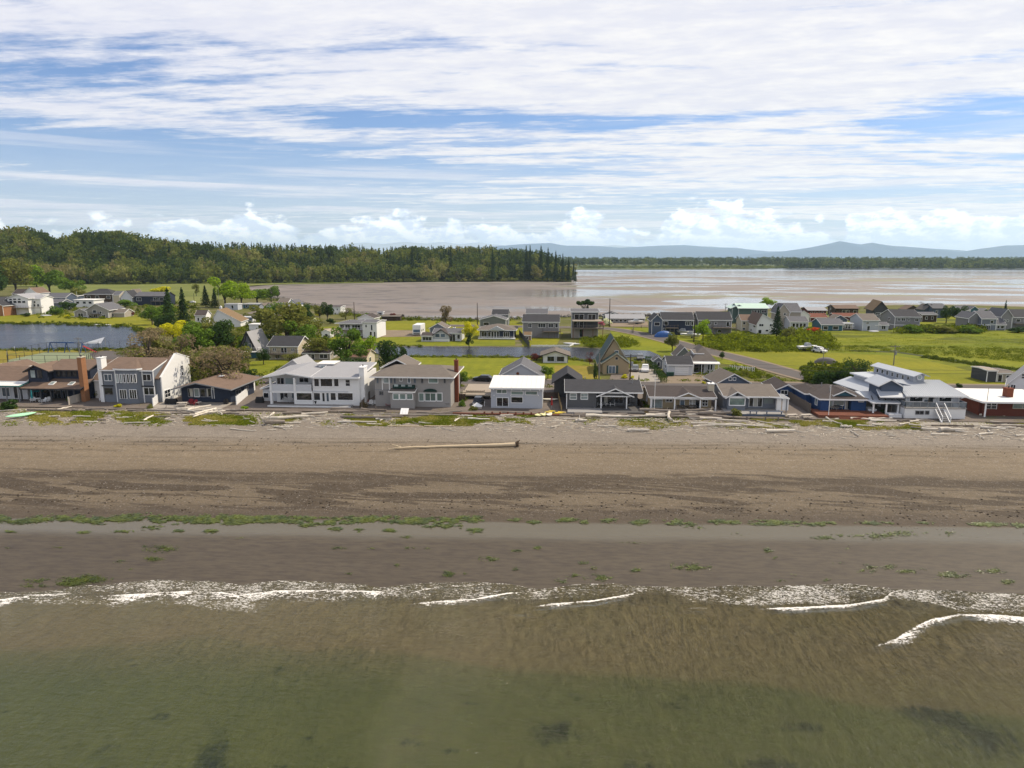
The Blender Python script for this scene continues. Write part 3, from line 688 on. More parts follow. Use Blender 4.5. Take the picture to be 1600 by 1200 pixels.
def cards(P, N, size, seed, asp=.75):
 """quads of leaf clumps: centres P, facing about N"""
 r = np.random.default_rng(seed); n = len(P)
 N = N + r.normal(0, .75, (n, 3)); N /= np.linalg.norm(N, axis=1)[:, None] + 1e-9
 A = np.cross(N, r.normal(0, 1, (n, 3))); A /= np.linalg.norm(A, axis=1)[:, None] + 1e-9
 B = np.cross(N, A); s = (size * r.uniform(.5, 1.35, n))[:, None]
 q = np.stack([P - A * s - B * s * asp * .3, P + B * s * asp, P + A * s * r.uniform(.5, 1, (n, 1)), P - B * s * asp], 1)
 return q.reshape(-1, 3), np.arange(4 * n).reshape(n, 4)
def crown_pts(kind, seed, n):
 r = np.random.default_rng(seed); P = []; N = []
 if kind in ('round', 'tall', 'sparse', 'shrub', 'umbrella'):
  nl = dict(round=15, tall=14, sparse=17, shrub=9, umbrella=11)[kind]; L = []
  for i in range(nl):
   a = r.uniform(0, 6.283); u = r.uniform(0, 1)
   if kind == 'round': z = r.uniform(.38, .86); q = .36 * math.sqrt(max(0.05, 1 - ((z - .60) / .40) ** 2)) * math.sqrt(u); rad = r.uniform(.11, .21)
   elif kind == 'tall': z = r.uniform(.28, .90); q = .30 * math.sqrt(max(.05, 1 - ((z - .5) / .52) ** 2)) * math.sqrt(u); rad = r.uniform(.09, .18)
   elif kind == 'sparse': z = r.uniform(.28, .88); q = .40 * math.sqrt(max(.05, 1 - ((z - .52) / .45) ** 2)) * math.sqrt(u); rad = r.uniform(.09, .19)
   elif kind == 'umbrella': z = r.uniform(.70, .90); q = .42 * math.sqrt(u); rad = r.uniform(.08, .14)
   else: z = r.uniform(.2, .7); q = .36 * math.sqrt(u) * (1.1 - z * .7); rad = r.uniform(.17, .30)
   L.append((q * math.cos(a), q * math.sin(a), z, rad))
  w = np.array([l[3] ** 2 for l in L]); w /= w.sum(); ids = r.choice(nl, n, p=w); L = np.array(L)
  D = r.normal(0, 1, (n, 3)); D /= np.linalg.norm(D, axis=1)[:, None]
  rr = r.uniform(.55, 1.08, n) ** .6
  P = L[ids, :3] + D * (L[ids, 3] * rr)[:, None] * np.array([1, 1, .8]); N = D
  if kind == 'shrub': P[:, 2] = np.abs(P[:, 2])
 elif kind == 'cone':
  z = 1 - r.uniform(.0, 1, n) ** .62 * .90; lay = np.floor(z * 15) / 15
  rad = (1.0 - z) * .30 + .018; a = r.uniform(0, 6.283, n)
  fr_ = (z * 15) % 1.0
  lob = .72 + .28 * np.sin(a * 5 + lay * 40) ; q = rad * lob * (1.12 - .55 * fr_) * r.uniform(.55, 1, n) ** .5
  P = np.stack([q * np.cos(a), q * np.sin(a), z - .12 * q], 1); N = np.stack([np.cos(a) * .6, np.sin(a) * .6, np.ones(n) * .8], 1)
 elif kind == 'box':
  P = r.uniform(-.5, .5, (n, 3)); ax = r.integers(0, 3, n); sg = r.choice([-.5, .5], n)
  sg = np.where(ax == 2, .5, sg); P[np.arange(n), ax] = sg + r.normal(0, .03, n); P[:, 2] += .5
  N = np.zeros((n, 3)); N[np.arange(n), ax] = np.sign(sg)
  P[:, 2] = np.clip(P[:, 2] + .06 * np.sin(P[:, 0] * 22), 0.02, 1.2)
 return P, N, (L if kind in ('round', 'tall', 'sparse', 'umbrella', 'shrub') else None)
NCARD = dict(round=2600, tall=2400, sparse=2000, shrub=1100, umbrella=2200, cone=2600, box=900)
CSZ = dict(round=.030, tall=.026, sparse=.019, shrub=.060, umbrella=.050, cone=.020, box=.055)
TREEC = {}
def tree_meshes(kind, var, leaf):
 key = (kind, var, leaf)
 if key in TREEC: return TREEC[key]
 seed = var * 31 + len(kind); P, N, L = crown_pts(kind, seed, NCARD[kind])
 v, f = cards(P, N, CSZ[kind] * (1.0 if kind != 'sparse' else 1), seed + 1)
 cm = np_mesh('crown', v, f, LEAF[leaf])
 b = MB(); r = random.Random(seed)
 if kind == 'cone': b.tube([(0, 0, -.01), (.004, 0, .5), (0, 0, .97)], [.022, .014, .003], 6)
 elif kind in ('shrub',):
  for l in L[:5]: b.tube([(0, 0, -.02), (l[0] * .5, l[1] * .5, l[2] * .5), (l[0], l[1], l[2])], [.02, .014, .006], 4)
 elif kind != 'box':
  b.tube([(0, 0, -.01), (r.uniform(-.02, .02), .0, .2), (r.uniform(-.03, .03), .02, .42)], [.032, .024, .016], 7)
  for l in L:
   z0 = r.uniform(.2, .42)
   b.tube([(0, 0, z0), (l[0] * .45, l[1] * .45, z0 + (l[2] - z0) * .6), (l[0], l[1], l[2])], [.014, .009, .004], 4)
 tm = b.mesh('trunk', BARK) if b.v else None
 TREEC[key] = (cm, tm); return TREEC[key]
def tree(px, py, w, h, kind, leaf, label, cat='tree', name=None, group=None, var=None, z=LZ, wpos=None):
 """px,py: foot in the photograph; w,h: size in pixels there"""
 p = gp(px, py, z) if wpos is None else Vector(wpos)
 mpp = (p - EYE).dot(FV) / F
 W = w * mpp; H = h * mpp
 var = var if var is not None else random.randint(0, 2)
 o = empty(name or dict(cone='conifer_tree', shrub='shrub', box='hedge', umbrella='pine_tree').get(kind, 'leafy_tree'), p, random.uniform(0, 6.28) if kind != 'box' else 0, label, cat, group)
 cm, tm = tree_meshes(kind, var, leaf)
 nat = dict(round=.95, tall=.80, sparse=1.0, shrub=1.05, umbrella=1.05, cone=.64, box=1.0)[kind]
 o.scale = (W / nat, W / nat, H)
 link('crown' if kind not in ('box', 'shrub') else 'foliage', cm, o)
 if tm: link('trunk' if kind != 'shrub' else 'stem', tm, o)
 return o
# ---- the wooded bluff: one far-off mass of crowns on its slope
BASE = [(-700, 447), (-300, 447), (0, 446), (100, 445), (200, 445), (300, 444), (385, 443.5), (440, 443), (520, 441.8), (600, 440.8), (700, 440), (800, 439.5), (870, 439.5), (897, 440.5)]
TOPS = [(-700, 345), (-300, 352), (0, 356), (60, 357), (100, 371), (130, 362), (200, 360), (235, 369), (300, 375), (400, 378), (500, 381), (560, 382), (600, 385), (640, 383), (700, 383), (740, 382), (800, 386), (850, 390), (880, 400), (897, 408)]
bx_ = [b[0] for b in BASE]; by_ = [b[1] for b in BASE]; tx_ = [b[0] for b in TOPS]; ty_ = [b[1] for b in TOPS]
CREST = 150.0
def bluff(px, d):
 """ground point on the bluff: d metres behind its foot"""
 f = gp(px, float(np.interp(px, bx_, by_)), 1.2)
 dirv = Vector((f.x, f.y, 0)).normalized(); far = f + dirv * CREST
 topz = at_y(px, float(np.interp(px, tx_, ty_)), far.y).z - 21
 topz = max(topz, 2.5); t = max(0.0, min(1.0, d / CREST)); s = t * t * (3 - 2 * t) if d < CREST else 1
 q = f + dirv * d
 return Vector((q.x, q.y, 1.0 + (topz - 1.0) * s - max(0, d - CREST) * .03))
pxs = np.linspace(-700, 893, 90); dsn = np.array([-2, 0, 8, 20, 35, 50, 65, 80, 95, 110, 125, 140, 155, 200, 300, 600.])
V = [tuple(bluff(a, float(d_)) + Vector((0, 0, -1.2 if d_ < 0 else 0))) for d_ in dsn for a in pxs]
nn = len(pxs); i = (np.arange(len(dsn) - 1)[:, None] * nn + np.arange(nn - 1)[None, :]).ravel()
me = np_mesh('bluff', V, np.stack([i, i + 1, i + nn + 1, i + nn], 1), pmat('forest_floor', (.045, .055, .020), 1, .05, .3, .05), True)
tag(link('bluff', me), kind='structure')
def low_tree(kind, seed):
 n = dict(round=150, cone=120)[kind]
 P, N, L = crown_pts(kind if kind == 'cone' else 'tall', seed, n)
 v, f = cards(P, N, .060 if kind == 'round' else .050, seed + 3, .8)
 return v
LOWT = dict(round=[low_tree('round', s) for s in range(6)], cone=[low_tree('cone', s) for s in range(4)])
def forest(name, places, mat):
 """places: (x,y,z,h,wscale,kind,tint)"""
 V = []; T = []
 r = np.random.default_rng(5)
 for (x, y, z, h, w, kind, tint) in places:
  src = LOWT[kind][r.integers(0, len(LOWT[kind]))]
  a = r.uniform(0, 6.283); c, s = math.cos(a), math.sin(a)
  q = np.stack([(src[:, 0] * c - src[:, 1] * s) * w * h, (src[:, 0] * s + src[:, 1] * c) * w * h, src[:, 2] * h], 1) + np.array([x, y, z])
  V.append(q); T.append(np.full(len(q), tint))
 V = np.concatenate(V); me = np_mesh(name, V, np.arange(len(V)).reshape(-1, 4), mat)
 add_attr(me, 'tint', np.concatenate(T))
 return tag(link(name, me), kind='stuff')
m, k, out = newmat('forest_canopy')
t = k.attr('tint'); P_ = k.pos(); n2 = k.noise(P_, .35, 3, .7)
rp = k.n('ShaderNodeValToRGB'); k.put(rp.inputs[0], t); cr = rp.color_ramp
cr.elements[0].position = 0; cr.elements[0].color = (.012, .022, .010, 1); cr.elements[1].position = 1; cr.elements[1].color = (.150, .150, .048, 1)
for p_, c_ in ((.25, (.022, .036, .012, 1)), (.45, (.044, .062, .015, 1)), (.62, (.070, .086, .018, 1)), (.8, (.100, .110, .024, 1)), (.92, (.115, .100, .042, 1))):
 e = cr.elements.new(p_); e.color = c_
g = k.n('ShaderNodeVectorMath', operation='SCALE'); k.put(g.inputs[0], rp.outputs[0]); k.put(g.inputs['Scale'], k.add(2.0, k.mul(k.sub(n2, .5), 2.6)))
d = k.n('ShaderNodeBsdfDiffuse'); k.put(d.inputs[0], g.outputs[0]); tl = k.n('ShaderNodeBsdfTranslucent'); k.put(tl.inputs[0], g.outputs[0])
x = k.n('ShaderNodeMixShader'); x.inputs[0].default_value = .42
k.nt.links.new(d.outputs[0], x.inputs[1]); k.nt.links.new(tl.outputs[0], x.inputs[2]); k.nt.links.new(x.outputs[0], out.inputs[0])
CANOPY = m
places = []
rf = random.Random(3)
for it in range(5200):
 a = rf.uniform(-420, 893); d_ = rf.uniform(0, 1) ** 1.15 * 235
 if a < -60 and rf.random() < .5: continue
 g_ = bluff(a, d_)
 zone = float(fbm(np.array([a]), np.array([d_ * 2]), 85, 3, 4)[0])
 con = 0.08 + 0.50 * (zone > .54) + (.45 if a > 850 else 0) + (.22 if 560 < a < 860 and d_ < 60 else 0) + (.8 if 330 < a < 620 and d_ > 125 else 0)
 if a < 230: con *= .45
 if rf.random() < con:
  h = rf.uniform(14, 23) * (.85 if a > 870 else 1); tint = rf.uniform(.0, .38) ; places.append((g_.x, g_.y, g_.z - .5, h, rf.uniform(.62, .85), 'cone', tint))
 else:
  h = rf.uniform(14, 23) * (1.12 if a < 260 and d_ > 60 else 1)
  tz = float(fbm(np.array([a]), np.array([d_]), 40, 3, 8)[0]); tint = min(1, max(0.25, (.66 if d_ < 30 else .52) + (tz - .5) * 1.3 + rf.gauss(0, .13)))
  if a < 120: tint = max(.3, min(.95, tint + .05))
  places.append((g_.x, g_.y, g_.z - .5, h, rf.uniform(.62, 1.0), 'round', tint))
 if d_ < 12 and rf.random() < .9:      # shrubs along the foot
  q = bluff(a, 0); places.append((q.x, q.y - rf.uniform(0, 6), q.z - .5, rf.uniform(3, 7), rf.uniform(1.2, 2.0), 'round', rf.uniform(.5, .85)))
forest('wooded_bluff', places, CANOPY)
# pale beach line at the foot of the bluff
lay('shingle_strip', [(405, 445.4), (520, 443.6), (640, 441.9), (800, 441), (900, 441.6), (900, 442.4), (800, 441.8), (640, 442.9), (520, 444.6), (405, 447)], pmat('pale_shingle', (.42, .39, .33), .95, .1, .25, .15), z=1.0)
lay('brush_margin', [(-60, 442.5), (385, 442), (600, 439.5), (600, 441.5), (430, 444.6), (385, 447), (200, 447.5), (-60, 448)], G_MEAD, z=1.6)
# far wood along the horizon
places = []
for it in range(5200):
 Yd = rf.choice([1870, 1900, 1960, 2050, 2200, 2500, 3000, 3600]) + rf.uniform(-40, 60); a = rf.uniform(700, 1780)
 if a < 1230 and Yd < 2150: continue
 q = at_y(a, 420, Yd); h = rf.uniform(13, 25) * (1 if Yd < 2100 else 1.1)
 places.append((q.x, Yd, 1.5 + (Yd - 1850) * .006, h, rf.uniform(.9, 1.9), rf.choice(['cone', 'round', 'round']), rf.uniform(.1, .62)))
for it in range(900):
 a = rf.uniform(905, 1230); q = gp(a, 420.2 - rf.uniform(0, 2.0), 1.6); places.append((q.x, q.y, 1.4, rf.uniform(3, 9), rf.uniform(1.4, 2.6), 'round', rf.uniform(.4, .8)))
forest('far_wood', places, CANOPY)
# individual conifers of the headland's edge, standing above the rest
lab = ['tall dark fir at the very tip of the wooded headland', 'dark fir just behind the headland tip', 'bent dark fir near the end of the headland', 'slim fir left of the headland tip, rising above its neighbours',
  'narrow fir breaking the skyline near the headland end', 'tallest narrow fir on the headland skyline', 'paired fir on the headland skyline, right one', 'paired fir on the headland skyline, left one',
  'broad dark fir on the headland slope', 'dark fir rising from the middle of the headland wood', 'isolated spire-like fir above the leafy crowns of the headland', 'short fir on the water edge of the headland']
for l, (a, b, h) in zip(lab, ((896, 440, 33), (888, 439, 38), (879, 439, 43), (868, 439, 47), (856, 439, 52), (845, 438, 54), (828, 438, 55), (822, 438, 54), (770, 439, 50), (705, 438, 52), (645, 439, 52), (899, 441, 24))):
 tree(a, b + .6, h * .30, h, 'cone', 'conifer', l, group='firs on the headland', z=1.6)
# ================================================================== HOUSE KIT
W_WHITE = pmat('white_siding', (.82, .82, .81), .7, .3, .05, .8, stretch=(1, 1, 5), bumpy=.08)
W_LGREY = pmat('pale_grey_siding', (.62, .635, .66), .75, .3, .05, .8, stretch=(1, 1, 5), bumpy=.08)
W_GREY = pmat('grey_siding', (.30, .295, .30), .8, .3, .06, .8, stretch=(1, 1, 5), bumpy=.1)
W_WARM = pmat('warm_grey_siding', (.43, .41, .39), .8, .3, .06, .8, stretch=(1, 1, 5), bumpy=.1)
W_BGREY = pmat('blue_grey_siding', (.23, .255, .30), .8, .3, .06, .8, stretch=(1, 1, 5), bumpy=.1)
W_PBLUE = pmat('pale_blue_siding', (.47, .495, .54), .8, .3, .06, .8, stretch=(1, 1, 5), bumpy=.1)
W_SLATE = pmat('slate_blue_siding', (.115, .150, .215), .8, .3, .08, .8, stretch=(1, 1, 5), bumpy=.1)
W_NAVY = pmat('navy_siding', (.030, .042, .075), .75, .3, .10, .8, stretch=(1, 1, 5), bumpy=.1)
W_BLUE = pmat('strong_blue_siding', (.030, .085, .235), .75, .3, .10, .8, stretch=(1, 1, 5), bumpy=.1)
W_DARK = pmat('charcoal_siding', (.085, .088, .096), .8, .3, .08, .8, stretch=(1, 1, 5), bumpy=.1)
W_MID = pmat('dark_grey_siding', (.135, .138, .145), .8, .3, .08, .8, stretch=(1, 1, 5), bumpy=.1)
W_TAN = pmat('tan_siding', (.49, .385, .235), .8, .3, .06, .8, stretch=(1, 1, 5), bumpy=.1)
W_CREAM = pmat('cream_siding', (.58, .51, .38), .8, .3, .06, .8, stretch=(1, 1, 5), bumpy=.1)
W_BEIGE = pmat('beige_siding', (.48, .43, .36), .8, .3, .06, .8, stretch=(1, 1, 5), bumpy=.1)
W_RED = pmat('dark_red_siding', (.16, .038, .030), .8, .3, .12, .8, bumpy=.1)
W_BROWN = pmat('brown_timber_siding', (.085, .055, .038), .8, .3, .15, .8, bumpy=.1)
W_TEAL = pmat('teal_blue_siding', (.05, .15, .20), .8, .3, .1, .8, bumpy=.1)
W_GREEN = pmat('green_grey_siding', (.14, .21, .19), .8, .3, .1, .8, bumpy=.1)
W_SAGE = pmat('sage_siding', (.22, .24, .225), .8, .3, .1, .8, bumpy=.1)
R_BROWN = pmat('brown_shingle_roof', (.235, .165, .125), .9, .15, .34, .9, stretch=(1, 2.5, 1), bumpy=.45)
R_TAUPE = pmat('taupe_shingle_roof', (.215, .185, .160), .9, .15, .34, .9, stretch=(1, 2.5, 1), bumpy=.45)
R_DKBRN = pmat('dark_brown_shingle_roof', (.092, .076, .072), .9, .15, .34, .9, stretch=(1, 2.5, 1), bumpy=.45)
R_BLACK = pmat('charcoal_shingle_roof', (.068, .068, .076), .9, .15, .34, .9, stretch=(1, 2.5, 1), bumpy=.45)
R_GREY = pmat('grey_shingle_roof', (.17, .17, .185), .9, .15, .34, .9, stretch=(1, 2.5, 1), bumpy=.45)
R_LGREY = pmat('light_grey_roof', (.42, .42, .44), .8, .2, .08, .6, bumpy=.2)
R_TAN = pmat('tan_shake_roof', (.27, .185, .105), .9, .15, .16, .9, bumpy=.45)
R_MINT = pmat('pale_green_metal_roof', (.50, .66, .56), .45, .4, .05, .5)
R_GREEN = pmat('dark_green_roof', (.075, .125, .115), .7, .25, .08, .6, bumpy=.2)
R_METAL = pmat('light_metal_roof', (.47, .50, .54), .42, .45, .05, .4)
R_WHITE = pmat('white_membrane_roof', (.78, .76, .73), .7, .3, .05, .4)
R_BEIGE = pmat('beige_flat_roof', (.45, .38, .31), .9, .2, .10, .4, bumpy=.2)
R_RED = pmat('rusty_red_roof', (.24, .085, .055), .85, .2, .15, .6, bumpy=.2)
T_WHITE = pmat('white_trim', (.90, .90, .89), .6, .3, .04, 1.5)
T_DARK = pmat('dark_trim', (.045, .045, .05), .7, .3, .08, 1.5)
T_GREY = pmat('grey_trim', (.30, .31, .33), .7, .3, .06, 1.5)
T_TAN = pmat('tan_trim', (.52, .47, .36), .7, .3, .06, 1.5)
BRICK = pmat('red_brick', (.26, .085, .050), .9, .15, .28, 2.2, bumpy=.5)
BRICKO = pmat('orange_brown_brick', (.42, .205, .105), .9, .15, .22, 2.2, bumpy=.5)
WOOD = pmat('weathered_wood', (.24, .20, .165), .9, .15, .22, 1.4, stretch=(1, 1, 3), bumpy=.3)
WOODP = pmat('pale_fence_wood', (.50, .45, .39), .9, .15, .14, 1.2, bumpy=.2)
REDWOOD = pmat('red_stained_deck', (.235, .085, .050), .8, .2, .18, 1.2, bumpy=.2)
DECKG = pmat('pale_deck_boards', (.40, .385, .37), .85, .2, .12, 1.0, bumpy=.2)
METALD = pmat('dark_metal', (.04, .042, .045), .5, .5, .1, 2)
METALG = pmat('galvanised_metal', (.36, .37, .38), .45, .5, .1, 2)
PLAST = pmat('white_plastic', (.80, .80, .80), .5, .4, .03, 2)
SOLAR = pmat('solar_glass', (.015, .02, .05), .15, .6, .1, 2)
def glassmat(name, col, rough=.06, blind=None):
 if name in MATS: return MATS[name]
 m, k, out = newmat(name); P_ = k.obj()
 n = k.noise(P_, .8, 3, .6); ob = k.n('ShaderNodeObjectInfo').outputs['Random']
 c = k.mix(k.ramp(k.add(n, k.mul(k.sub(ob, .5), .5)), .35, .7), col, tuple(v * 1.8 for v in col))
 if blind:      # curtains drawn behind part of the pane
  x_, y_, z_ = k.sep(P_)
  q = k.noise(k.scale(P_, (.9, .9, .05)), 1.0, 1, .4)
  c = k.mix(k.ramp(q, .50, .53), c, blind)
 principled(k, out, c, rough, .6)
 MATS[name] = m; return m
G_DARK = glassmat('dark_window_glass', (.012, .014, .018))
G_BLUE = glassmat('sky_reflecting_glass', (.06, .085, .11), .05)
G_GRN = glassmat('greenish_window_glass', (.10, .14, .13), .05)
G_PALE = glassmat('curtained_window_glass', (.20, .24, .24), .12)
G_CURT = glassmat('half_curtained_glass', (.014, .016, .02), .07, (.40, .39, .35))
class House:
 def __init__(s, name, label, cat, px, py, rot=0, z=LZ, group=None, y=None):
  p = gp(px, py, z)
  if y is not None: q = at_y(px, py, y); p = Vector((q.x, y, z))
  s.p = p; s.rot = R(rot); s.z = z
  s.o = empty(name, p, s.rot, label, cat, group)
  s.M = Matrix.Rotation(-s.rot, 3, 'Z'); s.Mi = Matrix.Rotation(s.rot, 3, 'Z')
  s.mpp = (p - EYE).dot(FV) / F
 def _hit(s, px, py, nloc, dloc):
  n = s.Mi @ Vector(nloc); pt = s.p + n * dloc; d = ray(px, py)
  t = (pt - EYE).dot(n) / d.dot(n); return s.M @ (EYE + d * t - s.p)
 def fr(s, px, py, dy=0.0): return s._hit(px, py, (0, 1, 0), dy)       # on plane y = dy
 def sd(s, px, py, dx=0.0): return s._hit(px, py, (1, 0, 0), dx)       # on plane x = dx
 def part(s, mb, name, mat, parent=None, label=None, smooth=False):
  o = mb.build(name, mat, parent or s.o, smooth)
  if label: o['label'] = label
  return o
 def box(s, name, mat, x0, x1, y0, y1, z0, z1, parent=None, label=None):
  return s.part(MB().box(x0, x1, y0, y1, z0, z1), name, mat, parent, label)
 # walls with or without a gable: axis 'x': ridge runs along x (gables at the sides); 'y': ridge runs to the back (gable in front)
 def walls(s, mat, x0, x1, y0, y1, z0, ze, zr=None, axis='x', pk=.5, name='wall', parent=None, label=None):
  b = MB()
  if zr is None: b.box(x0, x1, y0, y1, z0, ze)
  elif axis == 'x': b.prism([(y0, z0), (y1, z0), (y1, ze), (y0 + (y1 - y0) * pk, zr), (y0, ze)], 'x', x0, x1)
  else: b.prism([(x0, z0), (x1, z0), (x1, ze), (x0 + (x1 - x0) * pk, zr), (x0, ze)], 'y', y0, y1)
  return s.part(b, name, mat, parent, label)
 def gable(s, mat, trim, x0, x1, y0, y1, ze, zr, axis='x', ov=.45, ovg=.4, t=.16, pk=.5, ze2=None, name='roof', parent=None, label=None):
  b = MB(); f = MB(); ze2 = ze if ze2 is None else ze2; up = .05
  if axis == 'x':
   ym = y0 + (y1 - y0) * pk; a0, a1 = x0 - ovg, x1 + ovg
   s1 = (zr - ze) / max(ym - y0, .01); s2 = (zr - ze2) / max(y1 - ym, .01)
   lo1 = (y0 - ov, ze - s1 * ov + up + t); lo2 = (y1 + ov, ze2 - s2 * ov + up + t); rd = (ym, zr + up + t)
   b.prism([lo1, rd, lo2, (lo2[0], lo2[1] - t), (rd[0], rd[1] - t), (lo1[0], lo1[1] - t)], 'x', a0, a1)
   for a in (a0, a1):
    d = .03 if a == a1 else -.03
    for q in (lo1, lo2): f.prism([(q[0], q[1] - t - .04), (q[0], q[1] + .02), (rd[0], rd[1] + .02), (rd[0], rd[1] - t - .04)], 'x', a, a + d)
   f.box(a0, a1, lo1[0] - .04, lo1[0] - .003, lo1[1] - t - .05, lo1[1] + .015); f.box(a0, a1, lo2[0] + .003, lo2[0] + .04, lo2[1] - t - .05, lo2[1] + .015)
  else:
   xm = x0 + (x1 - x0) * pk; a0, a1 = y0 - ovg, y1 + ovg
   s1 = (zr - ze) / max(xm - x0, .01); s2 = (zr - ze2) / max(x1 - xm, .01)
   lo1 = (x0 - ov, ze - s1 * ov + up + t); lo2 = (x1 + ov, ze2 - s2 * ov + up + t); rd = (xm, zr + up + t)
   b.prism([lo1, rd, lo2, (lo2[0], lo2[1] - t), (rd[0], rd[1] - t), (lo1[0], lo1[1] - t)], 'y', a0, a1)
   for a in (a0, a1):
    d = .03 if a == a1 else -.03
    for q in (lo1, lo2): f.prism([(q[0], q[1] - t - .04), (q[0], q[1] + .02), (rd[0], rd[1] + .02), (rd[0], rd[1] - t - .04)], 'y', a, a + d)
   f.box(lo1[0] - .04, lo1[0] - .003, a0, a1, lo1[1] - t - .05, lo1[1] + .015); f.box(lo2[0] + .003, lo2[0] + .04, a0, a1, lo2[1] - t - .05, lo2[1] + .015)
  r = s.part(b, name, mat, parent, label)
  if trim: s.part(f, 'fascia', trim, r if parent is None else parent)
  return r
 def hip(s, mat, trim, x0, x1, y0, y1, ze, zr, ov=.5, t=.16, name='roof', parent=None, ridge=None):
  x0 -= ov; x1 += ov; y0 -= ov; y1 += ov; b = MB(); r = (y1 - y0) / 2 if ridge is None else ridge
  if x1 - x0 >= y1 - y0: ra, rb = (x0 + r, (y0 + y1) / 2, zr), (x1 - r, (y0 + y1) / 2, zr)
  else: r = (x1 - x0) / 2; ra, rb = ((x0 + x1) / 2, y0 + r, zr), ((x0 + x1) / 2, y1 - r, zr)
  c = [(x0, y0, ze), (x1, y0, ze), (x1, y1, ze), (x0, y1, ze)]
  if x1 - x0 >= y1 - y0: b.poly([c[0], c[1], rb, ra]); b.poly([c[1], c[2], rb]); b.poly([c[2], c[3], ra, rb]); b.poly([c[3], c[0], ra])
  else: b.poly([c[0], c[1], ra]); b.poly([c[1], c[2], rb, ra]); b.poly([c[2], c[3], rb]); b.poly([c[3], c[0], ra, rb])
  lo = [(p[0], p[1], ze - t) for p in c]
  for i in range(4): b.poly([lo[i], lo[(i + 1) % 4], c[(i + 1) % 4], c[i]])
  b.poly(lo[::-1]); bm_ = s.part(b, name, mat, parent)
  f = MB()
  for q in ((x0 - .04, x1 + .04, y0 - .04, y0 - .003), (x0 - .04, x1 + .04, y1 + .003, y1 + .04), (x0 - .04, x0 - .003, y0, y1), (x1 + .003, x1 + .04, y0, y1)): f.box(*q, ze - t - .06, ze + .02)
  if trim: s.part(f, 'fascia', trim, bm_)
  return bm_
 def slab(s, mat, q, t=.2, name='roof', trim=None, parent=None, label=None):
  r = s.part(MB().slab(q, t), name, mat, parent, label)
  if trim:
   f = MB()
   for i in range(4):
    a = Vector(q[i]); b = Vector(q[(i + 1) % 4]); d = (b - a).normalized(); n = Vector((d.y, -d.x, 0)).normalized()
    o1 = n * .004; o2 = n * .05; dn = Vector((0, 0, -t - .04)); upv = Vector((0, 0, .03))
    f.hexa([a + o1 + dn, a + o2 + dn, b + o2 + dn, b + o1 + dn, a + o1 + upv, a + o2 + upv, b + o2 + upv, b + o1 + upv])
   s.part(f, 'fascia', trim, r)
  return r
 def opening(s, face, c, u0, u1, z0, z1, nx=1, nz_=1, pane=None, frame=None, name='window', fw=.09, door=False, parent=None):
  """framed glazing proud of a wall: face 'S','N' on plane y=c, 'E','W' on plane x=c"""
  pane = pane or G_DARK; frame = frame or T_WHITE
  if u0 > u1: u0, u1 = u1, u0
  if z0 > z1: z0, z1 = z1, z0
  f = MB(); g = MB()
  sg = {'S': -1, 'W': -1, 'N': 1, 'E': 1}[face]
  def bx(mb, a0, a1, b0, b1, d0, d1):
   lo, hi = sorted((c + sg * d0, c + sg * d1))
   if face in 'SN': mb.box(a0, a1, lo, hi, b0, b1)
   else: mb.box(lo, hi, a0, a1, b0, b1)
  bx(f, u0 - fw, u0, z0 - fw, z1 + fw, .002, .09); bx(f, u1, u1 + fw, z0 - fw, z1 + fw, .002, .09)
  bx(f, u0, u1, z1, z1 + fw, .002, .087); bx(f, u0, u1, z0 - fw * (1.2 if not door else .4), z0, .002, .11 if not door else .05)
  for i in range(1, nx):
   u = u0 + (u1 - u0) * i / nx; bx(f, u - fw * .4, u + fw * .4, z0, z1, .03, .075)
  for i in range(1, nz_):
   z = z0 + (z1 - z0) * i / nz_; bx(f, u0, u1, z - fw * .35, z + fw * .35, .03, .070)
  bx(g, u0, u1, z0, z1, .004, .035)
  fo_ = s.part(f, name, frame, parent)
  s.part(g, 'pane' if name != 'garage_door' else 'door_panel', pane, fo_)
  return fo_
 def win(s, px0, py0, px1, py1, dy=0.0, nx=1, nz_=1, pane=None, frame=None, name='window', fw=.09, door=False):
  a = s.fr(px0, py0, dy); b = s.fr(px1, py1, dy)
  return s.opening('S', dy, a.x, b.x, b.z, a.z, nx, nz_, pane, frame, name, fw, door)
 def chimney(s, x0, x1, y0, y1, z0, z1, mat=BRICK, cap=T_WHITE):
  c = s.box('chimney', mat, x0, x1, y0, y1, z0, z1)
  s.box('chimney_cap', cap, x0 - .08, x1 + .08, y0 - .08, y1 + .08, z1 + .003, z1 + .14, c)
  s.part(MB().tube([((x0 + x1) / 2, (y0 + y1) / 2, z1 + .14), ((x0 + x1) / 2, (y0 + y1) / 2, z1 + .5)], .11, 8), 'flue', METALD, c)
  return c
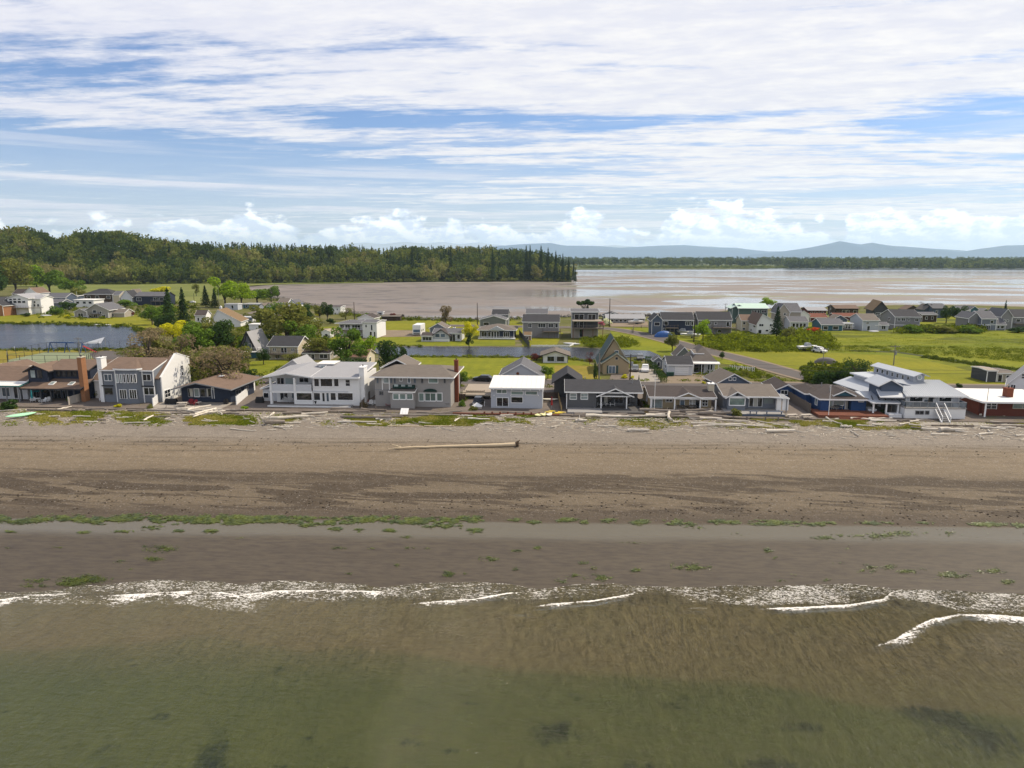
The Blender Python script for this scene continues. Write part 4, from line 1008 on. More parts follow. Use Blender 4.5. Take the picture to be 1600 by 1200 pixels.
 def rail(s, pts, h=1.0, post=.09, mat=T_WHITE, n=None, name='railing', panel=None, balus=.0):
  b = MB(); g = MB()
  for a, c in zip(pts, pts[1:]):
   a = Vector(a); c = Vector(c); L = (c - a).length; k_ = max(1, int(round(L / (n or 1.8))))
   for i in range(k_ + 1):
    p = a.lerp(c, i / k_); b.box(p.x - post / 2, p.x + post / 2, p.y - post / 2, p.y + post / 2, p.z, p.z + h)
   b.bar(a + Vector((0, 0, h)), c + Vector((0, 0, h)), post * 1.1, .06); b.bar(a + Vector((0, 0, .12)), c + Vector((0, 0, .12)), post * .6, .05)
   if balus:
    m_ = int(L / balus)
    for i in range(1, m_):
     p = a.lerp(c, i / m_); b.box(p.x - .015, p.x + .015, p.y - .015, p.y + .015, p.z + .12, p.z + h)
   if panel:
    d = (c - a).normalized(); q = Vector((-d.y, d.x, 0)) * .012
    g.hexa([a + q + Vector((0, 0, .16)), a - q + Vector((0, 0, .16)), c - q + Vector((0, 0, .16)), c + q + Vector((0, 0, .16)), a + q + Vector((0, 0, h - .05)), a - q + Vector((0, 0, h - .05)), c - q + Vector((0, 0, h - .05)), c + q + Vector((0, 0, h - .05))])
  r = s.part(b, name, mat)
  if panel: s.part(g, 'panel', panel, r)
  return r
 def post(s, x, y, z0, z1, w=.16, mat=T_WHITE, name='post'):
  return s.box(name, mat, x - w / 2, x + w / 2, y - w / 2, y + w / 2, z0, z1)
 def vent(s, x, y, z, h=.5):
  return s.part(MB().tube([(x, y, z - .2), (x, y, z + h)], .07, 7).tube([(x, y, z + h), (x, y, z + h + .08)], .11, 7), 'vent_pipe', METALG)
 def skylight(s, x, y, z, slope, w=.7, l=.9):
  c = math.cos(math.atan(slope)); dz = slope * l / 2
  b = MB().slab([(x - w / 2, y - l / 2, z - dz + .12), (x + w / 2, y - l / 2, z - dz + .12), (x + w / 2, y + l / 2, z + dz + .12), (x - w / 2, y + l / 2, z + dz + .12)], .12)
  o = s.part(b, 'skylight', T_WHITE)
  b = MB().slab([(x - w * .4, y - l * .4, z - dz * .8 + .14), (x + w * .4, y - l * .4, z - dz * .8 + .14), (x + w * .4, y + l * .4, z + dz * .8 + .14), (x - w * .4, y + l * .4, z + dz * .8 + .14)], .03)
  s.part(b, 'pane', G_PALE, o)
def gh(name, label, px0, px1, pyb, pye, pyr, wall, roof, kind='x', depth=9, rot=0, trim=T_WHITE, ws=(), side=(), pane=G_DARK, ov=.4, chim=None, deck=None, pk=.5, cat='house', group=None, door=None, base=None, gfr=.0, z=LZ, vents=2, frame=None, belt=None):
 """a more distant house. px0,px1: front corners; pyb,pye,pyr: foot, eave and ridge in the photograph
  kind x: ridge parallel to the front, y: gable to the front, hip, flat, shed
  ws: windows (fx0, fz0, fx1, fz1[, nx]) as fractions of the front wall; side: the same for the visible side wall"""
 H = House(name, label, cat, (px0 + px1) / 2, pyb, rot, z, group)
 a = H.fr(px0, pyb); b = H.fr(px1, pyb); x0, x1 = a.x, b.x
 ze = H.fr((px0 + px1) / 2, pye).z; ym = 0 if kind in ('y',) else depth * pk
 zr = H.fr((px0 + px1) / 2, pyr, ym).z
 fr_ = frame or T_WHITE; w = x1 - x0
 H.x0, H.x1, H.ze, H.zr, H.D = x0, x1, ze, zr, depth
 if kind == 'x': H.walls(wall, x0, x1, 0, depth, 0, ze, zr, 'x', pk); H.gable(roof, trim, x0, x1, 0, depth, ze, zr, 'x', ov, ov * .7, pk=pk)
 elif kind == 'y': H.walls(wall, x0, x1, 0, depth, 0, ze, zr, 'y', pk); H.gable(roof, trim, x0, x1, 0, depth, ze, zr, 'y', ov, ov * .7, pk=pk)
 elif kind == 'hip': H.walls(wall, x0, x1, 0, depth, 0, ze); H.hip(roof, trim, x0, x1, 0, depth, ze + .16, zr, ov)
 elif kind == 'flat': H.walls(wall, x0, x1, 0, depth, 0, ze); H.slab(roof, [(x0 - ov, -ov, ze + .25), (x1 + ov, -ov, ze + .25), (x1 + ov, depth + ov, ze + .3), (x0 - ov, depth + ov, ze + .3)], .24, trim=trim)
 elif kind == 'shed': # single slope rising to the right
  zr2 = H.fr(px1, pyr).z; bb = MB().prism([(x0, 0), (x1, 0), (x1, zr2), (x0, ze)], 'y', 0, depth); H.part(bb, 'wall', wall)
  H.slab(roof, [(x0 - ov, -ov, ze + .2), (x1 + ov, -ov, zr2 + .2), (x1 + ov, depth + ov, zr2 + .2), (x0 - ov, depth + ov, ze + .2)], .18, trim=trim)
 for q in ws:
  H.opening('S', 0, x0 + w * q[0], x0 + w * q[2], ze * q[1], ze * q[3], q[4] if len(q) > 4 else 1, 1, pane if len(q) < 6 else q[5], fr_, name='door' if q[1] < .06 else 'window', door=q[1] < .06)
 left = (H.M @ (EYE - H.p)).x < x0; right = (H.M @ (EYE - H.p)).x > x1
 for q in side:
  face, cx = ('W', x0) if left else ('E', x1)
  H.opening(face, cx, depth * q[0], depth * q[2], ze * q[1], ze * q[3], q[4] if len(q) > 4 else 1, 1, pane, fr_)
 if trim:
  for x in (x0, x1): H.box('corner_board', trim, x - .07, x + .07, -.07, .07, 0, ze - .1)
 if belt: H.part(MB().box(x0 - .04, x1 + .04, -.05, depth + .05, ze * belt - .1, ze * belt + .1), 'belt_board', trim)
 if chim: # (fx, fy, width, height above ridge, mat)
  cx = x0 + w * chim[0]; cy = depth * chim[1]; H.chimney(cx - chim[2] / 2, cx + chim[2] / 2, cy - .4, cy + .4, ze - .5, zr + chim[3], chim[4] if len(chim) > 4 else BRICK)
 for i in range(vents):
  vx = x0 + w * (.3 + .35 * i); vy = depth * (.72 if kind != 'y' else .4); H.vent(vx, vy, (ze + zr) / 2 if kind != 'flat' else ze + .3, .45)
 if deck: # (fx0, fx1, fz, depth, mat)
  dx0 = x0 + w * deck[0]; dx1 = x0 + w * deck[1]; dz = ze * deck[2]; dd = deck[3]; mt = deck[4] if len(deck) > 4 else WOOD
  H.box('deck', mt, dx0, dx1, -dd, -.003, dz - .2, dz)
  H.rail([(dx0 + .06, -.1, dz), (dx0 + .06, -dd + .06, dz), (dx1 - .06, -dd + .06, dz), (dx1 - .06, -.1, dz)], .95, .08, deck[5] if len(deck) > 5 else T_WHITE, 1.4, balus=.0)
  if dz > .8:
   for i in range(4): H.post(dx0 + .1 + (dx1 - dx0 - .2) * i / 3, -dd + .1, 0, dz - .2, .14, mt)
 return H
# ================================================================== FRONT ROW ON THE BEACH
FY = 123.6
# ---- 1: low house cut by the left edge
H = House('beach_house', 'low pale grey house with brown roof and teal-edged porch at the left picture edge', 'house', 12, 625, y=FY)
x0 = H.fr(-60, 600).x; x1 = H.fr(32, 600).x; ze = H.fr(10, 597).z; zr = H.fr(10, 575, 5).z
H.walls(W_LGREY, x0, x1, 1.5, 11, 0, ze, zr, 'x'); H.gable(R_BROWN, T_WHITE, x0, x1, 1.5, 11, ze, zr, 'x', .5, .4)
H.slab(R_WHITE, [(x0, -1.2, ze - .5), (x1 + .6, -1.2, ze - .5), (x1 + .6, 1.4, ze - .1), (x0, 1.4, ze - .1)], .16, 'porch_roof', pmat('teal_trim', (.05, .25, .23), .6, .3, .05, 2))
for i in range(4): H.post(x1 + .3 - i * 2.6, -1.0, 0, ze - .7, .14, T_GREY)
H.win(3, 606, 16, 619, 1.5, 2, 1, G_BLUE); H.win(21, 604, 29, 622, 1.5, 1, 1, G_DARK, name='door', door=True)
# ---- 2: navy house with the tall chimney
H = House('beach_house', 'navy house with brown roofs, deep front porch and a tall orange brick chimney', 'house', 95, 628, y=FY)
x0 = H.fr(36, 610).x; xc = H.fr(127, 610).x; x1 = H.fr(158, 610).x; D = 11
zp = H.fr(80, 607, -.5).z; zpt = H.fr(80, 591, 3).z
H.walls(W_NAVY, x0 + 2.4, xc, 3, D, zp, H.fr(100, 578, 3).z, name='wall')
H.walls(W_NAVY, x0 + .3, xc, 3.0, D, 0, zp - .003)
zg0 = H.fr(60, 579, 1.6).z; zgp = H.fr(53, 571.5, 1.6).z; gx0 = H.fr(38, 579, 1.6).x; gx1 = H.fr(84, 579, 1.6).x
H.walls(W_NAVY, gx0 + .7, gx1 - 1.4, 1.6, 7, zp + .2, zg0, zgp - .15, 'y', .42, name='upper_wall')
H.gable(R_BROWN, T_DARK, gx0 + .7, gx1 - 1.4, 1.6, 7, zg0, zgp, 'y', .7, .5, pk=.42)
ze = H.fr(110, 578, 3).z; zr = H.fr(110, 562.5, 7).z
H.gable(R_BROWN, T_DARK, gx1 - 2.2, xc + .1, 3, D, ze, zr, 'x', .5, .0)
H.slab(R_BROWN, [(x0 - .2, -.9, zp), (xc + .6, -.9, zp), (xc + .6, 3.1, zpt), (x0 + 1.3, 3.1, zpt)], .18, 'porch_roof', T_DARK)
for px in (36, 66, 82, 108, 118): H.post(H.fr(px, 615).x, -.4, 0, zp - .25, .22, W_DARK)
H.win(47, 578.5, 56, 590, 1.6, 1, 1, G_PALE, T_DARK); H.win(58, 578.5, 66, 590, 1.6, 1, 1, G_CURT, T_DARK)
for i in range(4): H.win(88 + i * 8.5, 580, 94.5 + i * 8.5, 587.5, 3, 1, 1, G_DARK, T_DARK)
for a, b in ((38, 48), (51, 64), (84, 96), (98, 107)): H.win(a, 610, b, 623, 3, 2, 1, G_DARK, T_GREY)
H.win(68, 609, 80, 625.5, 3, 2, 1, G_DARK, T_DARK, 'door', door=True)
H.skylight(H.fr(81, 596, 1).x, 1.1, zp + (zpt - zp) * .5, (zpt - zp) / 4, 1.0, 1.1); H.skylight(H.fr(111, 596, 1).x, 1.1, zp + (zpt - zp) * .5, (zpt - zp) / 4, 1.0, 1.1)
H.skylight(H.fr(98, 567, 5).x, 5.2, ze + (zr - ze) * .55, (zr - ze) / 4, .9, .9)
H.chimney(H.fr(125.5, 600, .2).x, H.fr(132, 600, .2).x, .0, 1.3, 0, H.fr(130, 559, .2).z, BRICKO, T_TAN)
# white wing whose gable faces right
z1e = H.fr(150, 590, 4).z; gx = x1
H.walls(W_WHITE, xc + .3, gx - .5, 3.4, 12.5, 0, z1e - .3, H.fr(150, 563, 8).z, 'x', name='wing_wall'); H.gable(R_BROWN, T_WHITE, xc + .3, gx - .5, 3.4, 12.5, z1e - .3, H.fr(150, 563, 8).z, 'x', .4, .15, name='wing_roof')
zz = H.fr(150, 580, 6).z
H.opening('E', gx - .5, 5.5, 8.0, zz - .7, zz + .6, 2, 1, G_DARK); H.opening('E', gx - .5, 6.0, 8.2, .9, 2.2, 2, 1, G_DARK)
H.box('wall_panel', W_NAVY, xc - 3.4, xc - .4, 2.75, 2.95, .1, 1.1)
# ---- 3: blue grey house with white side gables
H = House('beach_house', 'blue-grey two-storey house with bowed central bay, white side gable and white chimney', 'house', 215, 629, y=FY)
x0 = H.fr(160, 600).x; x1 = H.fr(241, 600).x; xr = H.fr(246, 600).x; D = 10
ze = H.fr(200, 579).z; zr = H.fr(200, 559.5, 6).z; zm = H.fr(200, 603).z
H.walls(W_BGREY, x0, x1, 0, D + 1.2, 0, ze, zr - .1, 'x', .53)
H.gable(R_BROWN, T_WHITE, x0, x1 - .2, 0, D + 1.2, ze, zr, 'x', .35, .25, pk=.53)
# tall white end wall standing proud, salt-box outline
b = MB(); b.prism([(.6, 0), (11, 0), (11, ze + 1.0), (6.6, zr + .9), (6.1, zr + .9), (.6, ze - 1.4)], 'x', x1 + .9, x1 + 1.15); H.part(b, 'end_wall', W_WHITE)
b = MB(); b.prism([(.2, ze - 1.7), (6.2, zr + .55), (6.2, zr + .75), (.2, ze - 1.5)], 'x', x1 + .02, x1 + .88); H.part(b, 'link_roof', R_BROWN)
b = MB(); b.box(x1 + .004, x1 + .89, .5, 10.9, 0, ze - 1.8); H.part(b, 'link_wall', W_BGREY)
b = MB(); b.bar((x1 + 1.03, .5, ze - 1.35), (x1 + 1.03, 6.1, zr + 1.0), .35, .14); b.bar((x1 + 1.03, 6.6, zr + 1.0), (x1 + 1.03, 11.1, ze + 1.1), .35, .14); H.part(b, 'coping', T_WHITE)
H.opening('E', x1 + 1.15, 1.2, 3.0, .9, 2.3, 2, 2, G_DARK); H.opening('E', x1 + 1.15, 7.6, 8.2, ze - 1.0, ze - .2, 1, 1, G_DARK); H.opening('E', x1 + 1.15, 7.6, 8.2, ze - 2.2, ze - 1.5, 1, 1, G_DARK)
H.box('belt_board', R_BLACK, x0 - .05, x0 + 2.2, -.25, -.004, zm - .1, zm + .12); H.box('belt_board', R_BLACK, H.fr(220, 600).x, x1, -.25, -.004, zm - .1, zm + .12)
# bay
bx0 = H.fr(177, 600, -1).x; bx1 = H.fr(218, 600, -1).x
pr = [(bx0, .0), (bx0 + .5, -.8), (bx0 + 2.0, -1.15), (bx1 - 2.0, -1.15), (bx1 - .5, -.8), (bx1, .0)]
b = MB(); n = len(pr)
b.v += [(p[0], p[1], 0) for p in pr] + [(p[0], p[1], ze + .25) for p in pr]
b.f += [tuple(range(n)), tuple(n + i for i in range(n))] + [(i, (i + 1) % n, n + (i + 1) % n, n + i) for i in range(n)]
H.part(b, 'bay', W_BGREY)
b = MB(); n = len(pr); q = [(p[0] + (.25 if p[0] > (bx0 + bx1) / 2 else -.25), p[1] - .3 if p[1] < 0 else -.1) for p in pr]
b.v += [(p[0], p[1], ze + .253) for p in q] + [(p[0], p[1], ze + .55) for p in q]
b.f += [tuple(range(n)), tuple(n + i for i in range(n))] + [(i, (i + 1) % n, n + (i + 1) % n, n + i) for i in range(n)]
H.part(b, 'bay_cornice', T_WHITE)
cx = (bx0 + bx1) / 2
b = MB()
apx = (cx, 3.0, ze + 2.0)
for i in range(n - 1): b.poly([(q[i][0], q[i][1], ze + .553), (q[i + 1][0], q[i + 1][1], ze + .553), apx])
H.part(b, 'bay_roof', R_BROWN)
for i in range(6): H.win(181.5 + i * 5.6, 585, 185.3 + i * 5.6, 597.5, -1.16, 1, 1, G_DARK if i > 1 else G_PALE)
for a in (187, 202.5): H.win(a, 609, a + 11.5, 622.5, -1.16, 3, 1, G_DARK, name='door', door=True)
H.win(163, 585, 175, 594.5, 0, 2, 1, G_BLUE); H.win(223, 585, 236, 594.5, 0, 2, 1, G_DARK)
H.win(163, 606, 177, 616.5, 0, 1, 1, G_DARK, T_GREY); H.win(224, 606, 241.5, 616.5, 0, 2, 1, G_DARK)
H.chimney(H.fr(156, 590).x - .3, H.fr(160.5, 590).x, 0, 1.6, 0, H.fr(160, 560, 0).z, W_WHITE, T_WHITE)
for x in (x0 + .05, bx0 - .1, bx1 + .1, x1 - .05): H.box('corner_board', T_WHITE, x - .09, x + .09, -.13, -.004, 0, ze - .1)
# ---- 4: low house with broad brown gable
H = House('beach_house', 'low dark navy bungalow under a broad brown gable roof with small brick chimney', 'house', 312, 632, y=FY)
x0 = H.fr(280, 615).x; x1 = H.fr(357, 620).x; D = 10.5
pk = H.fr(309, 600, -1); ze = H.fr(345, 608.5, -1).z; D = 11
H.walls(W_NAVY, x0, x1, .8, D, 0, ze - .15, pk.z - .2, 'y', .36)
H.gable(R_BROWN, T_GREY, x0 + .2, x1 - .2, .8, D, ze, pk.z, 'y', 1.3, 1.8, pk=.40)
H.chimney(H.fr(345, 590, 7).x, H.fr(349.5, 590, 7).x, 6.4, 7.2, ze, H.fr(346, 587.5, 7).z, BRICK, T_WHITE)
for i, a in enumerate((294, 303.5, 313, 322.5)): H.win(a, 607.5, a + 8, 619.5, .8, 1, 1, (G_CURT, G_PALE, G_DARK, G_CURT)[i], T_WHITE if i == 1 else T_GREY)
H.win(331, 606, 335, 622, .8, 1, 1, G_PALE, T_WHITE, 'door', door=True)
H.part(MB().box(x1 - 3.8, x1 + .02, .72, .79, .1, ze - .5), 'cladding', W_NAVY)
H.opening('E', x1, 3, 5, 1.3, 2.1, 2, 1, G_DARK, T_GREY); H.opening('E', x1, 7, 8.4, 1.3, 2.1, 2, 1, G_DARK, T_GREY)
H.box('terrace', CONC, x0 - 3.4, x1 + .6, -6.2, .79, -.05, .28)
H.box('terrace_step', CONC, x0 + 4.6, x1 - 1.0, -6.9, -6.203, -.05, .14)
# ---- 5: long white modern house
H = House('beach_house', 'long white two-storey house with covered balcony at left and dark picture windows', 'house', 485, 634, y=FY)
x0 = H.fr(423, 610).x; x1 = H.fr(562, 610).x; xm = H.fr(489, 610).x; D = 12
ze = H.fr(520, 590).z; zf = H.fr(480, 612).z; zb = zf
H.walls(W_WHITE, xm, x1, 0, D, 0, ze, name='wall')
H.walls(W_WHITE, x0 + .05, xm - .003, 2.4, D, 0, ze, name='wall')
# balcony wing: deep, with columns and parapet
H.box('balcony_floor', W_WHITE, x0, xm - .004, -.35, 2.39, zf - .22, zf + .12)
H.box('balcony_parapet', W_LGREY, x0 + .2, xm - .2, -.3, -.15, zf + .121, H.fr(450, 600).z)
for px in (424, 461.5): H.post(H.fr(px, 610).x + .05, -.2, 0, zf - .22, .42, W_WHITE, 'column'); H.post(H.fr(px, 610).x + .05, -.2, zf + .12, ze - .1, .42, W_WHITE, 'column')
H.win(433, 590.5, 444, 600, 2.4, 2, 1, G_DARK); H.win(446, 590.5, 459, 600, 2.4, 1, 1, G_PALE); H.win(468, 590.5, 482, 597, 2.4, 2, 1, G_DARK)
H.win(438, 614, 450, 624.5, 2.4, 2, 1, G_DARK, name='door', door=True); H.win(456, 614, 466, 624, 2.4, 1, 1, G_BLUE)
for a, b, n in ((491, 498.7, 1), (501, 519.5, 1), (522, 529.3, 1)): H.win(a, 592, b, 603.5, 0, n, 1, G_DARK, fw=.14)
H.win(540, 593.5, 547, 603, 0, 1, 2, G_DARK)
for a, b in ((463.5, 487.5), (490.5, 500.5), (516.5, 525), (528, 551.5)): H.win(a, 614, b, 625, 0 if a > 488 else -.35, 1, 1, G_DARK, fw=.13)
H.box('front_wall', W_WHITE, H.fr(462, 620).x, xm, -.345, 2.38, 0, zf - .23)
H.win(503.5, 614, 507.8, 627, 0, 1, 1, G_DARK, name='door', door=True); H.win(510, 614, 514.3, 627, 0, 1, 1, G_BLUE, name='door', door=True)
H.box('belt_board', W_LGREY, xm + .1, x1 - 2.2, -.10, -.003, zf - .05, zf + .22)
# low gabled roof of the left part, shallow roof right
gp_ = H.fr(456, 584.5, -.6); zl = H.fr(420, 590.5, -.6).z
H.gable(R_LGREY, T_WHITE, x0 - .3, xm - .2, .2, D, ze + .05, gp_.z, 'y', .7, 1.1, pk=.46)
H.slab(R_LGREY, [(xm - .1, -.7, ze + .2), (x1 + .1, -.7, ze + .2), (x1 + .1, D, ze + 1.15), (xm - .1, D, ze + 1.15)], .24, trim=T_WHITE)
H.chimney(x1 - .1, x1 + .85, .3, 2.6, 0, H.fr(565, 575, .3).z, W_WHITE, T_WHITE)
rx0 = H.fr(498, 575, 9).x; rx1 = H.fr(521, 575, 9).x; rz = H.fr(510, 580, 9).z; rt = H.fr(510, 569, 9).z
H.walls(W_WHITE, rx0, rx1, 9, 12.4, rz - .8, rt, name='rooftop_room'); H.opening('S', 9, rx0 + .5, rx1 - .6, rz + .05, rt - .35, 4, 1, G_PALE)
H.slab(R_WHITE, [(rx0 - .3, 8.6, rt + .15), (rx1 + .3, 8.6, rt + .15), (rx1 + .3, 12.6, rt + .2), (rx0 - .3, 12.6, rt + .2)], .14, 'roof_cap')
H.box('roof_cabinet', T_DARK, rx0 - 1.1, rx0 - .15, 9, 9.9, rz - .6, rz + .8)
# lean-to at the far left
H.walls(W_LGREY, x0 - 3.0, x0 + .04, 3.2, 11, 0, H.fr(410, 607, 3.2).z); lz = H.fr(410, 607, 3.2).z
H.slab(R_GREY, [(x0 - 3.3, 2.7, lz + .1), (x0 + .03, 2.7, lz + 1.0), (x0 + .03, 11.3, lz + 1.0), (x0 - 3.3, 11.3, lz + .1)], .16, 'side_roof', T_WHITE)
H.win(412, 614, 420, 621.5, 3.2, 1, 1, G_DARK)
H.box('deck', DECKG, x0 + .1, x1 - 1.2, -2.0, -.36, 0, .42); H.box('deck_edge', T_WHITE, x0 + .1, x1 - 1.2, -2.08, -2.003, .2, .44)
H.box('sea_wall', WOOD, x0 - 1, x1 + .5, -3.1, -2.7, -.3, .25)
# small detached roof behind
G = gh('garage', 'pale grey garage with white-edged gable roof tucked behind the long white house', 422, 486, 600, 588, 563, W_LGREY, R_LGREY, 'y', 8, 0, ws=(), pk=.6, cat='garage')
# ---- 6: grey hip-roofed house
H = House('beach_house', 'grey two-storey house with broad hipped taupe roof, green awnings and a red brick chimney', 'house', 645, 637, y=FY)
x0 = H.fr(586, 610).x; x1 = H.fr(704, 610).x; D = 12
ze = H.fr(645, 589).z; zr = H.fr(645, 569.5, 6).z; zf = H.fr(600, 609).z
H.walls(W_WARM, x0, x1, 0, D, 0, ze - .15)
H.hip(R_TAUPE, T_WHITE, x0, x1, 0, D, ze + .1, zr, .75, ridge=3.6)
G_ = MB(); g0 = H.fr(600, 575, 9).x; g1 = H.fr(645, 575, 9).x; gz = H.fr(622, 562, 9).z
H.gable(R_TAUPE, T_WHITE, g0, g1, 8, 15, ze + .4, gz, 'y', .4, .2, name='rear_roof'); H.walls(W_WARM, g0, g1, 12.01, 15, 0, ze + .3, gz - .2, 'y', name='rear_wall')
H.chimney(x1 + .02, x1 + .72, 4.6, 5.6, 0, H.fr(701, 564, 4.6).z, BRICK, BRICK)
H.box('belt_board', T_GREY, x0 - .03, H.fr(608, 600).x, -.06, -.003, zf - .06, zf + .06)
for px in (597.5, 608.5): H.box('pilaster', T_WHITE, H.fr(px, 600).x - .08, H.fr(px, 600).x + .08, -.1, -.003, zf, ze - .35)
for a, b, n, pn in ((589, 591, 1, G_BLUE), (599.5, 607.5, 1, G_PALE), (610, 612.5, 1, G_BLUE), (616, 618, 1, G_BLUE), (624.5, 628.5, 2, G_DARK), (637.5, 641, 1, G_BLUE), (647, 649.5, 1, G_BLUE), (658.5, 660.8, 1, G_DARK), (670, 684, 1, G_GRN), (694, 696, 1, G_DARK)):
 H.win(a, 590.5, b, 598 if n == 1 else 595, 0, n, 1, pn, T_WHITE if b - a > 3.4 else T_GREY)
sx0 = H.fr(609, 620, -1.6).x; sx1 = H.fr(648, 620, -1.6).x; sz = H.fr(630, 612.5, -1.6).z
H.walls(W_WARM, sx0 + .1, sx1 - .1, -1.6, -.003, 0, sz - .1, name='sunroom_wall')
H.slab(R_TAUPE, [(sx0 - .1, -1.9, sz + .1), (sx1 + .1, -1.9, sz + .1), (sx1 + .1, -.01, sz + .5), (sx0 - .1, -.01, sz + .5)], .14, 'sunroom_roof', T_WHITE)
for a in (614.5, 625, 636): H.win(a, 615.5, a + 8.5, 623.5, -1.6, 1, 1, G_GRN, fw=.13)
aw = pmat('dark_green_awning', (.022, .055, .045), .8, .2, .1, 2)
az0 = H.fr(630, 607, -.9).z; az1 = H.fr(630, 601).z; b = MB(); b.prism([(-.9, az0), (-.003, az0), (-.003, az1), (-.55, az1)], 'x', sx0 + .4, sx1 - .2); A_ = H.part(b, 'awning', aw)
for a in (616, 627, 637.5):
 q = H.fr(a, 604, -.8); H.box('skylight', G_PALE, q.x, q.x + .75, -.86, -.70, az0 + .35, az0 + .75, A_)
H.win(587 + 6, 611.5, 598.5, 616.5, 0, 2, 1, G_DARK, T_GREY)
for a, b_1 in ((655, 662), (664.5, 680.5), (683, 690.5)): H.win(a, 614.5, b_1, 626, 0, 1 if b_1 - a < 10 else 2, 1, G_GRN, name='door' if b_1 - a > 10 else 'window', fw=.13)
c = H.fr(672.5, 610.5); b = MB(); b.prism([(c.x - 1.25, c.z - .1)] + [(c.x + 1.25 * math.cos(t), c.z - .1 + .5 * math.sin(t)) for t in np.linspace(0, math.pi, 9)], 'y', -.5, -.003); H.part(b, 'arched_awning', aw)
H.box('patio', CONC, x0 + 1, x1 - .3, -5.0, -.003, -.05, .14)
H.box('sea_wall', CONC, x0 - 2.5, x1 + 2.0, -6.2, -5.9, -.3, .22)
H.box('retaining_curb', WOOD, x0 - 2.2, x0 + 3.2, -4.6, -4.3, -.1, .55)
# ---- 7: blue grey cube house with white roof
H = House('beach_house', 'blue-grey boxy house with a flat bright white roof and red patio edging', 'house', 806, 642, y=FY)
x0 = H.fr(767, 610).x; x1 = H.fr(847.5, 610).x; D = 10
ze = H.fr(806, 605).z; zt = H.fr(806, 587.5, 8).z
H.walls(W_PBLUE, x0, x1, 0, D, 0, ze - .2)
H.slab(R_WHITE, [(x0 - .25, -.8, ze), (x1 + .25, -.8, ze), (x1 + .25, 8.6, zt), (x0 - .25, 8.6, zt)], .22, trim=T_WHITE)
b = MB()
for i in range(11): xx = x0 + .3 + (x1 - x0 - .6) * i / 10; b.bar((xx, -.7, ze + .03), (xx, 8.5, zt + .03), .05, .06)
H.part(b, 'roof_seam', R_WHITE)
for i in range(6): xx = x0 + .5 + (x1 - x0 - 1) * i / 5; H.box('rafter_tail', T_WHITE, xx - .07, xx + .07, -.75, -.003, ze - .45, ze - .24)
H.win(776.5, 609, 791.5, 614.3, 0, 2, 1, G_GRN); H.win(799, 611.5, 817, 616.5, 0, 1, 1, G_GRN); H.win(821.5, 611.5, 839, 616.5, 0, 1, 1, G_GRN)
H.win(776.5, 621.5, 794, 634.5, 0, 2, 1, G_DARK, name='door', door=True); H.win(799, 620.5, 816.5, 629, 0, 1, 1, G_DARK)
for px in (772, 798, 841): q = H.fr(px, 617.5); H.part(MB().tube([(q.x, -.02, q.z), (q.x, -.22, q.z - .05)], .09, 8), 'flood_lamp', T_WHITE)
H.box('patio', CONC, x0 - 1.5, x1 + 3.5, -4.6, -.003, -.05, .10)
H.box('patio_kerb', REDWOOD, x0 - 6.4, x1 + 3.2, -5.1, -4.63, -.4, .26)
for i in range(9):
 xx = H.fr(757 + i * 12.2, 646, -5.1).x; H.box('kerb_post', REDWOOD, xx - .16, xx + .16, -5.28, -5.103, -.5, .62)
G = gh('garage', 'blue-grey garage with pale trimmed gable and round red vent behind the white-roofed house', 781, 847, 597, 588, 569.5, W_PBLUE, R_GREY, 'y', 11, 0, cat='garage', vents=1)
q = G.fr(809, 583.5); G.part(MB().tube([(q.x, -.01, q.z), (q.x, -.12, q.z)], .33, 12), 'round_vent', REDWOOD)
# ---- 8: charcoal bungalow
H = House('beach_house', 'charcoal bungalow with black shingle roof and a white-edged porch gable at its right', 'house', 935, 641, y=FY)
x0 = H.fr(885, 620).x; x1 = H.fr(1003, 620).x; D = 11
ze = H.fr(905, 612.5).z; zr = H.fr(930, 594, 6).z
xa = H.fr(932, 620).x
H.walls(W_MID, x0, xa, 0, D, 0, ze - .2, zr - .25, 'x', .52); H.walls(W_MID, xa + .003, x1 - .5, 2.4, D, 0, ze - .25, name='wall')
H.gable(R_BLACK, T_WHITE, x0, x1 - .2, 0, D, ze, zr, 'x', .45, .35, pk=.52)
pz = H.fr(962, 608.5, -.5).z; pe = H.fr(933, 618.3, -.5).z; pl_ = H.fr(933, 618, -.5).x; pr_ = H.fr(989, 618, -.5).x
H.gable(R_BLACK, T_WHITE, pl_ + .5, pr_ - .4, 0, 6.2, pe, pz, 'y', .6, .7, name='porch_roof'); b = MB(); b.prism([(pl_ + .6, pe - .05), (pr_ - .5, pe - .05), ((pl_ + pr_) / 2, pz - .2)], 'y', -.1, .05); H.part(b, 'porch_gable', W_MID)
H.box('porch_beam', T_WHITE, pl_ + .5, pr_ - .4, -.2, -.05, pe - .25, pe - .06)
for px in (939, 979): H.post(H.fr(px, 630).x, -.1, 0, pe - .25, .2, T_WHITE)
H.win(891, 615, 900.5, 623.5, 0, 1, 2, G_PALE); H.win(908, 615, 918, 623.5, 0, 1, 2, G_PALE)
H.win(944, 620, 956, 632, 2.4, 2, 1, G_CURT, T_DARK, name='door', door=True); H.win(961, 620, 973, 630, 2.4, 2, 1, G_DARK, T_GREY); H.win(978, 620, 984, 631, 2.4, 1, 1, G_DARK, T_GREY)
H.part(MB().box(x0 - .02, x0 + .14, -.08, -.003, 0, ze - .3), 'corner_board', T_WHITE)
H.box('deck', DECKG, x0 + .2, x0 + 6.4, -3.8, -.003, -.02, .46); H.box('porch_floor', pmat('dark_deck_boards', (.13, .125, .125), .85, .2, .12, 1), x0 + 6.42, x1 + .2, -3.2, 2.38, -.02, .40)
H.box('sea_wall', WOOD, x0 + 1.5, x1 + 2.0, -5.2, -4.8, -.4, .3)
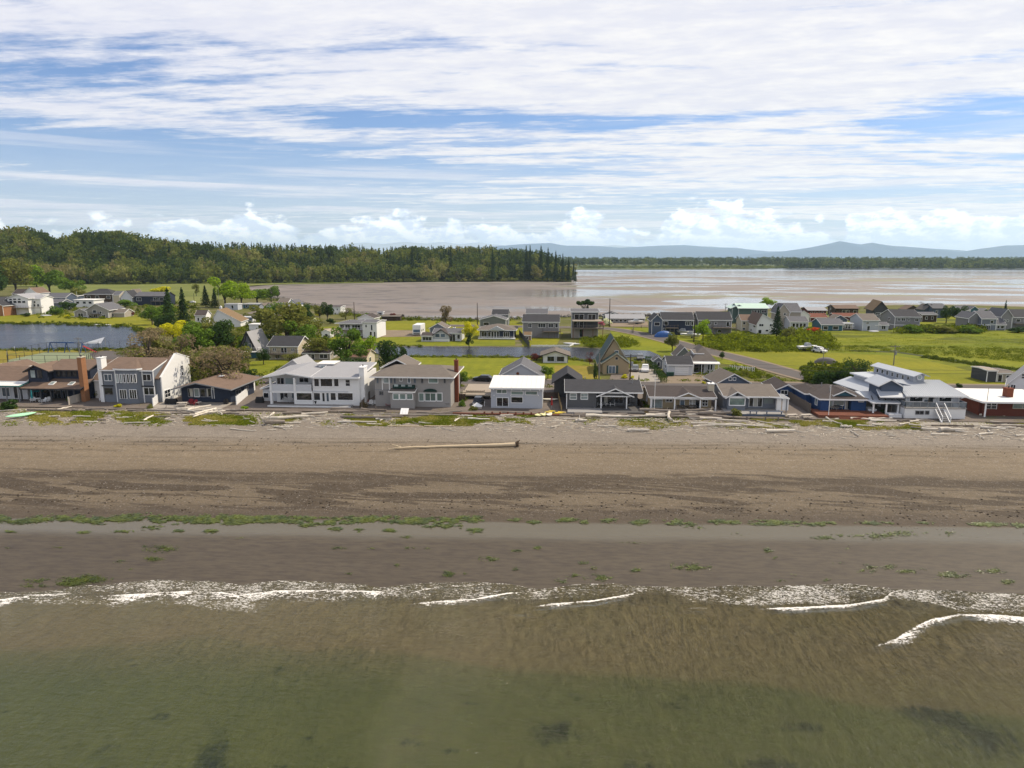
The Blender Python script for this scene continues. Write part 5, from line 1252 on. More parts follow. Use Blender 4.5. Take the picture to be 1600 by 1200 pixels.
H.vent(H.fr(988, 600, 4).x, 4.0, ze + 1.2, .7); H.vent(H.fr(914, 590, 8).x, 8, zr - .3, .5)
rx0 = H.fr(862, 600, 12).x; rx1 = H.fr(907, 600, 12).x; rz = H.fr(886, 581, 12).z
H.walls(W_MID, rx0 + .5, rx1 - .3, 10.9, 19, 0, ze, rz - .3, 'y', name='rear_wall'); H.gable(R_BLACK, T_DARK, rx0 + .5, rx1, 9.5, 19, ze, rz, 'y', .5, .2, name='rear_roof')
# ---- 9: tan bungalow
H = House('beach_house', 'tan bungalow with dark brown roof, white porch posts and a small centred porch gable', 'house', 1065, 642, y=FY)
x0 = H.fr(1015, 625).x; x1 = H.fr(1120, 625).x; D = 10.5
ze = H.fr(1060, 621.5, -.3).z; zr = H.fr(1070, 604, 6).z
H.walls(W_TAN, x0, x1 - .6, 1.6, D, 0, ze - .25, zr - .3, 'x', .42)
H.gable(R_DKBRN, T_WHITE, x0 + .1, x1 - .4, .1, D, ze, zr, 'x', .4, .35, pk=.55)
pz = H.fr(1076, 615.3, -.6).z; pl_ = H.fr(1054, 622, -.6).x; pr_ = H.fr(1097, 622, -.6).x
H.gable(R_DKBRN, T_WHITE, pl_ + .4, pr_ - .4, -.1, 4.6, ze - .02, pz, 'y', .5, .5, name='porch_roof'); b = MB(); b.prism([(pl_ + .5, ze + .02), (pr_ - .5, ze + .02), ((pl_ + pr_) / 2, pz - .15)], 'y', -.12, .02); H.part(b, 'porch_gable', W_TAN)
H.box('porch_beam', T_WHITE, x0, x1 - .4, -.15, .05, ze - .32, ze - .09)
for px in (1017, 1054, 1094, 1118): H.post(H.fr(px, 632).x, -.05, 0, ze - .32, .24, T_WHITE)
H.win(1019.5, 624, 1034, 637, 1.6, 1, 1, G_PALE, T_WHITE, 'door', door=True); H.win(1041, 623.5, 1050, 627.5, 1.6, 2, 1, G_DARK); H.win(1063, 625, 1069, 634, 1.6, 1, 1, G_BLUE)
H.win(1078, 625, 1086, 635, 1.6, 2, 2, G_CURT); H.win(1087, 625, 1093, 638, 1.6, 1, 1, G_DARK, name='door', door=True); H.win(1098, 625, 1105, 634, 1.6, 2, 2, G_DARK)
H.box('porch_floor', CONC, x0 - .2, x1, -1.6, 1.59, -.02, .16)
H.chimney(H.fr(1107, 608, 3).x, H.fr(1116, 608, 3).x, 3, 4.2, ze, H.fr(1112, 600.5, 3).z, W_CREAM, T_WHITE)
H.opening('W', x0, 3, 4.4, 1.2, 2.1, 2, 1, G_DARK)
# ---- 10: blue grey bungalow with taupe roof
H = House('beach_house', 'blue-grey bungalow with taupe roof and pale picture window under a small front gable', 'house', 1178, 641, y=FY)
x0 = H.fr(1133, 625).x; x1 = H.fr(1215, 625).x; D = 10.5
ze = H.fr(1180, 620).z; zr = H.fr(1175, 601, 6).z
H.walls(W_BGREY, x0, x1, 1.2, D, 0, ze - .2, zr - .25, 'x', .5); H.gable(R_TAUPE, T_WHITE, x0, x1, .2, D, ze, zr, 'x', .5, .4, pk=.55)
pz = H.fr(1152, 613, -.3).z; pl_ = H.fr(1134, 620, -.3).x; pr_ = H.fr(1169, 620, -.3).x
H.walls(W_BGREY, pl_ + .4, pr_ - .4, -.3, 1.19, 0, ze - .12, pz - .2, 'y', name='bay'); H.gable(R_TAUPE, T_WHITE, pl_ + .4, pr_ - .4, -.3, 4.5, ze - .05, pz, 'y', .5, .4, name='bay_roof')
H.win(1140.5, 622, 1163, 632.8, -.3, 1, 1, G_GRN, fw=.14); q = H.fr(1152, 616.5, -.3); H.box('gable_vent', T_DARK, q.x - .2, q.x + .2, -.36, -.303, q.z - .25, q.z + .3)
H.win(1171, 622, 1190, 635, 1.2, 3, 1, G_CURT, name='door', door=True); H.win(1194, 622, 1208, 630, 1.2, 2, 1, G_PALE, T_GREY)
dx0 = H.fr(1130, 640, -3).x; dx1 = H.fr(1226, 642, -3).x
H.box('deck', DECKG, dx0 + .5, dx1, -3.6, 1.19, -.02, .55); H.box('deck_skirt', W_SLATE, dx0 + .5, dx1, -3.68, -3.603, -.1, .5)
for a, b_1 in ((1170, 1185), (1196, 1224)):
 q0 = H.fr(a, 640, -3.3).x; q1 = H.fr(b_1, 640, -3.3).x
 H.part(MB().box(q0, q1, -3.5, -3.1, .98, 1.05).box(q0 + .2, q0 + .35, -3.4, -3.2, .55, .98).box(q1 - .35, q1 - .2, -3.4, -3.2, .55, .98), 'bench', W_SLATE)
# pergola with white screens
px0 = H.fr(1212, 625, 0).x; px1 = H.fr(1229, 625, 0).x; pzz = H.fr(1220, 622.5, 0).z
for x in (px0, px1):
 for y in (-.2, 3.0): H.post(x, y, .0, pzz, .16, T_GREY, 'pergola_post')
H.slab(T_GREY, [(px0 - 1.2, -.6, pzz + .35), (px1 + .3, -.6, pzz + .12), (px1 + .3, 3.4, pzz + .12), (px0 - 1.2, 3.4, pzz + .35)], .1, 'pergola_roof', T_WHITE)
for a, b_1 in ((.1, .9), (1.1, 2.2)): H.box('screen', T_WHITE, px0 + .08 + a, px0 + .08 + b_1, -.14, -.10, .55, pzz - .05)
H.box('sea_wall', WOOD, dx0 + .2, dx1 - .2, -6.4, -6.2, -.3, .12)
for px in (1146, 1167, 1196, 1216): q = H.fr(px, 652, -6.3).x; H.post(q, -6.35, -.3, .75, .2, WOOD, 'bollard_post')
# garage behind
G = gh('garage', 'slate-blue garage with two small square windows in its gable, behind the taupe-roofed bungalow', 1121, 1171, 604, 598.5, 585, W_SLATE, R_TAUPE, 'y', 8, 8, cat='garage', pk=.5, vents=0)
for px in (1141, 1147.5): q = G.fr(px, 592); G.opening('S', 0, q.x - .28, q.x + .28, q.z - .28, q.z + .28, 1, 1, G_BLUE)
# ---- 11: strong blue house with red deck
H = House('beach_house', 'strong blue house with dark brown roof and red-stained front deck', 'house', 1305, 648, y=FY - .6)
x0 = H.fr(1284, 630).x; x1 = H.fr(1357, 630).x; D = 13
ze = H.fr(1320, 624).z; zr = H.fr(1322, 603, 7).z
H.walls(W_BLUE, x0, x1, 1.8, D, 0, ze - .25)
H.hip(R_DKBRN, T_WHITE, x0, x1, .5, D, ze + .0, zr, .45, ridge=3.6)
H.box('front_wall', W_BLUE, x0, x0 + 1.4, .35, 1.79, 0, ze - .25); H.box('front_wall', W_BLUE, x1 - 2.6, x1 - .02, .8, 1.79, 0, ze - .25)
pz = H.fr(1319, 611.5, 1.5).z; pl_ = H.fr(1302, 617, 1.5).x; pr_ = H.fr(1336, 617, 1.5).x; pe = H.fr(1302, 617.2, 1.5).z
H.gable(R_DKBRN, T_WHITE, pl_ + .4, pr_ - .4, 1.5, 6.5, pe, pz, 'y', .5, .3, name='dormer_roof'); b = MB(); b.prism([(pl_ + .4, pe - .15), (pr_ - .4, pe - .15), ((pl_ + pr_) / 2, pz - .12)], 'y', 1.45, 1.7); H.part(b, 'dormer_gable', W_TEAL)
H.win(1287, 626, 1300, 635, 1.8, 1, 1, G_PALE); H.win(1303, 626, 1318, 633, 1.8, 1, 1, G_PALE); H.win(1321.5, 626, 1335, 639, 1.8, 2, 1, G_CURT, name='door', door=True); H.win(1342, 626, 1349, 627.5, .8, 1, 1, G_PALE)
H.opening('W', x0, 2.0, 3.0, 1.3, 2.4, 1, 1, G_PALE)
# left rear wings stepping back
wx0 = H.fr(1252, 625, 6).x
H.walls(W_BLUE, wx0 + .6, x0 - .003, 5.5, 13, 0, ze - .3, name='wing_wall'); H.hip(R_DKBRN, T_WHITE, wx0 + .6, x0 + 2.5, 5.5, 13, ze - .05, zr - .4, .4, name='wing_roof')
gx0 = H.fr(1210, 612, 12).x; gx1 = H.fr(1246, 612, 12).x; gz = H.fr(1232, 601.5, 12).z; ge = H.fr(1213, 609, 12).z
H.walls(W_BLUE, gx0 + .3, gx1 - .2, 12, 20, 0, ge - .15, gz - .2, 'y', .55, name='rear_wall'); H.gable(R_DKBRN, T_WHITE, gx0 + .3, gx1 - .2, 12, 20, ge - .05, gz, 'y', .5, .4, name='rear_roof', pk=.55)
q = H.fr(1220.5, 610, 12); q2 = H.fr(1230, 616, 12); H.opening('S', 12, q.x, q2.x, q2.z, q.z, 2, 1, G_DARK)
H.box('deck', REDWOOD, x0 - 1.6, x1 + 2.2, -3.4, 1.79, -.02, .62, label='red-stained board deck'); b = MB()
for i in range(16): b.box(x0 - 1.55, x1 + 2.15, -3.38 + i * .26, -3.16 + i * .26, .622, .650)
H.part(b, 'deck_board', REDWOOD)['kind'] = 'stuff'
sx = H.fr(1340, 650, -3.5).x; H.box('deck_step', REDWOOD, sx - 3.2, sx + 1.4, -3.9, -3.404, -.1, .42); H.box('deck_step', REDWOOD, sx - 3.2, sx + 1.4, -4.4, -3.904, -.1, .22)
H.vent(H.fr(1284, 598, 8).x, 8, zr - .3, .6); H.vent(H.fr(1297, 612, 3).x, 3.2, ze + 1.0, .4)
# ---- 12: large house with light metal roofs and clerestory
H = House('beach_house', 'pale grey house with metal roofs, long clerestory and raised glass-railed terrace', 'house', 1460, 652, y=FY - 1.0)
x0 = H.fr(1413, 640).x; x1 = H.fr(1496, 640).x; xt = H.fr(1507, 640, -1.8).x; D = 15
zf = H.fr(1460, 638, -2.2).z; ze = H.fr(1455, 617).z; zr = H.fr(1450, 593.3, 7).z
H.walls(W_LGREY, x0, x1, 0, D, zf - .05, ze - .2); H.walls(W_WHITE, x0 - 1.0, xt, -2.2, D - .5, 0, zf - .06, name='base_wall')
# main roof: long slope to the beach
mr = MB().slab([(x0 - .5, -1.0, ze), (x1 + 1.1, -1.0, ze), (x1 + .2, 7, zr), (x0 + .9, 7, zr)], .2); mro = H.part(mr, 'roof', R_METAL)
H.slab(R_METAL, [(x0 + .9, 7.01, zr), (x1 + .2, 7.01, zr), (x1 + .9, 15.4, ze), (x0 - .3, 15.4, ze)], .2, 'rear_roof')
b = MB()
for i in range(26):
 t = (i + .5) / 26; b.bar((x0 - .5 + (x1 - x0 + 1.6) * t, -.98, ze + .03), (x0 + .9 + (x1 - x0 - .7) * t, 7, zr + .03), .05, .06)
H.part(b, 'roof_seam', R_METAL, mro)['kind'] = 'stuff'
H.part(MB().bar((x0 - .5, -1.03, ze - .1), (x1 + 1.1, -1.03, ze - .1), .06, .26), 'fascia', T_WHITE, mro)
b = MB()
for i in range(7): xx = x0 + .2 + (x1 - x0) * i / 6; b.bar((xx, -.95, ze - .25), (xx, -.02, ze - .7), .12, .12)
H.part(b, 'bracket', T_WHITE)
# left cross gable over the side porch
ga = H.fr(1373, 601, 1.2); gb = H.fr(1391, 594, 1.2); gc = x0 + 2.0
H.walls(W_SLATE, ga.x + .5, x0 - .003, 1.2, 6, zf, ga.z - .1, name='side_wall')
b = MB(); b.prism([(ga.x + .5, ga.z - .12), (gc - .6, ga.z - .12), (gb.x, gb.z - .15)], 'y', 1.25, 1.6); H.part(b, 'side_gable', W_SLATE)
H.gable(R_METAL, T_WHITE, ga.x + .3, gb.x * 2 - ga.x - .3, 1.2, 6, ga.z - .05, gb.z, 'y', .5, .5, name='side_gable_roof', pk=.5)
H.slab(R_METAL, [(x0 - 4.6, -.6, ze - .35), (x0 - .45, -.6, ze - .35), (x0 - .45, 1.9, ze + .55), (x0 - 4.2, 1.9, ze + .55)], .14, 'porch_roof', T_WHITE)
H.slab(R_METAL, [(x0 - 6.0, -.9, ze - 1.35), (x0 - 1.2, -.9, ze - 1.35), (x0 - 1.2, 5, ze - .45), (x0 - 6.6, 5, ze - .45)], .14, 'porch_roof', T_WHITE)
for q in ((x0 - 5.6, -.6), (x0 - 1.4, -.6), (x0 - 3.4, -.6), (x0 - 6.2, 4.6)): H.post(q[0], q[1], 0, ze - 1.5, .24, T_WHITE)
for i in range(4): H.part(MB().bar((x0 - 5.4 + i * 1.1, .3, ze - 1.05), (x0 - 4.9 + i * 1.1, 2.2, ze - .72), .14, .10), 'roof_rack', METALD)
# rear left wing, its ridge running back under the clerestory
cx1 = H.fr(1444, 593, 6.2).x; cx0 = H.fr(1425.5, 593, 6.2).x; cz0 = zr - .5; cz1 = H.fr(1434, 586.3, 6.2).z; ctop = H.fr(1434, 582, 6).z
K = Matrix.Rotation(R(9), 3, 'Z')
def rt(p, o=Vector((cx1, 6.2, 0))): v = K @ (Vector(p) - o); return v + o
def rbox(mb, a0, a1, b0, b1, c0, c1): mb.hexa([rt(p) for p in ((a0, b0, c0), (a1, b0, c0), (a1, b1, c0), (a0, b1, c0), (a0, b0, c1), (a1, b0, c1), (a1, b1, c1), (a0, b1, c1))])
ez = H.fr(1372, 601, 4).z; hw = 4.6
xe0 = cx0 - hw
b = MB(); rbox(b, xe0 + .6, cx0 + .2, 5.5, 18.4, 0, ez - .15); H.part(b, 'wing_wall', W_LGREY)
p = [rt((xe0, 4.6, ez)), rt((cx0 + .1, 6.0, cz0 + .1)), rt((cx0 + .1, 18.8, cz0 + .1)), rt((xe0, 18.8, ez))]
H.part(MB().hexa([q_ + Vector((0, 0, -.18)) for q_ in p] + p), 'wing_roof', R_METAL)
H.part(MB().bar(p[0] + Vector((-.03, 0, -.1)), p[3] + Vector((-.03, 0, -.1)), .05, .26), 'fascia', T_WHITE)
b = MB(); rbox(b, xe0 - .0, xe0 + .05, 6.4, 7.4, ez - 1.35, ez - .5);
q = rt((xe0 + .6, 7, 0)); H.opening('W', q.x - .1, q.y - .2, q.y + .6, ez - 1.4, ez - .6, 1, 1, G_DARK)
p = [rt((xe0 - 3.0, 8.5, ez - 2.1)), rt((xe0 + .55, 8.5, ez - .9)), rt((xe0 + .55, 19.5, ez - .9)), rt((xe0 - 3.0, 19.5, ez - 2.1))]
H.part(MB().hexa([q_ + Vector((0, 0, -.16)) for q_ in p] + p), 'side_roof', R_METAL); b = MB(); rbox(b, xe0 - 2.5, xe0 + .59, 9, 19, 0, ez - 2.1); H.part(b, 'side_wall', W_BEIGE)
b = MB(); rbox(b, cx0, cx1, 6.2, 18.2, cz0 - .8, cz1); CL = H.part(b, 'clerestory', W_PBLUE)
b = MB(); xm_ = (cx0 + cx1) / 2
for sgn, xe in ((-1, cx0 - .55), (1, cx1 + .55)):
 p = [rt((xe, 5.4, cz1 - .05)), rt((xm_, 5.4, ctop)), rt((xm_, 18.7, ctop)), rt((xe, 18.7, cz1 - .05))]
 b.hexa([q_ + Vector((0, 0, -.14)) for q_ in p] + p)
H.part(b, 'clerestory_roof', R_METAL, CL)
b = MB(); b.poly([rt((cx0, 6.19, cz1)), rt((cx1, 6.19, cz1)), rt((xm_, 6.19, ctop - .15))]); H.part(b, 'clerestory_gable', W_PBLUE, CL)
for i in range(7):
 b = MB(); y = 7.2 + i * 1.55; rbox(b, cx0 - .06, cx0 - .005, y, y + .75, cz1 - 1.25, cz1 - .35); H.part(b, 'window', T_WHITE, CL)
 b = MB(); rbox(b, cx0 - .09, cx0 - .062, y + .1, y + .65, cz1 - 1.15, cz1 - .45); H.part(b, 'pane', G_DARK, CL)
c0 = Vector((xm_, 6.12, cz1 - .35)); b = MB().tube([rt(c0), rt(c0 + Vector((0, -.1, 0)))], .52, 16); H.part(b, 'round_window', T_WHITE, CL); b = MB().tube([rt(c0 + Vector((0, -.1, 0))), rt(c0 + Vector((0, -.14, 0)))], .34, 16); H.part(b, 'round_pane', G_PALE, CL)
for a, b_1, n in ((1422, 1441, 1), (1468, 1486, 1)): H.win(a, 619, b_1, 627, 0, n, 1, G_DARK, fw=.14)
H.win(1451, 619, 1457, 633, 0, 1, 1, G_DARK, name='door', door=True); H.win(1444, 624, 1449, 630, 0, 1, 1, G_BLUE)
tz = zf; H.box('terrace', DECKG, x0 - 1.1, xt + .1, -2.35, -.003, tz - .05, tz + .08); s0 = H.fr(1461, 640, -2.3).x; s1 = H.fr(1474, 640, -2.3).x
G_RAIL = glassmat('tinted_railing_glass', (.10, .12, .14), .04)
H.rail([(x0 - 1.0, 1.5, tz + .08), (x0 - 1.0, -2.25, tz + .08), (s0, -2.25, tz + .08)], 1.0, .07, METALG, 1.25, panel=G_RAIL)
H.rail([(s1, -2.25, tz + .08), (xt, -2.25, tz + .08), (xt, 0, tz + .08)], 1.0, .07, METALG, 1.25, panel=G_RAIL)
for i in range(8): H.box('stair_step', DECKG, s0 + .1, s1 - .1, -2.36 - (i + 1) * .30, -2.36 - i * .30 - .004, tz - (i + 1) * tz / 8.5 - .12, tz - (i + 1) * tz / 8.5 + .03)
for x in (s0 + .02, s1 - .02):
 H.part(MB().bar((x, -2.4, tz + 1.0), (x, -4.85, 1.05), .10, .10).bar((x, -4.85, 0), (x, -4.85, 1.05), .1, .1).bar((x, -2.36, tz - .2), (x, -4.8, -.05), .12, .26), 'stair_rail', T_WHITE)
for px in (1433.5, 1440, 1448.5): q = H.fr(px, 644.5, -2.2); H.opening('S', -2.2, q.x - .28, q.x + .28, q.z - .26, q.z + .26, 1, 1, G_DARK, T_GREY)
H.box('patio', CONC, x0 - .5, xt + 2.8, -6.6, -2.36, -.04, .08, label='pale slab terrace in front of the base wall')
for i in range(14):
 xx = x0 + 1.2 + i * 1.35
 if i in (5,): continue
 H.box('sea_wall_timber', WOOD, xx, xx + 1.28, -7.2, -6.9, -.35, .22 + .03 * (i % 3))
H.post(x0 + .06, -.06, zf, ze - .3, .16, T_WHITE, 'corner_board'); H.post(x1 - .02, -.06, zf, ze - .3, .16, T_WHITE, 'corner_board')
# ---- 13: red brick house with white roof, right edge
H = House('beach_house', 'red brick bungalow under a wide low white roof at the right picture edge', 'house', 1560, 652, y=FY - .4)
x0 = H.fr(1533, 640).x; x1 = H.fr(1660, 640).x; D = 10.6
ze = H.fr(1570, 626.3).z; zt = H.fr(1560, 609.5, 10).z
xl = H.fr(1496, 620, 6).x
H.walls(pmat('dark_red_brick', (.19, .060, .042), .9, .15, .22, 2.0, bumpy=.4), x0 + .4, x1, 0, D, 0, ze - .2)
b = MB(); b.hexa([(x0 - .1, .6, 0), (x0 + .39, .6, 0), (x0 + .39, 10.6, 0), (xl + 1.5, 10.6, 0), (x0 - .1, .6, ze - .25), (x0 + .39, .6, ze - .25), (x0 + .39, 10.6, ze - .1), (xl + 1.5, 10.6, ze - .1)]); H.part(b, 'side_wall', MATS['dark_red_brick'])
rf_ = H.part(MB().hexa([(x0 - .6, -1.3, ze - .2), (x1, -1.3, ze - .2), (x1, 11, zt - .2), (xl - .6, 11, zt - .15), (x0 - .6, -1.3, ze + .05), (x1, -1.3, ze + .05), (x1, 11, zt + .05), (xl - .6, 11, zt + .1)]), 'roof', R_WHITE)
H.part(MB().bar((x0 - .6, -1.33, ze - .07), (x1, -1.33, ze - .07), .05, .3).bar((x0 - .64, -1.3, ze - .07), (xl - .64, 11, zt - .02), .05, .3), 'fascia', T_WHITE, rf_)
H.chimney(H.fr(1573.5, 612, 3).x, H.fr(1584, 612, 3).x, 3, 4.2, ze, H.fr(1578, 608, 3).z, BRICK, BRICK)
H.win(1541, 629, 1556, 638.5, 0, 2, 2, G_CURT, name='door', door=True); H.win(1584, 627.5, 1640, 638.5, 0, 4, 1, G_GRN, T_TAN)
H.post(x0 + .1, -1.0, 0, ze - .2, .2, T_WHITE); H.box('patio', CONC, x0 - 1, x1, -4.2, -.003, -.04, .07)
H.box('sea_wall', WOOD, x0 - 2, x1, -5.3, -5.0, -.3, .3)
# ---- 14: white gabled house behind it
H = House('beach_house', 'tall white house with steep gable behind the white-roofed brick bungalow', 'house', 1592, 612, rot=-33, y=139)
x0 = H.fr(1570, 600).x; x1 = H.fr(1640, 600).x; ze = H.fr(1570, 599).z; zr = H.fr(1604, 572).z
H.walls(W_WHITE, x0 + .6, x1, 0, 10, 0, ze, zr - .1, 'y'); H.gable(R_LGREY, T_WHITE, x0 + .6, x1, 0, 10, ze, zr, 'y', .5, .3)
H.win(1597, 584, 1604, 592, 0, 1, 2, G_DARK); H.win(1580, 601, 1586, 607, 0, 2, 1, G_DARK)
# ---- left edge white gable roof sliver
gh('beach_house', 'white-trimmed gable roof peeping over the low house at the left edge', -40, 15, 590, 578, 571, W_WHITE, R_BROWN, 'y', 9, 0, pk=.7)
# ================================================================== HOUSES BEHIND
def W1(n, z0=.35, z1=.75, w=.12, a=.1, b=.9, nx=1): # one row of n windows
 st = (b - a) / n
 return [(a + st * (i + .5) - w / 2, z0, a + st * (i + .5) + w / 2, z1, nx) for i in range(n)]
def W2(n, m=None, w=.10, nx=1): return W1(n, .62, .84, w, nx=nx) + W1(m or n, .14, .36, w, nx=nx)
hs = 'house'
# ---- second row, between the street and the canal
H = House(hs, 'black A-frame cabin with grey roof and a white balcony rail, left of the cream house', 'house', 394, 558)
a = H.fr(378, 540).x; b_ = H.fr(397, 540).x; zt = H.fr(386, 520).z; zb = H.fr(386, 545).z
H.walls(W_BGREY, a, b_, 0, 9, 0, .4, zt, 'y'); xm = (a + b_) / 2
bb = MB(); bb.hexa([(xm, -.6, zt + .1), (b_ + 1.5, -.6, .2), (b_ + 1.5, 9.4, .2), (xm, 9.4, zt + .1), (xm + .05, -.6, zt + .35), (b_ + 1.8, -.6, .3), (b_ + 1.8, 9.4, .3), (xm + .05, 9.4, zt + .35)])
bb.hexa([(a - 1.5, -.6, .2), (xm, -.6, zt + .1), (xm, 9.4, zt + .1), (a - 1.5, 9.4, .2), (a - 1.8, -.6, .3), (xm - .05, -.6, zt + .35), (xm - .05, 9.4, zt + .35), (a - 1.8, 9.4, .3)]); H.part(bb, 'roof', R_LGREY)
H.part(MB().bar((xm, -.62, zt + .3), (b_ + 1.6, -.62, .3), .08, .35).bar((xm, -.62, zt + .3), (a - 1.6, -.62, .3), .08, .35), 'fascia', T_DARK)
zd = H.fr(386, 549, -1.5).z; bx0 = H.fr(374, 549, -2).x; bx1 = H.fr(404, 549, -2).x
H.box('balcony', W_WHITE, bx0, bx1, -2.4, -.003, zd - .25, zd); H.rail([(bx0 + .05, -.2, zd), (bx0 + .05, -2.35, zd), (bx1 - .05, -2.35, zd), (bx1 - .05, -.2, zd)], 1.1, .09, T_WHITE, 1.6, balus=.5)
H.box('lower_wall', W_TEAL, bx0 + .6, bx1 - .6, -2.0, -.01, 0, zd - .26); H.opening('S', 0, xm - 1.0, xm + 1.0, zd + .1, zd + 1.9, 2, 1, G_BLUE)
gh(hs, 'cream two-storey house with dark roof beside the A-frame cabin', 422, 466, 562, 540, 525.5, W_CREAM, R_BLACK, 'x', 9, 0, ws=[(.13, .62, .17, .80), (.19, .62, .23, .80), (.42, .50, .50, .84), (.53, .50, .61, .84), (.78, .62, .82, .80), (.85, .62, .89, .80), (.2, .1, .35, .35), (.6, .1, .8, .35)], side=[(.35, .62, .55, .80)], deck=(.02, .96, .44, 1.6, WOOD, WOOD), ov=.7)
gh(hs, 'low beige bungalow with grey-brown roof, between the cream house and the leafy green tree', 474, 516, 562, 552, 541.5, W_BEIGE, R_DKBRN, 'x', 9, 0, ws=[(.30, .1, .42, .8, 1, G_CURT), (.62, .25, .90, .85, 2), (.08, .3, .2, .8)], side=[(.3, .3, .5, .8)])
gh(hs, 'bungalow with faded red-brown roof half hidden by dark hedges behind the long white house', 543, 573, 572, 558, 546.5, W_CREAM, pmat('faded_red_roof', (.23, .13, .10), .9, .15, .15, .9, bumpy=.4), 'x', 8, 0, ws=W1(2), side=[(.3, .3, .5, .8)], trim=T_TAN)
H = gh(hs, 'small pale blue-and-white cottage with taupe gable standing by the canal', 848, 887, 567, 555.5, 549, W_WHITE, R_TAUPE, 'y', 8, 0, ws=[(.20, .28, .44, .82, 2), (.58, .28, .84, .82, 2)], trim=T_DARK, ov=.8, frame=W_SLATE)
H.box('window_shutter_panel', W_PBLUE, H.x0 + (H.x1 - H.x0) * .47, H.x0 + (H.x1 - H.x0) * .55, -.06, -.003, .3, H.ze * .9)
# tan A-frame with the green roof
H = House(hs, 'tan steep-gabled house with dark green metal roof and green shutters', 'house', 962, 585)
a = H.fr(935, 575, 3).x; b_ = H.fr(986, 575, 3).x; pkx = H.fr(960, 530, 3).x; zt = H.fr(960, 528.5, 3).z; ze = H.fr(984, 563, 3).z
H.walls(W_TAN, a + .4, b_ - .6, 3, 13, 0, ze - .6, zt - .4, 'y', (pkx - a) / (b_ - a), name='wall')
H.gable(R_GREEN, T_TAN, a + .2, b_ - .6, 3, 13, ze - .4, zt, 'y', .5, .5, pk=(pkx - a) / (b_ - a))
f0 = H.fr(941, 570).x; f1 = H.fr(984, 570).x; fz = H.fr(963, 553, 0).z; fe = H.fr(941, 567).z
H.walls(W_TAN, f0 + .2, f1 - .2, 0, 2.99, 0, fe - .2, fz - .2, 'y', .52, name='front_wall'); H.gable(R_GREEN, T_TAN, f0 + .2, f1 - .2, 0, 4.6, fe, fz, 'y', .5, .3, name='front_roof', pk=.52)
H.win(951.5, 572, 961, 583, 0, 2, 1, G_BLUE, name='door', door=True)
for px in (949, 963.5): q = H.fr(px, 571); q2 = H.fr(px + 2.6, 583.5); H.box('shutter', R_GREEN, q.x - .1, q2.x - .05, -.07, -.003, q2.z, q.z)
q = H.fr(963.5, 560); H.opening('S', 0, q.x - .3, q.x + .3, q.z - .3, q.z + .3, 1, 1, G_DARK, T_TAN); H.opening('S', 3, H.fr(961, 550, 3).x, H.fr(966, 550, 3).x, H.fr(963, 553, 3).z, H.fr(963, 548, 3).z, 1, 1, G_BLUE)
# grey mansard-like house with garage
H = gh(hs, 'grey house with steep taupe roof, dormer doors and a long low front verandah', 1081, 1116, 583, 565, 539, W_LGREY, R_TAUPE, 'hip', 9, 0, ws=[(.08, .08, .30, .8, 1), (.32, .08, .52, .8, 1), (.7, .3, .9, .8, 1)], trim=T_WHITE, ov=.5)
q0 = H.fr(1084, 556, 2); q1 = H.fr(1097, 563, 2); H.walls(W_LGREY, q0.x, q1.x, 1.4, 5, q1.z - .3, q0.z + .6, name='dormer'); H.opening('S', 1.4, q0.x + .25, q1.x - .25, q1.z, q0.z + .2, 2, 1, G_PALE, name='dormer_door')
H.slab(R_TAUPE, [(q0.x - .2, 1.0, q0.z + .75), (q1.x + .2, 1.0, q0.z + .75), (q1.x + .2, 5, q0.z + 1.2), (q0.x - .2, 5, q0.z + 1.2)], .12, 'dormer_roof', T_WHITE)
H.slab(R_WHITE, [(H.x0 - .2, -1.6, H.ze - .25), (H.x1 + .9, -1.6, H.ze - .25), (H.x1 + .9, -.42, H.ze + .05), (H.x0 - .2, -.42, H.ze + .05)], .12, 'verandah_roof', T_WHITE)
for i in range(4): H.post(H.x0 + (H.x1 - H.x0 + .6) * i / 3, -1.45, 0, H.ze - .4, .12)
H = gh('garage', 'pale grey garage with white door and charcoal roof beside the steep-roofed house', 1043, 1081, 587, 570, 557, W_LGREY, R_BLACK, 'x', 8, 0, ws=(), side=[(.3, .5, .5, .8)], cat='garage', vents=0)
H.opening('S', 0, H.fr(1055, 580).x, H.fr(1075, 580).x, .1, H.fr(1065, 573).z, 1, 1, W_WHITE, T_WHITE, name='garage_door', door=True)
for i in range(4): H.box('door_rail', T_GREY, H.fr(1055, 580).x, H.fr(1075, 580).x, -.05, -.037, .55 + i * .5, .58 + i * .5)
gh(hs, 'grey gabled back part of the steep-roofed house, seen over the garage', 1056, 1080, 570, 556, 543, W_SAGE, R_TAUPE, 'y', 6, 0, ws=[(.4, .55, .62, .85)], vents=0)
gh('shed', 'small grey garden shed with white window between hedge and garage', 1021, 1035, 576, 564, 558.5, W_BGREY, R_GREY, 'y', 3.5, 0, ws=[(.42, .35, .70, .85)], cat='shed', vents=0, ov=.25)
gh('shed', 'dark greenhouse-like lean-to attached to the field shed at right', 1541, 1556, 597, 580, 575.5, W_DARK, R_BEIGE, 'x', 6, 0, cat='shed', vents=0, ov=.2)
gh('shed', 'low beige field shed with grey roof near the tall white gable house', 1556, 1586, 597, 584, 579, W_BEIGE, R_TAUPE, 'x', 7, 0, ws=[(.08, .05, .28, .85), (.5, .3, .85, .8, 2)], cat='shed', vents=0, ov=.3)
H = gh('carport', 'open-fronted beige flat-roofed carport left of the white-roofed blue-grey house', 727, 766, 622, 614, 599, W_BEIGE, R_BEIGE, 'flat', .3, 0, cat='carport', vents=0, trim=T_TAN)
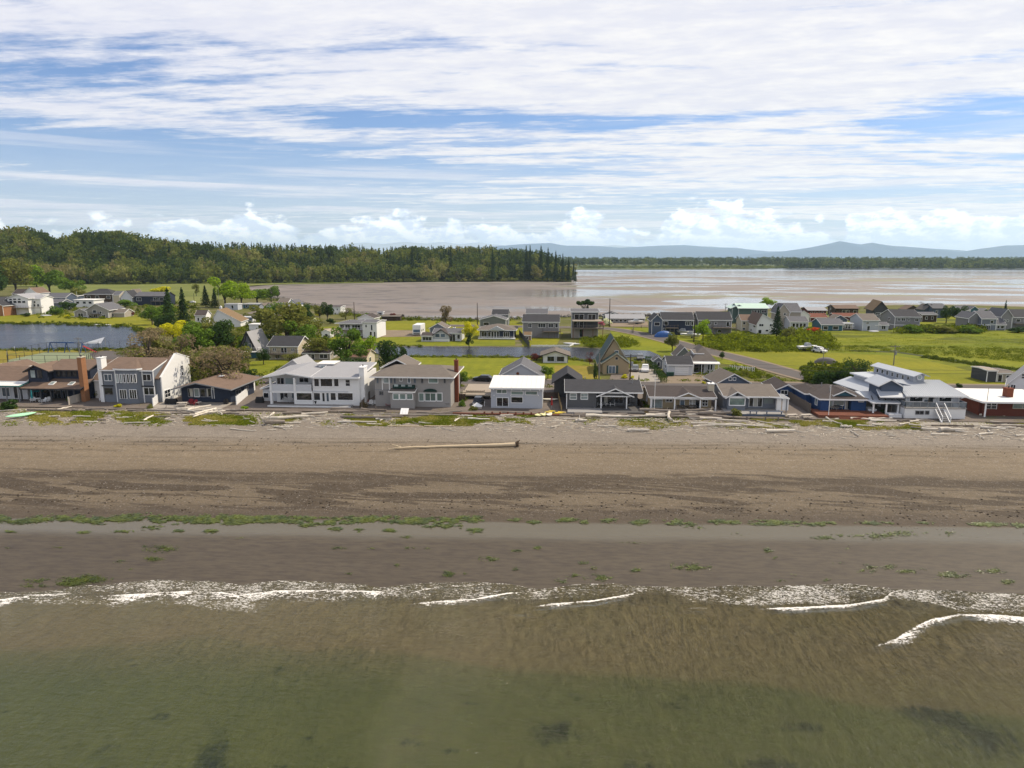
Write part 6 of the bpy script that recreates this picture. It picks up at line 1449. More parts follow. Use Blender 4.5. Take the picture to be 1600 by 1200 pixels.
cx0, cx1 = H.x0, H.x1; H.slab(R_BEIGE, [(cx0 - .3, -2.0, H.ze + .05), (cx1 + .4, -2.0, H.ze + .05), (cx1 + .4, 8.5, H.ze + .25), (cx0 - .3, 8.5, H.ze + .25)], .22, 'canopy', T_TAN)
for x in (cx0, cx1 - 2.2, cx1): H.post(x, -1.8, 0, H.ze - .2, .22, W_BROWN)
# ---- beyond the canal
H = gh(hs, 'grey and white bungalow with paired front gables beside the yellow tree', 677, 720, 533, 520.5, 513.5, W_LGREY, R_GREY, 'x', 9, 0, ws=[(.60, .05, .80, .85, 2), (.88, .3, .97, .8)], belt=None, chim=(.7, .5, .8, .3, T_WHITE))
q0 = H.fr(676, 525, -1.5).x; q1 = H.fr(703, 525, -1.5).x; H.walls(W_PBLUE, q0 + .2, q1 - .2, -2, -.003, 0, H.fr(690, 524, -2).z, H.fr(688, 516, -2).z, 'y', name='front_wing'); H.gable(R_DKBRN, T_DARK, q0 + .2, q1 - .2, -2, 3.5, H.fr(690, 524, -2).z, H.fr(688, 515.2, -2).z, 'y', .6, .4, name='front_roof')
H.win(680, 521.5, 687, 527, -2, 1, 1, G_BLUE); H.win(688.5, 521.5, 695.5, 527, -2, 1, 1, G_BLUE)
H.box('white_base', W_WHITE, q0 + .25, q1 - .25, -2.06, -2.004, 0, .9)
gh(hs, 'grey gable behind the grey and white bungalow', 672, 697, 527, 513, 506, W_BGREY, R_TAUPE, 'y', 8, 0, vents=0)
gh('garage', 'low white annex with brown roof left of the grey and white bungalow', 659, 676, 534, 525, 520, W_LGREY, R_DKBRN, 'x', 6, 0, ws=[(.1, .25, .9, .8, 3)], cat='garage', vents=0)
H = gh(hs, 'navy cottage with broad grey hip-gabled roof and white-framed windows by the canal', 750, 803, 530, 516, 505.5, W_NAVY, R_TAUPE, 'hip', 11, 0, ws=[(.05, .25, .12, .8), (.13, .25, .20, .8), (.24, .25, .31, .8), (.34, .05, .40, .85), (.42, .05, .48, .85), (.50, .05, .56, .85), (.70, .25, .86, .8, 3)], trim=T_WHITE, ov=.9)
b = MB().prism([(H.x0 + 3, H.ze + .1), (H.x1 - 3, H.ze + .1), ((H.x0 + H.x1) / 2, H.ze + 1.5)], 'y', -1.1, -.2); H.part(b, 'front_gable', W_PBLUE)
H.box('deck', T_WHITE, H.x0 - .5, H.x1 + .5, -2.0, -.003, .25, .55); H.rail([(H.x0 - .4, -1.9, .55), (H.x1 + .4, -1.9, .55)], .5, .07, T_WHITE, 2.2)
gh(hs, 'grey house with stacked gables behind the navy canal cottage', 750, 790, 515, 500, 494, W_SAGE, R_GREY, 'y', 9, 0, ws=[(.15, .45, .35, .75)], pk=.55)
gh(hs, 'upper storey block with dark grey roof above the stacked gables behind the canal cottage', 769, 794, 509, 491.5, 484, W_SAGE, R_BLACK, 'x', 8, 0, ws=[(.28, .72, .42, .88), (.72, .72, .86, .88)])
H = gh(hs, 'large grey two-storey house with brown-grey roof and stairs down from its deck', 817, 873, 528, 503, 492, W_GREY, R_BLACK, 'x', 11, 0, ws=[(.15, .66, .24, .90, 2), (.43, .66, .62, .90, 3), (.72, .66, .84, .90, 2), (.90, .66, .97, .9)], side=[(.4, .6, .55, .85)], deck=(.55, 1.05, .44, 2.2, WOOD, WOOD), ov=.5)
b = MB()
for i in range(9): b.box(H.x0 + (H.x1 - H.x0) * .55 - .28 * (i + 1), H.x0 + (H.x1 - H.x0) * .55 - .28 * i, -2.1, -.9, H.ze * .44 - .22 * (i + 1) - .06, H.ze * .44 - .22 * (i + 1))
H.part(b, 'stair_flight', WOOD)['kind'] = 'stuff'
gh(hs, 'house with small blue gable peeping over the large grey two-storey house', 822, 855, 506, 490, 483, W_SAGE, R_GREY, 'x', 8, 0, ws=W1(3, .6, .9, .1))
gh('shed', 'little pinkish shed with pale roller side by the fence below the grey house', 819, 830, 532, 524, 519, pmat('pinkish_boards', (.36, .25, .21), .85, .2, .1, 1), R_TAN, 'x', 3, 0, ws=[(.3, .3, .6, .7)], cat='shed', vents=0, ov=.2)
H = gh(hs, 'tall modern grey house with low sloping roof and two-level timber deck', 893, 934, 528, 488, 486.5, W_MID, R_GREY, 'flat', 14, 0, ws=[(.10, .72, .45, .92, 2), (.62, .72, .90, .92, 2), (.30, .04, .44, .34), (.06, .42, .20, .66), (.30, .42, .44, .66)], side=[(.3, .45, .4, .62), (.45, .45, .55, .62)], vents=0, ov=.5)
H.box('lower_wall', W_BEIGE, H.x0 - .03, H.x1 + .02, -.03, 13, 0, H.ze * .40)
for fz_, dd in ((.42, 3.4),):
 zz = H.ze * fz_; H.box('deck', WOOD, H.x0 + .3, H.x1 + 1.8, -dd, -.035, zz - .25, zz); H.rail([(H.x0 + .4, -dd + .1, zz), (H.x1 + 1.7, -dd + .1, zz), (H.x1 + 1.7, -.2, zz)], 1.0, .08, WOOD, 1.5, balus=.45)
 for i in range(4): H.post(H.x0 + .5 + (H.x1 - H.x0 + 1) * i / 3, -dd + .15, 0, zz - .25, .18, REDWOOD)
H.slab(R_BEIGE, [(H.x0 + .2, -3.6, H.ze * .70), (H.x1 + 1.0, -3.6, H.ze * .70), (H.x1 + 1.0, -.02, H.ze * .73), (H.x0 + .2, -.02, H.ze * .73)], .18, 'porch_roof', T_TAN)
for i in range(3): H.post(H.x0 + .5 + (H.x1 - H.x0) * i / 2, -3.3, H.ze * .42, H.ze * .69, .15, WOOD)
gh(hs, 'long low white-roofed building behind the tall power pole near the shore', 947, 1007, 505, 497.5, 491.5, W_GREY, R_LGREY, 'x', 8, 0, ws=W1(7, .3, .75, .07))
gh(hs, 'dark gable end of the long low white-roofed shore building', 943, 970, 500, 493.5, 489, W_DARK, R_BLACK, 'y', 8, 0, vents=0)
H = gh(hs, 'navy two-storey house with grey roof and white corner boards beside the curving road', 1034, 1083, 523, 500, 488.5, W_NAVY, R_BLACK, 'x', 10, 0, ws=[(.06, .66, .18, .88, 1), (.75, .66, .87, .88, 2), (.92, .66, .99, .88), (.04, .28, .10, .44)], side=[(.6, .6, .75, .85)], deck=(.10, .50, .50, 2.0, WOOD, WOOD))
gh(hs, 'navy gabled wing at the left of the navy two-storey house', 1018, 1034, 523, 500, 492, W_SLATE, R_BLACK, 'y', 9, 0, ws=[(.25, .62, .75, .84)], vents=0, ov=.6)
H = gh(hs, 'warm grey two-storey house with dark roof and long upper deck behind the round green tree', 1090, 1142, 522, 500, 487.5, W_GREY, R_BLACK, 'x', 10, 0, ws=[(.26, .66, .38, .86, 2), (.50, .68, .56, .84), (.85, .55, .93, .86), (.6, .1, .7, .3)], side=[(.5, .62, .65, .85)], deck=(.42, 1.12, .50, 2.6, WOOD, WOOD))
H = gh(hs, 'green-grey house with pale mint metal roofs at the shore', 1153, 1198, 505, 481.5, 474.5, W_GREEN, R_MINT, 'x', 12, 0, ws=[(.46, .70, .52, .86), (.56, .70, .62, .86), (.66, .70, .72, .86), (.8, .7, .95, .86, 3)], ov=.8)
gh(hs, 'mint-roofed gabled wing left of the green-grey shore house', 1143, 1163, 504, 481, 476.5, W_GREEN, R_MINT, 'y', 8, 0, vents=0, ov=.8)
gh(hs, 'lower mint-roofed wing between the green-grey shore house and the white house', 1160, 1196, 504, 493, 486, W_WHITE, R_MINT, 'x', 8, 0, vents=0, ov=.8)
H = gh(hs, 'white two-storey house with dark brown roof left of the big dark conifer', 1182, 1215, 522, 505, 491.5, W_WHITE, R_BROWN, 'y', 13, 0, ws=[(.10, .72, .30, .92, 2), (.60, .72, .68, .92), (.08, .06, .22, .38), (.42, .25, .55, .40), (.74, .04, .90, .42, 2)], pk=.22, side=[(.15, .55, .35, .8), (.5, .1, .62, .3)], ov=.5, trim=T_WHITE)
gh(hs, 'shade-tinted side wing of the white house with the dark brown roof', 1158, 1181, 517, 501, 492, W_CREAM, R_BROWN, 'x', 8, 0, ws=[(.1, .65, .25, .85), (.1, .1, .25, .3)], vents=0)  # white wall in shade: the shade is put into the cream siding
H = gh(hs, 'beige-gabled grey house with charcoal roof right of the pale mint roofs', 1218, 1250, 510, 487, 474, W_BEIGE, R_GREY, 'x', 12, 0, ws=[(.25, .75, .38, .92), (.05, .3, .25, .55), (.6, .3, .8, .55)])
gh(hs, 'grey front gable of the beige-gabled house beside the dark conifer', 1212, 1232, 512, 488, 475.5, W_BEIGE, R_GREY, 'y', 7, 0, ws=[(.55, .82, .72, .94)], vents=0)
gh(hs, 'dark-roofed cottage with white gable left of the green hedge', 1248, 1264, 503, 492, 486, W_WHITE, R_BLACK, 'y', 8, 0, vents=0, pk=.4)
gh(hs, 'low slate-roofed house behind the rust-orange tree', 1234, 1262, 515, 503, 495, W_PBLUE, R_GREY, 'x', 9, 0, ws=W1(4, .35, .8, .14), vents=1)
gh(hs, 'flat-roofed dark red house at the shore above the green hedge', 1262, 1290, 497, 485, 480.5, W_RED, R_LGREY, 'x', 9, 0, ws=W1(4, .4, .8, .1), trim=T_DARK, ov=.9)
gh(hs, 'red-roofed cottage below the flat-roofed dark red house', 1266, 1292, 503, 496, 490, W_RED, R_RED, 'x', 7, 0, ws=W1(2), vents=0)
H = gh(hs, 'blue-grey bungalow with small square-windowed gable, left of the tall blue-grey house', 1283, 1316, 517, 507, 498, W_TEAL, R_GREY, 'x', 10, 0, ws=[(.1, .2, .3, .7), (.55, .2, .8, .7)], ov=.6)
gh(hs, 'upper gable with square windows above the blue-grey bungalow', 1300, 1323, 510, 499.5, 493, W_SLATE, R_TAUPE, 'y', 6, 0, ws=[(.18, .35, .38, .9), (.45, .35, .68, .9)], vents=0)
gh('porch', 'small pale porch with deck rail beside the blue-grey bungalow', 1318, 1331, 516, 506, 504, W_BEIGE, R_LGREY, 'flat', 4, 0, ws=[(.2, .3, .8, .8, 2)], cat='porch', vents=0, deck=(-.1, 1.1, .3, 1.2, WOOD, T_WHITE))
gh(hs, 'dark brown timber house with shallow tan roof near the shore', 1305, 1340, 493, 482, 477, W_BROWN, R_BROWN, 'x', 10, 0, ws=[(.3, .35, .45, .75), (.5, .35, .6, .75), (.8, .3, .95, .7)], trim=T_DARK, ov=.8)
gh(hs, 'red-roofed low cottage with garden in front of the brown timber house', 1303, 1345, 501, 494.5, 489.5, W_RED, R_RED, 'x', 6, 0, vents=0)
H = gh(hs, 'tall house with steep tan shake roof and wall of gable windows', 1364, 1385, 505, 483, 471.5, W_DARK, R_TAN, 'y', 16, -12, ws=[(.15, .60, .45, .74, 2), (.5, .60, .82, .74, 2), (.2, .2, .4, .52), (.5, .2, .7, .52)], ov=.8, trim=T_DARK)
H = gh(hs, 'tall blue-grey house with grey roof and small gabled porch on the marsh edge', 1347, 1372, 517, 500.5, 490.5, W_PBLUE, R_TAUPE, 'x', 12, 0, ws=[(.22, .66, .36, .84, 2), (.30, .06, .46, .46)], ov=.5, side=())
gh('porch', 'glazed porch with low grey roof at the right of the tall blue-grey house', 1367, 1387, 517, 508, 503.5, W_PBLUE, R_GREY, 'x', 5, 0, ws=[(.1, .05, .3, .8), (.5, .3, .8, .85, 2)], cat='porch', vents=0)
H = gh(hs, 'large grey two-storey house with charcoal roof and white belt board on the marsh edge', 1397, 1436, 515, 495, 484, W_GREY, R_BLACK, 'x', 12, 0, ws=[(.10, .68, .20, .88, 2), (.26, .68, .40, .88, 2), (.52, .68, .58, .86), (.8, .66, .93, .88, 2)], side=[(.35, .66, .45, .86)], ov=.5, belt=.36)
gh('shed', 'tiny blue-grey shed with white-edged gable in front of the large grey house', 1417, 1427, 519, 516, 513, W_TEAL, R_GREY, 'y', 3, 0, cat='shed', vents=0, ov=.2)
gh(hs, 'brown-roofed house behind the large grey house with belt board', 1415, 1436, 490, 484, 478, W_BROWN, R_BROWN, 'y', 7, 0, trim=T_DARK, vents=0)
gh(hs, 'brown flat-topped garage beside the white van', 1440, 1463, 503, 492, 488, W_BROWN, R_GREY, 'x', 8, 0, ws=W1(2), vents=0, cat='garage')
gh(hs, 'slate-blue house with dark gable behind the two round trees', 1456, 1478, 497, 482, 474.5, W_SLATE, R_GREY, 'x', 10, 0, ws=W1(2, .5, .8), trim=T_DARK)
gh(hs, 'steep dark gable at the left of the slate-blue house', 1444, 1462, 496, 484, 476, W_SLATE, R_TAUPE, 'y', 8, 0, vents=0, trim=T_DARK)
gh(hs, 'teal house with white gable window behind the round trees at right', 1515, 1527, 495, 483.5, 479, W_TEAL, R_GREY, 'y', 9, 0, ws=[(.4, .45, .6, .8)], pk=.5)
gh(hs, 'long grey-roofed wing of the teal house', 1497, 1514, 495, 485, 478, W_BGREY, R_GREY, 'x', 8, 0, vents=0)
H = gh(hs, 'grey house with white double door on the marsh edge, right of the bramble bank', 1532, 1555, 516, 498, 486.5, W_BGREY, R_GREY, 'x', 10, 0, ws=[(.12, .1, .28, .40), (.42, .04, .62, .42, 2), (.60, .62, .80, .82)], ov=.4, belt=.48)
gh(hs, 'grey gabled end of the house with the white double door', 1512, 1531, 515, 497, 489, W_GREY, R_GREY, 'y', 9, 0, vents=0, ws=[(.3, .2, .4, .4)])
gh(hs, 'low white-framed sunroom right of the house with the white double door', 1556, 1570, 516, 507, 497, W_BGREY, R_GREY, 'x', 6, 0, ws=[(.1, .3, .35, .8), (.5, .3, .85, .8)], vents=0)
H = gh(hs, 'large grey house with balcony at the right edge of the village', 1580, 1640, 515, 496, 484, W_GREY, R_BLACK, 'x', 12, 0, ws=[(.1, .62, .2, .84), (.3, .62, .5, .84, 2)], deck=(.02, 1.0, .5, 1.8, WOOD, T_GREY))
gh(hs, 'grey gabled front of the large house at the right edge of the village', 1562, 1579, 515, 494, 483.5, W_GREY, R_GREY, 'y', 10, 0, ws=[(.25, .6, .4, .72), (.55, .6, .7, .72)], vents=0)
gh(hs, 'house roof glimpsed behind the teal house at the shore', 1526, 1545, 494, 487, 482, W_PBLUE, R_GREY, 'x', 8, 0, vents=0)
# ---- left village beyond the pond
H = gh(hs, 'big white pond-side house with arched gable windows and long raised deck', 15, 46, 492, 466, 460, W_WHITE, R_LGREY, 'y', 14, 6, ws=[(.08, .72, .22, .84), (.28, .72, .44, .84), (.50, .72, .66, .84), (.72, .72, .88, .84), (.08, .88, .22, .96), (.28, .90, .44, .98), (.52, .90, .66, .98)], deck=(-.1, 1.75, .44, 2.4, WOOD, T_GREY), ov=.7)
gh(hs, 'right wing of the big white pond-side house with a row of tall windows', 46.5, 66, 491, 467, 462, W_WHITE, R_LGREY, 'x', 10, 6, ws=[(.1, .72, .2, .86), (.45, .72, .58, .86), (.1, .5, .25, .66), (.4, .5, .55, .66), (.68, .5, .85, .66)], vents=0)
gh(hs, 'white-gabled house with brown roof behind the big white pond-side house', 40, 60, 478, 458, 450, W_WHITE, R_BROWN, 'y', 10, 0, ws=[(.2, .75, .35, .88), (.6, .75, .75, .88)])
gh(hs, 'brown roof end left of the white-gabled house at the far left', 22, 41, 478, 459, 452, W_BROWN, R_DKBRN, 'x', 9, 0, vents=0)
gh(hs, 'orange brick house end at the left edge of the pond', -22, 6, 494, 478, 466, BRICKO, R_BLACK, 'y', 12, 0, pk=.2)
gh(hs, 'long slate-roofed dark blue house right of the big white pond-side house', 74, 104, 478, 465, 458, W_SLATE, R_GREY, 'x', 10, 0, ws=W1(3, .5, .85, .12))
gh(hs, 'low grey-roofed front wing with small white bay before the slate-roofed house', 72, 97, 484, 473, 467.5, W_BGREY, R_GREY, 'x', 8, 0, ws=[(.1, .3, .3, .8)], vents=0)
gh(hs, 'blue-grey flat-roofed box house right of the slate-roofed house', 104, 118, 476, 463, 461.5, W_SLATE, R_GREY, 'flat', 8, 0, ws=[(.2, .5, .8, .8, 2)], vents=0)
gh(hs, 'large brown-grey two-storey house with charcoal hip roof beyond the pond', 133, 177, 477, 460, 451, W_BROWN, R_BLACK, 'hip', 12, 4, ws=[(.10, .62, .22, .86), (.40, .62, .52, .86), (.80, .62, .92, .86), (.3, .1, .42, .3), (.5, .1, .62, .3), (.7, .1, .8, .3)])
gh(hs, 'cream right wing of the large brown-grey hip-roofed house', 178, 188, 477, 461, 455, W_CREAM, R_GREY, 'x', 8, 0, vents=0)
gh(hs, 'white flat-roofed house below the brown-grey hip-roofed house', 117, 147, 480, 469, 467.5, W_WHITE, R_WHITE, 'flat', 9, 0, ws=[(.1, .5, .25, .8), (.45, .5, .6, .8), (.75, .5, .9, .8)], vents=0)
H = gh(hs, 'warm grey pond-side house with broad gable, balcony and beige right side', 137, 170, 497, 484, 475, W_WARM, R_GREY, 'y', 13, 5, ws=[(.28, .62, .44, .95, 1), (.60, .55, .68, .8), (.3, .05, .48, .45), (.7, .05, .85, .4, 2), (.06, .1, .16, .35)], deck=(.15, .62, .5, 1.4, WOOD, T_DARK), ov=.8, pk=.45)
gh(hs, 'low left annex of the warm grey pond-side house', 117, 136, 496, 487.5, 483, W_WARM, R_GREY, 'y', 8, 5, ws=[(.3, .2, .7, .75, 2)], vents=0)
gh(hs, 'right annex of the warm grey pond-side house with beige walls', 171, 195, 496, 489, 483, W_BEIGE, R_TAUPE, 'x', 8, 5, ws=[(.1, .3, .3, .8)], vents=0)
gh(hs, 'white steep gable between the hip-roofed house and the long navy house', 190, 207, 477, 464, 454.5, W_LGREY, R_BLACK, 'y', 9, 4, vents=0)
H = gh(hs, 'long navy house with grey roof and covered balcony beyond the pond', 212, 260, 477, 463, 456.5, W_NAVY, R_GREY, 'x', 10, 0, ws=[(.05, .5, .2, .85, 2), (.6, .5, .75, .85, 2), (.8, .5, .92, .85)], deck=(.55, 1.0, .48, 1.6, WOOD, T_GREY), trim=T_DARK)
gh(hs, 'short dark gable left of the long navy house', 203, 213, 475, 460, 452.5, W_DARK, R_TAUPE, 'y', 9, 4, vents=0)
H = gh(hs, 'white salt-box cottage with mossy brown roof and white cupola', 330, 376, 511, 503, 484.5, W_WHITE, R_TAN, 'y', 13, 12, ws=[(.20, .62, .24, .95), (.42, .15, .54, .55, 2), (.15, .05, .24, .5), (.46, .85, .50, 1.1)], pk=.27, ov=.4, vents=0)
H.walls(W_WHITE, H.x0 + 1.8, H.x0 + 2.7, 7.0, 7.9, H.zr - .6, H.zr + .8, H.zr + 1.3, 'y', name='cupola')
gh(hs, 'white left side wing of the salt-box cottage', 306, 322, 505, 493, 485, W_WHITE, R_DKBRN, 'x', 8, 12, ws=[(.2, .3, .35, .7), (.6, .3, .75, .7)], vents=0)
gh('shed', 'small white box shed right of the salt-box cottage', 390, 405, 518, 507.5, 506, W_WHITE, R_WHITE, 'flat', 4, 0, cat='shed', vents=0, ov=.2)
gh('shed', 'light blue garden shed behind the salt-box cottage', 352, 372, 484, 475.5, 474, W_PBLUE, R_LGREY, 'flat', 5, 0, ws=[(.5, .2, .65, .8)], cat='shed', vents=0, ov=.2)
gh(hs, 'low teal bungalow with long white roof edge near the bay', 380, 407, 482, 475.5, 473.5, W_TEAL, R_LGREY, 'flat', 8, 0, ws=W1(4, .3, .8, .12), vents=0)
gh(hs, 'first white gabled cottage with dark trim near the bay, by the driveway', 404, 415, 492, 480, 474.5, W_WHITE, R_TAUPE, 'y', 9, 0, ws=[(.3, .05, .7, .5)], vents=0, trim=T_DARK)
gh(hs, 'twin white gabled cottage with dark trim, right one of the pair', 415.5, 427, 492, 480, 473.5, W_WHITE, R_TAUPE, 'y', 9, 0, ws=[(.3, .05, .7, .5)], vents=0, trim=T_DARK)
gh(hs, 'grey-roofed shore house with blue-trimmed white gable above the big green tree', 451, 464, 488, 475, 469, W_WHITE, R_GREY, 'y', 9, 0, ws=[(.2, .55, .4, .85), (.55, .55, .75, .85)], trim=W_BLUE, vents=0)
gh(hs, 'grey-roofed left part of the shore house with the blue-trimmed gable', 434, 450, 482, 473, 466.5, W_LGREY, R_TAUPE, 'x', 9, 0, vents=0)
gh(hs, 'dark red house with white gable end on the bay shore', 514, 532, 491, 480, 478, W_WHITE, R_DKBRN, 'x', 8, 0, ws=[(.3, .6, .42, .8), (.7, .6, .8, .8)], vents=0)
H = gh(hs, 'white two-storey house with wrap-around balcony on the green lawn', 531, 567, 525, 505.5, 500, W_WHITE, R_GREY, 'hip', 12, -6, ws=[(.04, .60, .2, .88, 2), (.26, .60, .46, .88, 2), (.55, .60, .90, .88, 3), (.3, .1, .5, .4, 2)], deck=(-.06, 1.05, .52, 1.8, WOOD, T_WHITE), ov=1.2, chim=(.1, .6, .9, -.6, T_WHITE))
gh(hs, 'right side wing of the white balcony house with brick doorway', 567.5, 589, 528, 504, 500, W_WHITE, R_GREY, 'x', 9, -6, ws=[(.2, .7, .3, .85), (.6, .5, .7, .85), (.5, .05, .64, .4), (.8, .05, .9, .4)], vents=0)
gh(hs, 'small upper gable with three dormer windows on the white balcony house', 560, 584, 512, 497, 492, W_WHITE, R_DKBRN, 'y', 7, -6, ws=[(.25, .6, .35, .85), (.5, .6, .62, .85), (.75, .6, .87, .85)], vents=0)
gh(hs, 'brown bungalow with grey roof at the shore left of the round bush', 597, 625, 501, 495, 491.5, W_BROWN, R_TAUPE, 'x', 8, 0, trim=T_DARK, vents=0)
gh('shed', 'tiny white beach hut on the bay shore', 590, 598, 494, 488, 486, W_PBLUE, R_GREY, 'flat', 3, 0, ws=[(.2, .4, .8, .8)], cat='shed', vents=0, ov=.2)
gh('shed', 'small white and beige hut between bungalow and white balcony house', 503, 516, 528, 519, 516, W_WHITE, R_BEIGE, 'y', 4, 0, cat='shed', vents=0, ov=.2, ws=[(.4, .1, .7, .7)])
gh('building', 'long low white warehouse on the far shore of the bay', 1343, 1362, 419.6, 417.6, 417.2, W_WHITE, R_WHITE, 'flat', 30, 0, cat='building', vents=0, z=1.6)
